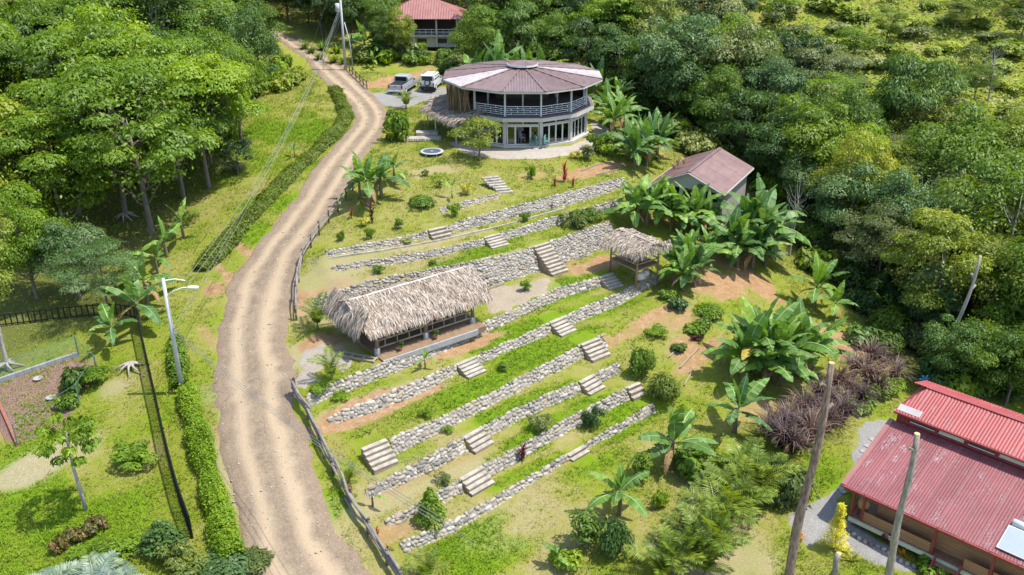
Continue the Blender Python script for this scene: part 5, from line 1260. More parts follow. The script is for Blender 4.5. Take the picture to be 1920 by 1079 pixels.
for i, (q, w_) in enumerate([((575, 118), .03), ((606, 116), .03), ((612, 122), .03)]):
    g = G(*q); wire(g, up + Vector((-.1, 0, 8.9 if i == 0 else 6.5)) + (Vector((-1.4, 0, 0)) if i == 0 else Vector((0, 0, 0))), 0, ['leftmost guy wire of the utility pole', 'middle guy wire of the utility pole', 'rightmost guy wire of the utility pole'][i], .025, 'guy wire', 'guy_wire')

# ------------------------------------------------------------------ fences
M_RAIL = simple('grey_rail', (.26, .225, .185), .85, .45, 1.5, .4, stretch=(2, 2, 2)); M_POST = simple('dark_post', (.13, .10, .075), .9, .4, 3, .4)
M_IRON = simple('black_iron', (.018, .018, .018), .5, .2, 4)
def rail_fence(pts, label, hs, step=2.0, rr=.06, pr=.08, ph=1.15, rmat=M_RAIL, name='rail_fence', jit=.05):
    p = resample([tuple(G(*q)) for q in pts], .2); L = len(p); idx = list(range(0, L, int(step / .2)))
    root = thing(name, label, 'fence', Vector(p[0])); b = Vector(p[0])
    q = [Vector((p[i][0], p[i][1], z1(p[i][0], p[i][1]))) - b for i in idx]
    for v in q: MB().tube([v + Vector((0, 0, -.3)), v + Vector((random.uniform(-jit, jit), 0, ph + random.uniform(-.1, .12)))], [pr, pr * .85], 7).build('post', M_POST, root)
    for a, c in zip(q[:-1], q[1:]):
        for h in hs:
            e = Vector((random.uniform(-jit, jit), random.uniform(-jit, jit), random.uniform(-jit, jit)))
            d = (c - a) * .08; m_ = a.lerp(c, .5) + Vector((0, 0, h)) + e
            MB().tube([a - d + Vector((0, 0, h)) + e, m_, c + d + Vector((0, 0, h)) - e], [rr, rr * .95, rr * .85], 7).build('rail', rmat, root, True)
    return root
rail_fence([(662, 358), (640, 390), (618, 418), (600, 440), (580, 470), (565, 500), (559, 545), (556, 612)], 'two-rail pole fence along the road above the thatched shelter', (.55, 1.0), 2.2, .065, .08)
rail_fence([(553, 737), (575, 778), (600, 832), (625, 882), (645, 925), (690, 1002), (740, 1082), (775, 1135)], 'rough weathered log fence along the lower road', (.35, .62, .85), 2.4, .085, .1, .95, jit=.12)
rail_fence([(650, 128), (664, 144), (676, 156), (690, 170)], 'dark two-rail fence below the utility pole', (.4, .85), 1.6, .05, .07, 1.0, M_POST)
def picket_fence(pts, label, h, step=.11, post=2.4, name='picket_fence'):
    p = resample([tuple(G(*q)) for q in pts], step); root = thing(name, label, 'fence', Vector(p[0])); b = Vector(p[0]); m = MB(); q = [Vector((x, y, zz)) - b for (x, y, _), zz in zip(p, Z(p[:, 0], p[:, 1]))]
    for v in q: m.box(v + Vector((0, 0, h / 2 + .05)), (.075, .045, h))
    m.build('pickets', M_IRON, root)['kind'] = 'stuff'
    k = int(post / step)
    for i in range(0, len(q), k): MB().box(q[i] + Vector((0, 0, h / 2)), (.07, .07, h + .25)).build('post', M_IRON, root)
    for i in range(0, len(q) - 1, k):
        j = min(i + k, len(q) - 1)
        for z in (.15, h - .02): MB().bar(q[i] + Vector((0, 0, z)), q[j] + Vector((0, 0, z)), .07, .06).build('rail', M_IRON, root)
picket_fence([(262, 618), (278, 690), (296, 770), (316, 860), (340, 950), (362, 1012)], 'black metal picket fence running down the left lawn', 1.45)
picket_fence([(262, 600), (220, 592), (150, 596), (60, 606), (-30, 616)], 'black picket fence in the forest shade behind the lawn', .9, .42)
# netted chicken run on the left
def net_mat():
    t = NT('green_net'); v = t.co('Generated'); w = t.n('ShaderNodeTexChecker'); w.inputs['Scale'].default_value = 90; t.set(w.inputs[0], v)
    tr = t.n('ShaderNodeBsdfTransparent'); d = t.n('ShaderNodeBsdfDiffuse'); d.inputs[0].default_value = (.14, .25, .20, 1); m = t.n('ShaderNodeMixShader'); m.inputs[0].default_value = .22
    t.t.links.new(tr.outputs[0], m.inputs[1]); t.t.links.new(d.outputs[0], m.inputs[2]); return t.done(m.outputs[0])
M_NET = net_mat(); M_GREENP = simple('green_post', (.10, .20, .15), .6, .3, 3)
cr_ = [G(*q) for q in [(-90, 748), (148, 668), (184, 705), (150, 760), (34, 836), (-4, 752)]]
run = thing('netted_run', 'mulched enclosure with low block wall and green netting on posts', 'enclosure', cr_[1]); b = cr_[1]
for i, q in enumerate(cr_[1:]): MB().tube([q - b + Vector((0, 0, -.2)), q - b + Vector((0, 0, 1.5))], .045, 7).build('post', M_GREENP, run)
for a, c, h0 in ((cr_[0], cr_[1], 0), (cr_[1], cr_[2], 0), (cr_[4], cr_[5], 0), (cr_[2], cr_[3], 0), (cr_[3], cr_[4], 0)):
    a_, c_ = a - b, c - b
    if (a, c) not in ((cr_[2], cr_[3]), (cr_[3], cr_[4])): MB().add([a_, c_, c_ + Vector((0, 0, 1.45)), a_ + Vector((0, 0, 1.45))], [(0, 1, 2, 3)]).build('net', M_NET, run)
    MB().tube([a_ + Vector((0, 0, 1.47)), c_ + Vector((0, 0, 1.47))], .012, 5).build('top_wire', M_GREENP, run)
n_b = 16
for i in range(n_b):
    a_ = cr_[0].lerp(cr_[1], i / n_b) - b; c_ = cr_[0].lerp(cr_[1], (i + .97) / n_b) - b; MB().bar(a_ + Vector((0, 0, .12)), c_ + Vector((0, 0, .12)), .2, .42).build('block', M_CEMENT, run)
for i in range(10):
    a_ = cr_[4].lerp(cr_[5], i / 10) - b; c_ = cr_[4].lerp(cr_[5], (i + .96) / 10) - b; MB().bar(a_ + Vector((0, 0, .05)), c_ + Vector((0, 0, .05)), .18, .3).build('brick', M_TERRA, run)
for i, (u, v) in enumerate([(72, 712), (96, 748)]):
    q = thing('feed_pan', ['pale round pan on the mulch near the block wall', 'small dark pan on the mulch in the enclosure'][i], 'pan', G(u, v, .02)); MB().loft([cir(.2, 0), cir(.3, .1), cir(.27, .1), cir(.18, .03)]).build('pan', M_CEMENT, q)
# wall of stacked stone beside the lawn above the trampoline
sw = thing('cement_steps', 'broad cement slab with rough stone edge beside the drive lawn', 'slab', G(795, 262), R(4))
MB().box((0, 0, .05), (3.4, 1.1, .35)).build('slab', M_STEP, sw); MB().box((.3, 1.2, .35), (2.2, 1.0, .3)).build('slab', M_STEP, sw)
for i in range(14): inst('stone', random.choice(STM), sw, (-1.6 + i * .25, -.58, .02 + random.uniform(-.03, .05)), (0, 0, random.random()), (.28, .2, .35))
# kerb line at the foot of the highest wall, planter edges, drain cover
kb = thing('cement_kerb', 'thin pale cement kerb running along the foot of the highest terrace wall', 'kerb', G(613, 486))
kp = resample([tuple(G(*q)) for q in [(585, 495), (640, 482), (700, 474), (760, 464), (820, 453), (860, 444), (900, 435), (960, 420), (1020, 403), (1060, 392)]], 1.6); b = Vector(G(613, 486))
for a, c in zip(kp[:-1], kp[1:]): MB().bar(Vector(a) - b + Vector((0, 0, .04)), Vector(c) - b + Vector((0, 0, .04)), .12, .16).build('kerb_stone', M_STEP, kb)
def plank_edge(a, c, label): 
    p, q = G(*a), G(*c); t = thing('border_plank', label, 'plank', p, 0, 'garden bed edges'); MB().bar(Vector((0, 0, .06)), q - p + Vector((0, 0, .06)), .07, .2).build('board', M_BAMBOO, t)
plank_edge((1090, 322), (1128, 308), 'grey plank edging a bed right of the red cordylines'); plank_edge((1118, 330), (1160, 320), 'grey plank edging a bed, nearest the banana plants')
plank_edge((1275, 692), (1310, 655), 'weathered board edging the bare strip behind the round bush'); plank_edge((1283, 725), (1300, 695), 'short board edging the bare strip below the other one')
plank_edge((1255, 672), (1275, 650), 'short board edging the orange strip above the round bush')
plank_edge((913, 545), (945, 534), 'concrete bench slab at the end of the thatched shelter')
for i, (u, v) in enumerate([(1625, 838), (1635, 826), (1647, 820), (1660, 812), (1617, 848), (1628, 852), (1580, 924), (1576, 918)]):
    q = tag(MB().box((0, 0, .02), (.32, .32, .05)).build('stepping_block', M_CEMENT), 'square paver sunk in the gravel beside the red house', 'paver', 'square pavers at the red house'); q.location = G(u, v, .05); q.rotation_euler = (0, 0, random.random())
for i in range(16):
    f = i / 15; p = red.matrix_basis @ Vector((.2 + f * 5, -.55 + .1 * math.sin(i), 0)); o = inst('border_stone', random.choice(STM), None, (p.x, p.y, z1(p.x, p.y) + .08), (0, 0, random.random() * 6), (.36, .26, .26)); tag(o, 'rounded stone in the row along the red house porch', 'stone', 'stones edging the porch')
# blue wind spinner and cut posts
ws_ = thing('wind_spinner', 'blue six-petalled wind spinner on a thin stick at the forest edge', 'wind spinner', G(1727, 738))
MB().tube([(0, 0, -.1), (0, 0, 1.2)], .02, 6).build('stick', M_BARK, ws_); M_BLUE = simple('blue_plastic', (.05, .30, .62), .4, .1, 3)
for k in range(6):
    a = k * math.pi / 3; MB().add([(0, -.03, 1.2), (.33 * math.cos(a - .3), -.03, 1.2 + .33 * math.sin(a - .3)), (.42 * math.cos(a), -.06, 1.2 + .42 * math.sin(a)), (.33 * math.cos(a + .3), -.03, 1.2 + .33 * math.sin(a + .3))], [(0, 1, 2, 3)]).build('petal', M_BLUE, ws_)
def bare_trunk(base, top_h, r0, r1, label, mat, knots=(), lean=(0, 0)):
    t = thing('limbless_tree', label, 'dead tree', base); n = 12; pts = []; rad = []
    for i in range(n + 1):
        f = i / n; pts.append((lean[0] * f + .07 * math.sin(f * 9 + base.x), lean[1] * f + .07 * math.sin(f * 7), -.3 + (top_h + .3) * f)); rad.append((r0 + (r1 - r0) * f) * random.uniform(.92, 1.1))
    MB().tube(pts, rad, 12).build('trunk', mat, t, True)
    MB().tube([(pts[-1][0], pts[-1][1], top_h), (pts[-1][0], pts[-1][1], top_h + .02)], [rad[-1] * .95] * 2, 12).build('cut_top', M_CUT, t)
    for f, a in knots:
        i = int(f * n); p = Vector(pts[i]); d = Vector((math.cos(a), math.sin(a), .5)).normalized(); k = MB().tube([p, p + d * .42], [.11, .09], 8).build('branch_stub', mat, t); MB().tube([p + d * .42, p + d * .44], .085, 8).build('cut_face', M_CUT, k)
    return t
M_CUT = simple('cut_wood', (.60, .38, .17), .8, .2, 5)
M_BARKR = simple('furrowed_bark', (.36, .26, .20), .95, .6, 2.2, 1.0, stretch=(4, 4, .9), col2=(.09, .05, .04)); M_BARKG = simple('grey_bark', (.42, .37, .30), .95, .5, 2.4, 1.0, stretch=(4, 4, .9), col2=(.17, .14, .11))
b1 = P(1468, 1130, -9.6); b2 = P(1655, 1130, -9.5)
for b_, (ut_, vt_), r0, r1, lab, mt, kn in ((b1, (1562, 682), .27, .14, 'tall bare brown trunk with cut branch stubs, left of the two in front', M_BARKR, ((.93, 3.4), (.72, 3.3), (.88, .3))), (b2, (1719, 815), .2, .13, 'pale grey bare trunk rising in front of the red house roof', M_BARKG, ((.97, 3.3),))):
    lo_, hi_ = 4.0, 22.0
    for _ in range(40):
        md = (lo_ + hi_) / 2; v_ = proj(b_.x, b_.y, b_.z + md)[1]
        if v_ > vt_: lo_ = md
        else: hi_ = md
    u_ = proj(b_.x, b_.y, b_.z + md)[0]; sc = CAM_F / (b_.y * CC - (b_.z + md - CAM_H) * SS)
    bare_trunk(b_, md, r0, r1, lab, mt, kn, ((ut_ - u_) / sc, 0))
bare_trunk(G(1560, 1085), 1.6, .17, .15, 'short sawn grey post beside the yellow conifer', M_BARKG, (), (.1, .0))
# ------------------------------------------------------------------ hedges
def hedge(pts, w, h, leaf, dens, seed, mat, label, group='clipped hedges along the road'):
    pa = [G(*q) for q in pts]; me = hedge_mesh(pa, w, h, leaf, dens, seed, mat)
    root = thing('hedge', label, 'hedge', (0, 0, 0), 0, group); inst('foliage', me, root)
    m = MB(); p = resample([tuple(q) for q in pa], 1.0)
    for x, y, _ in p: m.tube([(x, y, z1(x, y) - .1), (x + random.uniform(-.1, .1), y, z1(x, y) + h * .7)], [.03, .015], 5)
    m.build('stems', M_BARK, root)['kind'] = 'stuff'
hedge([(352, 745), (366, 800), (382, 860), (398, 920), (412, 975), (425, 1025), (440, 1060)], .5, .8, .15, 1500, 1, M_LEAF['bright'], 'bright green clipped hedge along the lower left of the road')
hedge([(628, 172), (642, 200), (648, 222), (630, 250), (595, 285), (550, 325), (505, 372), (455, 425), (415, 470), (375, 510)], .62, .55, .17, 1400, 2, M_LEAF['yellow'], 'long curving hedge between the left lawn and the upper road')
hedge([(330, 640), (334, 690), (338, 730)], .5, .6, .17, 1100, 3, M_LEAF['mid'], 'short hedge piece at the foot of the street lamp')

# ------------------------------------------------------------------ banana plants and other garden plants (photo position of the base, height)
BAN = [
 (345, 447, 3.0, 'banana plant farthest up the left lawn, against the dark forest', 5), (314, 482, 3.0, 'banana plant on the left lawn with propped dead leaves', 5), (296, 512, 2.6, 'pale banana plant third down the left lawn row', 5),
 (277, 572, 3.8, 'largest banana plant of the left lawn row', 7), (262, 612, 3.7, 'banana plant with small crown rising by the picket fence', 6), (216, 648, 3.0, 'dark leafy banana plant above the netted run', 8),
 (690, 385, 4.6, 'tall ragged banana plant at the roadside above the pole fence', 9), (716, 372, 4.2, 'leaning banana plant right of the ragged roadside one', 8), (676, 372, 3.6, 'banana plant with yellowed leaf nearest the road', 7), (740, 345, 3.2, 'arching banana plant toward the trampoline', 8),
 (797, 692, 1.5, 'young banana plant just below the thatched shelter', 5), (699, 950, 1.7, 'single-leaf banana shoot beside the log fence', 2), (553, 296, 1.7, 'small banana plant alone on the upper left lawn', 4),
 (1160, 965, 3.4, 'solitary banana plant on the dry lower lawn', 9), (1378, 812, 3.9, 'banana plant with dark trunk left of the purple grass', 8), (1258, 880, 4.2, 'large banana plant between the lowest wall and the ginger clump', 9),
 (1525, 578, 4.2, 'broad banana plant at the forest edge above the bare slope', 9), (1562, 600, 3.2, 'pale banana plant at the forest edge right of the broad one', 7),
 (848, 372, 1.9, 'young banana plant with brown stem on the house lawn', 3), (1045, 1065, 1.6, 'young banana plant cut by the bottom edge', 5),
 (685, 112, 5.0, 'big banana plant behind the utility pole', 8), (706, 112, 3.6, 'lower banana plant behind the utility pole', 7)]
for u, v, h, lab, n in BAN: banana(G(u, v), h * (1.2 if u < 400 else 1.12), lab, None, n, dead=2 if h > 3 else 0)
def bclump(spots, label, group, mat=None, n=10):
    for u, v, h in spots: banana(G(u, v), h * random.uniform(.98, 1.12), label, group, n + 2, mat, 2, spread=1.12)
bclump([(1366, 488, 5.0), (1394, 478, 6.2), (1418, 480, 6.2), (1442, 482, 5.2), (1382, 502, 4.4), (1410, 505, 4.6), (1434, 500, 4.2)], 'banana plant in the huge clump in front of the cottage', 'large banana clump', M_BAND, 11)
bclump([(1186, 430, 4.2), (1212, 424, 4.4), (1236, 420, 4.4), (1256, 432, 4.0), (1298, 434, 4.2), (1322, 440, 3.5), (1200, 412, 3.8), (1276, 446, 3.6)], 'banana plant in the clump behind the small thatched hut', 'banana clump behind the hut')
bclump([(1262, 530, 3.9), (1288, 520, 4.3), (1302, 538, 3.6), (1280, 545, 3.2), (1328, 500, 3.4)], 'banana plant in the clump right of the small thatched hut', 'banana clump right of the hut')
bclump([(1392, 712, 4.4), (1420, 700, 5.2), (1448, 712, 5.0), (1472, 700, 5.2), (1495, 705, 4.8), (1520, 700, 4.2), (1432, 725, 4.0), (1460, 722, 3.8), (1408, 690, 4.0)], 'banana plant in the clump on the slope above the purple grass', 'banana clump above the purple grass', M_BAN, 11)
bclump([(1190, 318, 4.2), (1212, 312, 4.6), (1232, 300, 4.6), (1218, 292, 4.4), (1200, 290, 4.2), (1178, 298, 3.8)], 'banana plant in the clump between the round house and the cottage', 'banana clump beside the cottage', M_BAND)
bclump([(1140, 235, 4.2), (1165, 245, 4.6), (1150, 255, 4.0)], 'banana plant at the right side of the round house', 'bananas beside the round house', M_BAN)
for i, (x, y, h) in enumerate([(-3.2, 107, 6.6), (-1.6, 106.5, 7.2), (.3, 107.5, 6.8), (1.6, 106.5, 6.2), (-4.6, 106, 6.0), (9.8, 103, 6.0), (12, 101, 5.4), (3.5, 107.5, 6.0)]):
    banana((x, y, z1(x, y)), h, 'banana plant standing behind the round house roof', 'bananas behind the round house', 10, M_BAND, 1)
for i, (u, v) in enumerate([(735, 110), (770, 118), (700, 128), (845, 125)]): banana(G(u, v), 2.6, 'low banana plant on the bank above the parked vehicles', 'bananas on the bank', 7, M_BAN, 1)

# palms
palm(G(596, 618), 2.3, 'young coconut palm left of the thatched shelter', 9); palm(G(622, 712), 1.9, 'young yellowish coconut palm at the gravel entrance', 8)
palm(G(800, 1090), 1.8, 'small yellow palm at the bottom beside the log fence', 8); palm(G(655, 905), 1.1, 'small palm seedling beside the log fence', 7)
palm(G(762, 205), 2.2, 'bushy palm at the start of the drive', 8); palm(G(735, 268), 2.0, 'palm beside the road bend near the trampoline', 7)
for i, (u, v, h) in enumerate([(1262, 1075, 2.6), (1300, 1060, 2.8), (1330, 1045, 2.9), (1290, 1030, 2.6), (1340, 1005, 2.9), (1370, 985, 2.9), (1385, 955, 2.8), (1410, 940, 2.9), (1350, 960, 2.6), (1240, 1090, 2.4), (1395, 905, 2.6), (1320, 1085, 2.6), (1430, 925, 2.4)]):
    palm(G(u, v), h, 'feathery yellow-green palm in the hedge beside the gravel drive', 9, 'palm hedge by the gravel', None, ('erect', 'arch', 'arch'), .12, 'areca_palm')
for i, (u, v) in enumerate([(100, 1120), (185, 1108), (228, 1122)]): palm(G(u, v), 1.7, ['blue-grey fan palm in the bottom left corner, leftmost', 'blue-grey palm at the bottom left, middle of three', 'blue-grey palm at the bottom left, rightmost of three'][i], 11, None, M_PALMB, ('fan', 'fan'), .2)

# papaya tree on the left lawn
pb = G(162, 958); pa_ = thing('papaya_tree', 'slender papaya tree with a bare curved trunk on the left lawn', 'papaya tree', pb)
MB().tube([(0, 0, -.2), (-.05, 0, 1.2), (-.15, .02, 2.6), (-.12, 0, 4.3), (-.05, 0, 5.0)], [.11, .1, .085, .07, .05], 9).build('trunk', M_BARKP, pa_, True)
ppm = []
for k in range(20):
    a = k * 2.4; l = 1.25 * random.uniform(.7, 1.05); z = 5.0 - k * .035; tip = Vector((-.05 + math.cos(a) * l, math.sin(a) * l, z + (.55 - k * .07)))
    MB().tube([(-.05, 0, z), tuple(Vector((-.05, 0, z)).lerp(tip, .5) + Vector((0, 0, .18))), tuple(tip)], [.02, .016, .012], 5).build('leaf_stalk', M_LEAF['yellow'], pa_)
    V, F, Q = clump(tuple(tip), (.38, .38, .12), 46, .36, .4, .5, rng, -.9); inst('leaf', np_mesh('leaf', V, F, M_LEAF['bright'], Q), pa_)
# other single plants: (u, v, width, height, shape, leaf, label)
for q in [
 (1200, 705, 1.0, 2.2, 'round', 'mid', 'upright green bush behind the steps at the right terrace ends'), (1242, 748, 1.25, 1.9, 'round', 'olive', 'round dense green bush at the right end of the terraces'),
 (808, 978, .85, 2.1, 'cone', 'bright', 'rounded cone of glossy light green leaves on the lower terrace'), (1015, 806, .75, 1.1, 'loose', 'pale', 'loose pale shrub between the lower stone walls'),
 (1110, 800, .75, 1.5, 'loose', 'dark', 'open dark green sapling at the second lowest wall'), (1093, 1022, .85, 2.2, 'thin', 'mid', 'drooping-leaved young mango tree on the dry lawn'),
 (1150, 1040, 1.05, 2.3, 'round', 'dark', 'dark green bush below the solitary banana plant'), (1204, 900, .6, 2.0, 'thin', 'mid', 'thin shrub with reddish tip beside the lowest wall end'),
 (1235, 950, .6, 1.1, 'loose', 'bright', 'wispy light green shrub with dry base on the lower lawn'), (1060, 1060, .9, 1.0, 'big', 'bright', 'leafy light green shrub at the bottom edge'), (1115, 1000, .5, .6, 'loose', 'bright', 'low seedling beside the mango tree'),
 (750, 262, 1.5, 2.9, 'big', 'bright', 'tall leafy green shrub at the bend of the road'), (738, 245, 1.1, 2.2, 'big', 'mid', 'leafy shrub left of the cement slab by the road'),
 (790, 385, 1.4, .8, 'round', 'mid', 'low spreading shrub on the upper lawn slope'), (822, 352, .5, .9, 'loose', M_YCROTON, 'yellow-leaved shrub on the house lawn, leftmost'), (876, 365, .55, 1.0, 'loose', M_YCROTON, 'yellow-leaved shrub on the house lawn above the short wall'),
 (852, 405, .6, 1.1, 'loose', 'bright', 'small round sapling in front of the short wall'), (797, 330, .4, .6, 'loose', 'pale', 'tiny pale sapling on the house lawn'), (695, 448, .45, .9, 'loose', 'bright', 'small green sapling above the highest wall'),
 (748, 430, .4, .9, 'thin', 'mid', 'thin sapling on the grass above the highest wall'), (640, 452, .4, .8, 'loose', 'bright', 'leafy seedling near the pole fence'), (680, 425, .5, .8, 'loose', M_YCROTON, 'spiky yellow shrub above the highest wall'),
 (765, 455, .6, .4, 'loose', 'pale', 'pale creeper on the highest wall'), (985, 415, .5, .8, 'loose', 'mid', 'dark sapling on the second terrace'), (945, 695, .35, .6, 'thin', 'mid', 'tiny palm-like seedling on the green terrace'), (985, 545, .45, .9, 'thin', 'bright', 'slim sapling beside the concrete yard'),
 (712, 512, .5, .6, 'loose', 'mid', 'small dark weed beside the revetment'), (810, 497, .4, .4, 'loose', 'bright', 'small bright weed on the third terrace'), (798, 783, .5, .6, 'loose', 'bright', 'small leafy seedling on the lush middle terrace'), (838, 812, .4, .4, 'loose', 'bright', 'weed growing at the foot of the middle wall'),
 (830, 905, .6, .6, 'loose', 'pale', 'pale seedling behind the rounded cone bush'), (1330, 590, 1.3, .8, 'round', 'bright', 'feathery light green bush on the bare slope'), (1305, 625, .9, .7, 'big', 'bright', 'leafy bean-like plant below the feathery bush'), (1320, 612, .8, .7, 'big', 'mid', 'leafy plant between the feathery bush and the purple flowers'),
 (1275, 660, .7, .6, 'big', 'mid', 'leafy plant beside the plank-edged strip'), (1230, 625, .9, .5, 'loose', 'bright', 'scraggly weeds on the orange slope'), (1270, 580, .9, .9, 'big', 'blue', 'bluish leafy shrub under the hut bananas'), (1250, 560, .7, .8, 'big', 'mid', 'leafy shrub at the end of the upper terrace walls'),
 (1305, 640, .45, .45, 'loose', M_MAROON, 'small purple flowering plant on the slope'), (1470, 935, 1.9, 2.4, 'round', 'olive', 'large dense juniper-like bush beside the tall brown trunk'), (1310, 890, 1.6, 1.6, 'big', 'bright', 'broad-leaved ginger clump beside the large banana plant'), (1350, 900, 1.4, 1.5, 'big', 'yellow', 'yellowish ginger clump right of the large banana plant'), (1385, 880, 1.5, 1.3, 'loose', 'bright', 'light ferny clump between the ginger and the juniper-like bush'), (1290, 870, 1.2, 1.2, 'big', 'mid', 'dark ginger clump under the large banana plant'),
 (1640, 745, 1.3, 1.0, 'big', 'yellow', 'yellow-green broad-leaved plants near the red house corner'), (1612, 770, 1.2, 1.0, 'big', 'mid', 'green cordyline-like plants between purple grass and red house'), (1665, 735, 1.2, 1.1, 'loose', 'bright', 'light green fern clump at the forest edge by the red house'),
 (150, 730, 1.1, 1.7, 'big', 'mid', 'leafy shrub at the corner of the netted run'), (175, 720, 1.0, 1.2, 'loose', 'bright', 'light green shrub right of the netted run corner'), (130, 760, .8, .9, 'big', 'mid', 'low shrub behind the papaya leaves'), (262, 865, 1.4, .9, 'loose', 'bright', 'straggling low shrub on the lawn against the picket fence'), (235, 850, .9, .6, 'loose', 'bright', 'sparse shrub left of the straggling one'),
 (308, 1030, 1.15, 1.7, 'cone', 'dark', 'dark layered conifer at the foot of the picket fence'), (335, 1050, 1.0, 1.2, 'loose', 'olive', 'olive straggly shrub beside the dark conifer'), (430, 1070, 1.6, .8, 'round', 'blue', 'grey-green ground shrub at the lower end of the hedge'), (470, 1060, 1.2, .6, 'round', 'olive', 'low olive shrub touching the road at the bottom'), (360, 1090, 1.2, .9, 'loose', 'olive', 'straggly olive shrub at the bottom edge'),
 (200, 1045, .8, .9, 'thin', 'bright', 'spiky light green plant behind the blue palms'), (240, 1040, .8, .9, 'thin', 'bright', 'spiky plant second from the crotons'), (160, 1055, .8, .8, 'thin', 'bright', 'spiky plant nearest the croton bed'),
 (1100, 300, .7, 1.5, 'thin', 'pale', 'pale thin sapling at the patio corner'), (1115, 285, .9, 1.8, 'loose', 'mid', 'leafy shrub at the right of the patio'), (1135, 290, 1.0, 1.4, 'big', 'bright', 'bright broad-leaved shrub right of the patio'), (1145, 275, 1.0, 1.6, 'big', 'mid', 'broad-leaved shrub behind the patio corner shrub'), (1078, 298, .6, .8, 'loose', M_YCROTON, 'yellow croton on the lawn edge of the patio'), (995, 335, .6, 1.3, 'loose', 'bright', 'light green young tree left of the red cordylines'),
 (1075, 425, 1.5, 1.2, 'loose', 'olive', 'twiggy olive bush on the second terrace'), (1100, 415, 1.4, 1.0, 'loose', 'mid', 'twiggy bush right of the olive one on the second terrace'), (640, 745, .8, .35, 'loose', 'bright', 'low green weeds at the gravel entrance'), (598, 735, .7, .4, 'round', 'bright', 'dark green ground cover at the gravel entrance'),
 (1745, 1075, .9, .9, 'big', 'bright', 'bright green leafy bush at the red house steps'), (1810, 1080, .9, .8, 'big', M_ORANGE, 'orange croton bush at the porch'), (1840, 1085, .8, .9, 'big', M_YCROTON, 'golden croton bush at the porch'), (1668, 1022, .55, .8, 'loose', M_MAROON, 'maroon shrub against the red house porch'),
 (1500, 1010, .35, .3, 'loose', M_ORANGE, 'orange groundcover tuft left of the yellow conifer')]:
    u, v, w, h, sh, lf, lab = q; shrub(G(u, v), w, h, sh, lf, lab, None, 'garden_shrub')
# small trees
scatter([G(*q) for q in [(1440, 520), (1500, 560), (1560, 620), (1600, 660), (1560, 665), (1500, 640), (1450, 590), (1420, 540)]], 1.9, lambda x, y: strap((x, y, z1(x, y)), 'fern', random.uniform(1.0, 1.8), random.choice([M_LEAF['mid'], M_LEAF['dark'], M_LEAF['bright']]), 'fern clump on the bare slope below the forest edge', 'fern_clump', 'fern', 'ferns on the slope')) if False else None
tree(G(899, 301), 4.2, 'small', 'yellow', 'small feathery tree turning amber in front of the round house', name='garden_tree', wide=1.15)
tree(G(447, 328), 3.6, 'small', 'blue', 'small pale tree at the forest edge above the branch heap', name='garden_tree')
yc = thing('golden_conifer', 'golden yellow columnar conifer beside the gravel drive', 'conifer', G(1563, 1030))
prt = []
for k in range(17):
    h = k / 16; w = (.46 if k < 8 else .30) * (1 - .3 * h) ; a = k * 2.4; off = .36 * (1 - h); prt.append(clump((off * math.cos(a), off * math.sin(a), .35 + h * 2.5), (w, w, .22), 330, .09, .35, -.3, rng, -.9))
V, F, Q = cat_leaves(prt); inst('foliage', np_mesh('foliage', V, F, M_GOLD, Q), yc); MB().tube([(0, 0, -.1), (0, 0, 2.4)], [.07, .02], 6).build('stem', M_BARK, yc)
# red and dark strap-leaved plants
for q in [(697, 418, 1.3, M_MAROON, 'dark red cordyline beside the ragged roadside banana', 1.5), (1058, 342, 1.3, M_RED, 'tallest of the three red cordylines on the house lawn', 1.7), (1040, 350, .9, M_RED, 'left small red cordyline on the house lawn', .8), (1074, 352, .9, M_RED, 'right small red cordyline on the house lawn', .8),
          (1168, 272, 1.7, M_MAROON, 'tall maroon cordyline right of the round house', 2.6), (980, 864, 1.1, M_MAROON, 'dark maroon croton beside the second lowest wall', 1.0), (659, 410, .7, M_RED, 'red flowering tuft inside the pole fence', .7), (657, 935, .5, M_RED, 'red ginger flower at the log fence, uppermost', .8), (708, 1012, .45, M_RED, 'red ginger flower at the log fence, middle', .7), (728, 1044, .45, M_RED, 'red ginger flower at the log fence, lowest', .7),
          (1035, 392, .5, M_RED, 'tiny red plant above the highest wall', .5), (1510, 800, .9, M_RED, 'pinkish red bromeliad at the end of the purple grass', .7)]:
    u, v, s, mt, lab, sz = q; strap(G(u, v), 'ti', s, mt, lab, 'cordyline', 'cordyline', sz=sz)
for i, (u, v, w, h) in enumerate([(112, 1030, .55, .9), (150, 1012, .6, .9), (172, 1000, .6, .95), (132, 1015, .5, .7), (186, 992, .5, .8)]):
    shrub(G(u, v), w, h, 'big', M_CROTON, ['leftmost dark croton with a red tip under the papaya', 'middle dark croton under the papaya', 'tall croton against the papaya trunk', 'small croton between two larger ones under the papaya', 'rightmost croton under the papaya'][i], None, 'croton', 'croton')
for i, (u, v, s, mt) in enumerate([(1585, 1040, 1.0, M_YCROTON), (1598, 1052, 1.15, M_YCROTON), (1692, 1042, .8, M_ORANGE)]): strap(G(u, v), 'brom', s, mt, ['yellow bromeliad beside the golden conifer, left one', 'yellow bromeliad beside the golden conifer, right one', 'orange bromeliad at the red house porch'][i], 'bromeliad', 'bromeliad')
# purple fountain grass
k = 0
for i in range(7):
    f = i / 6
    for j, off in enumerate((-24, 4, 28)):
        u = 1462 + (1650 - 1462) * f + off * .85; v = 838 + (702 - 838) * f + off * .7 * (1 if j else .6) + random.uniform(-6, 6)
        strap(G(u, v), 'fount', random.uniform(1.05, 1.4), M_PURPLE, 'arching dark purple fountain grass tuft in the long purple bed', 'fountain_grass', 'ornamental grass', 'purple fountain grass bed')
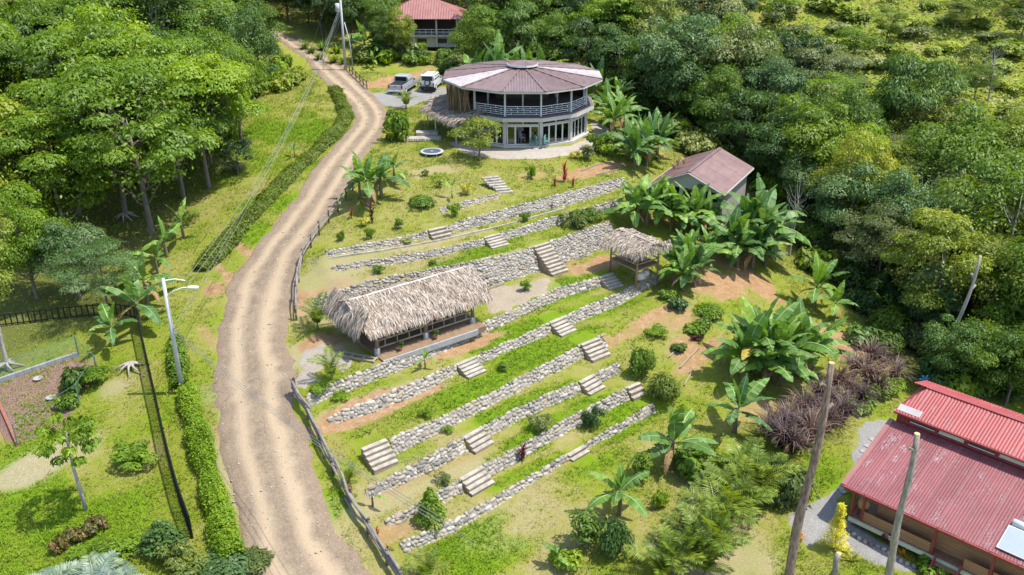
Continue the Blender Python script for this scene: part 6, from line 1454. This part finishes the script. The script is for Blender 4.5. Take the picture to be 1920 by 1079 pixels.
# ginger and fern clumps along the drive and forest edge
for (u, v, s) in [(605, 95, 2.4), (625, 118, 2.2), (600, 112, 2.0), (585, 100, 2.0), (645, 120, 1.8), (572, 92, 2.0), (632, 100, 2.4), (700, 118, 2.0), (725, 122, 1.8)]: strap(G(u, v), 'fern', s, random.choice([M_LEAF['yellow'], M_LEAF['bright'], M_LEAF['mid']]), 'ginger clump on the bank beside the drive', 'ginger_plant', 'ginger plant', 'ginger plants on the bank')
for (u, v, s) in [(500, 130, 2.4), (520, 145, 2.6), (545, 160, 2.4), (500, 165, 2.6), (530, 125, 2.2), (560, 150, 2.0), (515, 105, 2.2), (475, 180, 2.6), (525, 170, 2.2)]:
    shrub(G(u, v), s * .75, s * .8, 'big', random.choice(['bright', 'bright', 'yellow']), 'light green thicket plant at the top left bend of the road', 'thicket at the upper bend')
# tree stump with roots, branch heap
def roots(pos, label, n, L, mat, name, cat, up=.25):
    t = thing(name, label, cat, pos)
    for k in range(n):
        a = k * 6.28 / n + random.uniform(-.3, .3); l = L * random.uniform(.6, 1.15); MB().tube([(0, 0, up), (math.cos(a) * l * .4, math.sin(a) * l * .4, up * .8), (math.cos(a + .25) * l, math.sin(a + .25) * l, .02)], [.13, .08, .025], 6).build('root', mat, t, True)
    return t
roots(G(248, 690), 'pale uprooted stump with spreading roots on the left lawn', 8, 1.1, M_BARKP, 'tree_stump', 'stump', .35)
roots(G(236, 410), 'spreading surface roots at the foot of a forest tree', 7, 1.3, M_BARKP, 'tree_roots', 'roots', .5); roots(G(14, 692), 'surface roots below the pale trunk at the left edge', 7, 1.3, M_BARKP, 'tree_roots', 'roots', .5)
bh = thing('branch_heap', 'heap of brown cut branches at the forest edge', 'branch heap', G(438, 318))
for k in range(60):
    a = random.uniform(0, 6.28); c = Vector((random.uniform(-.9, .9), random.uniform(-.6, .6), random.uniform(.05, .7))); d = Vector((math.cos(a), math.sin(a), random.uniform(-.3, .4))) * random.uniform(.4, .9); MB().tube([c - d, c + d], [.03, .012], 5).build('branch', M_BARK, bh)

# ------------------------------------------------------------------ forest
FG = 0
def T(u, v, H, kind, leaf, label, wide=1.0, idx=None, bark=None, group=None): return tree(G(u, v), H, kind, leaf, label, group, wide, bark, idx=idx)
LEFT = [(330, 338, 13, 'layer', 'bright', 'layered bright green tree over the shaded left lawn, nearest the branch heap', 1.0), (268, 350, 14, 'layer', 'bright', 'layered bright green tree with forked pale trunk in the left forest', 1.05), (215, 345, 15.5, 'layer', 'mid', 'tall layered tree with thick trunk at the left forest front', 1.0),
 (395, 308, 11, 'round', 'mid', 'dense rounded tree at the forest edge by the left lawn', 1.0), (452, 262, 10.5, 'shaggy', 'mid', 'shaggy green tree at the forest edge beside the upper lawn', .9), (478, 205, 10, 'round', 'dark', 'dark rounded tree at the forest edge below the thicket', .9), (482, 120, 9, 'round', 'mid', 'rounded tree at the upper bend of the road', 1.0),
 (150, 400, 10, 'feather', 'blue', 'flat feathery bluish tree in the middle of the left forest', 1.1), (95, 455, 9.5, 'round', 'yellow', 'yellow-green rounded tree low in the left forest', 1.15), (40, 470, 12, 'round', 'yellow', 'yellow-green tree at the left edge of the picture', 1.1), (205, 590, 5.6, 'feather', 'blue', 'low spreading bluish tree beside the left lawn bananas', 1.05), (150, 560, 6.0, 'round', 'blue', 'dark bluish tree behind the low spreading one', 1.15), (70, 560, 8.0, 'round', 'bright', 'bright rounded tree above the shaded picket fence', 1.0), (15, 692, 11, 'tall', 'yellow', 'tree with pale bare trunk at the left edge of the lawn', .9)]
LEFT += [(285, 440, 13, 'layer', 'mid', 'wide layered tree casting shade over the left lawn', 1.2), (392, 352, 12, 'layer', 'bright', 'wide layered tree nearest the lit strip of the left lawn', 1.15), (236, 408, 14, 'layer', 'bright', 'layered tree with exposed roots on the shaded left lawn', 1.1), (345, 372, 12.5, 'layer', 'mid', 'layered green tree leaning over the shaded lawn', 1.0), (130, 470, 11.5, 'layer', 'bright', 'broad layered tree low in the left forest', 1.1), (420, 285, 9, 'shaggy', 'mid', 'shaggy tree beside the branch heap', .95), (290, 300, 13, 'round', 'dark', 'dark dense tree deep in the left forest behind the forked trunk', 1.1), (180, 290, 13, 'round', 'mid', 'dense tree deep in the left forest behind the thick trunk', 1.1), (365, 250, 12, 'round', 'bright', 'dense bright tree above the forest edge by the lawn', 1.1)]
for u, v, H, k, l, lab, w in LEFT: T(u, v, H, k, l, lab, w, bark=M_BARKP if k == 'tall' or u in (268, 215) else None)
def scatter(poly, step, fn, jit=.45):
    q = np.array([tuple(p[:2]) for p in poly]); out = []
    for x in np.arange(q[:, 0].min(), q[:, 0].max(), step):
        for y in np.arange(q[:, 1].min(), q[:, 1].max(), step):
            a, b = x + random.uniform(-jit, jit) * step, y + random.uniform(-jit, jit) * step
            if in_poly(np.array([a]), np.array([b]), [tuple(p) for p in q])[0]: fn(a, b)
def visible(x, y, z, H, r):
    if y < 25: return False
    us, vs = zip(*[proj(x + dx, y, z + dz) for dx in (-r, r) for dz in (0, H)])
    return max(us) > -90 and min(us) < 2040 and max(vs) > -40 and min(vs) < 1120
def clear(x, y, H, r):            # keep the built places, the road and the views onto them free of trunks and crowns
    d, w = road_dist([x], [y])
    if d[0] < w[0] + r * .55 + .5: return False
    for (cx, cy, cr) in ((1.05, 92.1, 9.5), (18, 79, 6.0), (-12, 131, 7.5)):
        if math.hypot(x - cx, y - cy) < cr + r * .5: return False
    z = z1(x, y)
    for f in (.45, .7, 1.0):
        u, v = proj(x, y, z + H * f); m = r * .6 * CAM_F / (y * CC - (z + H * f - CAM_H) * SS)
        for (u0, v0, u1, v1) in ((725, 135, 865, 300), (835, 105, 1135, 300), (1250, 285, 1425, 360), (505, 55, 730, 330), (745, -60, 880, 95), (580, 90, 900, 180)):
            if u + m > u0 and u - m < u1 and v + m * .6 > v0 and v - m * .4 < v1 and not (y > 116 and v1 == 300 and False):
                # a crown may only stand behind, never in front of, the thing framed by this box
                lim = {135: 101, 105: 101, 285: 84, 55: 30, -60: 136, 90: 122}[v0]
                if y < lim or v0 == 55: return False
    return True
PAL = {'L': ['mid', 'bright', 'bright', 'mid', 'blue', 'yellow'], 'R': ['mid', 'bright', 'dark', 'olive', 'yellow', 'pale', 'blue', 'mid', 'bright', 'dark']}
CNT = {}
def fill(tagname, hs, kinds, pal, label_of, group):
    def fn(x, y):
        H = random.uniform(*hs); kind = random.choice(kinds); r = {'layer': .33, 'round': .32, 'tall': .21, 'feather': .43, 'shaggy': .31, 'small': .4}[kind] * H
        z = z1(x, y)
        if not visible(x, y, z, H, r) or not clear(x, y, H, r): return
        l = random.choice(pal); CNT[tagname] = CNT.get(tagname, 0) + 1
        lab = '%s %s tree %s' % (KINDW[kind], COLW[l], label_of); tree((x, y, z), H, kind, l, lab, group + ', %s %s' % (KINDW[kind], COLW[l]), random.uniform(.95, 1.2), M_BARKP if random.random() < .35 else None)
    return fn
lp_ = [G(*q) for q in [(-250, 520), (60, 400), (240, 318), (330, 305), (440, 235), (470, 150), (485, 70)]] + [Vector((-42, 150, 0)), Vector((-110, 150, 0)), Vector((-110, 60, 0))]
scatter(lp_, 5.6, fill('L', (10, 16), ['layer', 'layer', 'round', 'shaggy', 'tall'], PAL['L'], 'in the forest on the left', 'left forest'))
rp_ = [G(*q) for q in [(1165, 175), (1210, 215), (1290, 270), (1440, 330), (1470, 400), (1590, 520), (1640, 600), (1700, 655), (1800, 690), (1930, 725)]] + [Vector((85, 60, 0)), Vector((66, 84, 0)), Vector((44, 102, 0)), Vector((30, 122, 0)), Vector((14, 112, 0))]
scatter(rp_, 4.9, fill('R', (6, 14), ['round', 'round', 'shaggy', 'layer', 'tall', 'feather'], PAL['R'], 'in the forest on the right', 'right forest'))
bp_ = [Vector(p + (0,)) for p in [(-46, 122), (-24, 128), (-20, 140), (6, 118), (22, 118), (36, 140), (44, 165), (30, 195), (-60, 195), (-70, 150)]]
scatter(bp_, 7.0, fill('B', (9, 15), ['round', 'layer', 'shaggy', 'tall'], PAL['R'][:7], 'in the forest behind the houses', 'back forest'))
# hand-placed trees of the right forest
for q in [(1700, 330, 13.5, 'shaggy', 'dark', 'large dark glossy tree standing out of the right forest', 1.15), (1585, 470, 11, 'round', 'yellow', 'yellow-green tree in front of the dark hollow right of the cottage', .9), (1880, 480, 12.5, 'round', 'yellow', 'broad yellowish tree at the right edge of the picture', 1.1), (1905, 720, 8.5, 'round', 'bright', 'bright lime green tree behind the red house at the right edge', 1.0),
          (1400, 235, 10, 'feather', 'bright', 'light green feathery tree above the cottage', .9), (1510, 250, 11, 'feather', 'pale', 'flat pale feathery tree on the right hillside', 1.1), (1640, 560, 8.5, 'feather', 'pale', 'pale feathery tree at the edge of the right forest', .9), (1830, 620, 8, 'shaggy', 'mid', 'shaggy tree left of the lime green one', .9), (1730, 640, 7, 'round', 'blue', 'bluish rounded tree at the right forest edge', .9)]:
    T(*q)
for i, (x, y, H, k, l) in enumerate([(-4, 114, 8.5, 'round', 'mid'), (1, 115.5, 9.5, 'shaggy', 'dark'), (5.5, 114, 9, 'round', 'mid'), (9.5, 112.5, 9.5, 'shaggy', 'dark'), (13, 109.5, 9, 'round', 'dark'), (16.5, 106, 9, 'shaggy', 'mid'), (19.5, 102, 8.5, 'round', 'dark'), (22, 97.5, 8.5, 'round', 'mid'), (24.5, 93, 9, 'shaggy', 'dark'), (27, 88.5, 9, 'round', 'dark'), (12.5, 117, 12, 'layer', 'bright'), (20, 110, 12, 'layer', 'mid'), (3, 121, 12, 'round', 'bright'), (28, 97, 12, 'tall', 'blue'), (-2, 124, 12, 'layer', 'mid'), (8, 123, 13, 'layer', 'bright'), (17, 118, 13, 'round', 'olive'), (26, 106, 13, 'shaggy', 'mid'), (33, 94, 11, 'round', 'olive')]):
    tree((x, y, z1(x, y)), H, k, l, '%s %s tree close behind the round house and cottage' % (KINDW[k], COLW[l]), 'trees close behind the house, %s %s' % (KINDW[k], COLW[l]), 1.15)
for i, (u, v, H, l, lab) in enumerate([(752, 112, 6.0, 'yellow', 'yellow-green tree hiding the left half of the salmon-roofed house'), (722, 112, 5.5, 'mid', 'green tree left of the one before the salmon-roofed house'), (715, 95, 8.0, 'mid', 'rounded tree behind the utility pole bananas'), (660, 85, 8.5, 'dark', 'dark tree behind the utility pole'), (610, 70, 8.0, 'olive', 'olive tree right of the top of the road'), (640, 60, 9.0, 'mid', 'green tree between the road top and the salmon-roofed house')]):
    tree(G(u, v), H, 'round', l, lab, None, 1.0)
for i, (u, v, H, k, l, lab) in enumerate([(1775, 735, 6.0, 'round', 'dark', 'dark tree behind the left end of the red upper roof'), (1835, 745, 6.5, 'shaggy', 'mid', 'shaggy green tree behind the middle of the red upper roof'), (1885, 760, 6.5, 'round', 'dark', 'dark rounded tree behind the right end of the red upper roof'), (1930, 770, 7.0, 'shaggy', 'mid', 'shaggy tree cut by the right edge behind the red house'),
        (540, 40, 9, 'round', 'dark', 'dark tree closing the top of the road'), (580, 52, 8.5, 'round', 'olive', 'olive tree at the right of the road top'), (500, 38, 10, 'shaggy', 'dark', 'dark shaggy tree left of the road top'), (552, 20, 10, 'feather', 'pale', 'pale pinkish-grey tree behind the top of the road')]):
    tree(G(u, v), H, k, l, lab, None, 1.1)
bare_trunk(G(1762, 705), 9.5, .17, .09, 'leaning pale dead trunk at the right forest edge', M_BARKP, ((.9, 2.0), (.8, .5)), (1.3, .5))
for i, (u, v, H, k) in enumerate([(1530, 240, 11, 'feather'), (1850, 200, 9, 'layer'), (1480, 480, 8, 'tall'), (1700, 520, 11, 'tall'), (1560, 420, 10, 'layer'), (1790, 420, 12, 'tall')]):
    t_ = thing('bare_tree', ['pale leafless tree high on the right hillside', 'leafless grey tree at the upper right edge', 'thin leafless tree at the dark forest edge above the bare slope', 'tall slender leafless tree in the right forest', 'forked leafless tree left of the tall slender one', 'slender leafless tree near the right edge of the forest'][i], 'tree', G(u, v), i * 1.3, None, (H / HT[k] * .8,) * 2 + (H / HT[k],)); inst('trunk', TP[k][i % 2][0], t_, mat=M_BARKP)
bare_trunk(G(1868, 660), 9.0, .2, .12, 'upright pale trunk at the right forest edge', M_BARKP, ((.9, 1.0),), (.4, .2))
# undergrowth along the forest edges
def under(x, y, label, group, pal, hs=(1.2, 2.6), chk=True):
    z = z1(x, y); h = random.uniform(*hs)
    if visible(x, y, z, h, 1.5) and (not chk or clear(x, y, h, 1.0)): sh = random.choice(['big', 'loose', 'round']); lf = random.choice(pal); shrub((x, y, z), h * random.uniform(.7, 1.0), h, sh, lf, '%s %s %s' % (COLW[lf], {'big': 'broad-leaved', 'loose': 'loose', 'round': 'rounded'}[sh], label), group + ', %s %s' % (COLW[lf], sh))
re_ = [G(*q) for q in [(1175, 205), (1290, 290), (1440, 350), (1455, 430), (1570, 560), (1610, 640), (1690, 690), (1800, 720), (1930, 745), (1990, 700), (1800, 620), (1650, 520), (1500, 380), (1300, 230), (1200, 160)]]
scatter(re_, 2.3, lambda x, y: under(x, y, 'undergrowth shrub at the edge of the right forest', 'right forest undergrowth', ['dark', 'mid', 'bright', 'olive', 'pale', 'mid']))
scatter([G(*q) for q in [(1440, 350), (1600, 560), (1800, 720), (1960, 740), (2050, 500), (1800, 300), (1600, 220)]], 4.0, lambda x, y: under(x, y, 'shrub growing under the trees of the right forest', 'right forest floor shrubs', ['dark', 'mid', 'blue'], (1.5, 3.5)))
scatter([G(*q) for q in [(1740, 728), (1800, 742), (1870, 758), (1940, 775), (1960, 740), (1860, 715), (1760, 700)]], 1.9, lambda x, y: under(x, y, 'undergrowth shrub behind the red house', 'undergrowth behind the red house', ['dark', 'mid', 'bright']))
scatter([G(*q) for q in [(500, 95), (470, 190), (440, 270), (380, 285), (420, 170), (470, 60)]], 2.6, lambda x, y: under(x, y, 'undergrowth shrub at the edge of the left forest', 'left forest undergrowth', ['dark', 'mid', 'bright']))
scatter([Vector((-22, 124, 0)), Vector((-19, 119, 0)), Vector((-12, 117, 0)), Vector((-2, 112, 0)), Vector((10, 108, 0)), Vector((14, 114, 0)), Vector((-2, 120, 0)), Vector((-14, 124.5, 0))], 2.1, lambda x, y: under(x, y, 'garden shrub on the bank above the parking place', 'shrubs above the parking place', ['bright', 'yellow', 'mid', 'pale'], (1.0, 2.2), False))
# open brushy hillside at the top right
hp_ = [Vector(p + (0,)) for p in [(30, 124), (45, 104), (68, 86), (110, 84), (200, 190), (210, 330), (40, 330), (32, 195), (46, 165)]]
def hillshrub(x, y, z, h):
    sh = random.choice(['round', 'big', 'loose']); l = random.choice(['yellow', 'lime', 'pale', 'lime', 'lime']); w_ = {'big': 'broad-leaved', 'loose': 'loose', 'round': 'rounded'}[sh]
    shrub((x, y, z), h * .8, h * .5, sh, l, '%s %s scrub bush on the open hillside' % (COLW[l], w_), 'hillside scrub, %s %s' % (COLW[l], sh), 'scrub_bush')
def hill(x, y):
    h = random.uniform(1.8, 4.6) * (1 + max(0, y - 130) / 160); z = z1(x, y)
    if not visible(x, y, z, h, 3): return
    if random.random() < .85: hillshrub(x, y, z, h)
    else: tree((x, y, z), h * 1.5, random.choice(['round', 'small', 'feather']), random.choice(['yellow', 'lime', 'bright', 'pale']), 'small tree scattered on the open hillside', 'hillside trees', 1.2, name='hill_tree')
scatter(hp_, 5.2, hill)
# low continuous scrub between them
r_ = np.random.default_rng(31); n = 90000; x = r_.uniform(30, 150, n); y = r_.uniform(86, 260, n); k = in_poly(x, y, [tuple(p[:2]) for p in hp_]); u_, v_ = proj(x, y, Z(x, y)); k &= (u_ > 1150) & (u_ < 2000) & (v_ < 420); x, y = x[k], y[k]
hh = np.clip(vnoise(x, y, 5.0, 2) * 1.6 + vnoise(x, y, 2.0, 5) * 1.1 - .75, 0, 3) * (1 + (y - 100) / 150); z = Z(x, y) + hh * r_.uniform(.5, 1.0, len(x))
V, F = leaf_quads(np.stack([x, y, z], 1), np.tile([0, -.2, 1.0], (len(x), 1)), .62, .5, .2, r_)
tag(inst('scrub', np_mesh('scrub', V, F, M_LEAF['lime'], np.clip(vnoise(x, y, 7, 8) * .7 + r_.random(len(x)) * .4, 0, 1))), 'low pale green scrub covering the open hillside', 'scrub', None, 'stuff')
# ------------------------------------------------------------------ grass blades and pebbles
def grass(seed, n, size):
    r = np.random.default_rng(seed); x = r.uniform(-38, 34, n); y = 34 + 82 * r.random(n) ** 1.35; zc = zone_at(x, y); d, w = road_dist(x, y)
    t = x * TX[0] + y * TX[1]; nn = x * NX[0] + y * NX[1]; ok = (d > w + .15) & (zc[:, 0] < .35) & (zc[:, 3] < .4) & (np.hypot(x - 1.05, y - 92.1) > 8.6)
    for i in range(len(WALLS)):
        nb, h, zb = wall_at(i, t); k = WALLS[i][1]; ok &= ~((nn > nb + .06) & (nn < nb + BAT * h - .02) & (t > k[0, 0]) & (t < k[-1, 0]))
    for (wi, ts, hw, ns, bk) in STAIRS:
        nb, h, zb = wall_at(wi, ts); ok &= ~((abs(t - ts) < hw + .1) & (nn > nb - 1.2) & (nn < nb + 1.8))
    l = (x - ro.x) * RTX.x + (y - ro.y) * RTX.y; m_ = (x - ro.x) * RNX.x + (y - ro.y) * RNX.y; ok &= ~((abs(l) < 4.6) & (m_ > -1.3) & (m_ < 4.9))
    for poly in SHEETS: ok &= sdist(x, y, poly) < .1
    lush = zc[:, 1] + (vnoise(x, y, 1.7, 7) - .5) * .8; ok &= r.random(n) < np.clip(lush * .9 + .25, .15, 1) * (1 - .75 * zc[:, 2])
    x, y, lush, lit = x[ok], y[ok], lush[ok], zc[ok, 2]; z = Z(x, y); n = len(x); V = []; a = r.uniform(0, 6.28, n); s = size * r.uniform(.5, 1.3, n) * (.7 + .5 * np.clip(lush, 0, 1)) * (1 + .35 * np.clip((y - 60) / 40, 0, 1))
    p = np.stack([x, y, z - .02], 1); vs = []
    for k in range(3):
        b = a + k * 2.1; dx, dy = np.cos(b), np.sin(b); o = p + np.stack([r.normal(0, .05, n), r.normal(0, .05, n), 0 * x], 1); w_ = s * .16
        tip = o + np.stack([dx * s * .7, dy * s * .7, s * r.uniform(.6, 1.2, n)], 1); sd_ = np.stack([-dy * w_, dx * w_, 0 * x], 1); vs.append(np.stack([o - sd_, o + sd_, tip], 1))
    V = np.stack(vs, 1).reshape(-1, 3); F = np.arange(len(V)).reshape(-1, 3); q = np.repeat(np.clip(lush + r.normal(0, .12, n), 0, 1), 3)
    o = inst('grass', np_mesh('grass', V, F, M_GRASS, q)); tag(o, 'short green and straw-coloured grass over lawns and terraces', 'grass', None, 'stuff')
def grass_mat():
    t = NT('grass_blade'); r = t.attr('rnd')[2]; c = t.ramp(r, [(.05, (.36, .305, .125)), (.35, (.31, .30, .07)), (.65, (.225, .265, .030)), (1, (.165, .265, .014))])
    p = t.bsdf(c, .7, None, 0, .2); tl = t.n('ShaderNodeBsdfTranslucent'); t.set(tl.inputs[0], c); m = t.n('ShaderNodeMixShader'); m.inputs[0].default_value = .3; t.t.links.new(p, m.inputs[1]); t.t.links.new(tl.outputs[0], m.inputs[2]); return t.done(m.outputs[0])
M_GRASS = grass_mat()
grass(3, 360000, .135); grass(8, 30000, .24)
# pebbles on the road
r = np.random.default_rng(9); n = 1100; i = r.integers(0, int(len(ROADC) * .75), n); k = r.uniform(-1.1, 1.1, n); px = ROADC[i, 0] + nrm[i, 0] * k * ROADW[i]; py = ROADC[i, 1] + nrm[i, 1] * k * ROADW[i]; pz = Z(px, py) + .035; VV, FF, RR = [], [], []; b = 0
for x, y, z in zip(px, py, pz):
    v, f = STN[r.integers(0, 10)]; s = .05 + .13 * r.random() ** 4; VV.append(v * np.array([s, s * r.uniform(.6, 1), s * .6]) + np.array([x, y, z])); FF.append(f + b); b += len(v); RR += [r.random()] * len(f)
tag(inst('pebbles', np_mesh('pebbles', np.concatenate(VV), np.concatenate(FF), M_STONEJ, np.clip(np.array(RR) * .3 + .6, 0, 1), True)), 'loose pebbles strewn over the dirt road', 'pebbles', None, 'stuff')
# ------------------------------------------------------------------ labels: number look-alikes of one kind by their order in the picture
ORD = ['leftmost', 'second from left', 'third from left', 'fourth from left', 'fifth from left', 'sixth from left', 'seventh from left', 'eighth from left', 'ninth from left', 'tenth from left', 'eleventh from left', 'twelfth from left', 'thirteenth from left', 'fourteenth from left']
byl = {}
for o in COL.objects:
    if o.parent is None and 'label' in o and o.get('category') not in ('paver', 'stone'): byl.setdefault(o['label'], []).append(o)
for lab, os_ in byl.items():
    if 2 <= len(os_) <= len(ORD):
        os_.sort(key=lambda o: proj(*o.location)[0])
        for i, o in enumerate(os_):
            w = ORD[i] if i < len(os_) - 1 else 'rightmost'
            if len(lab.split()) + 1 + len(w.split()) <= 16: o['label'] = '%s, %s' % (lab, w)
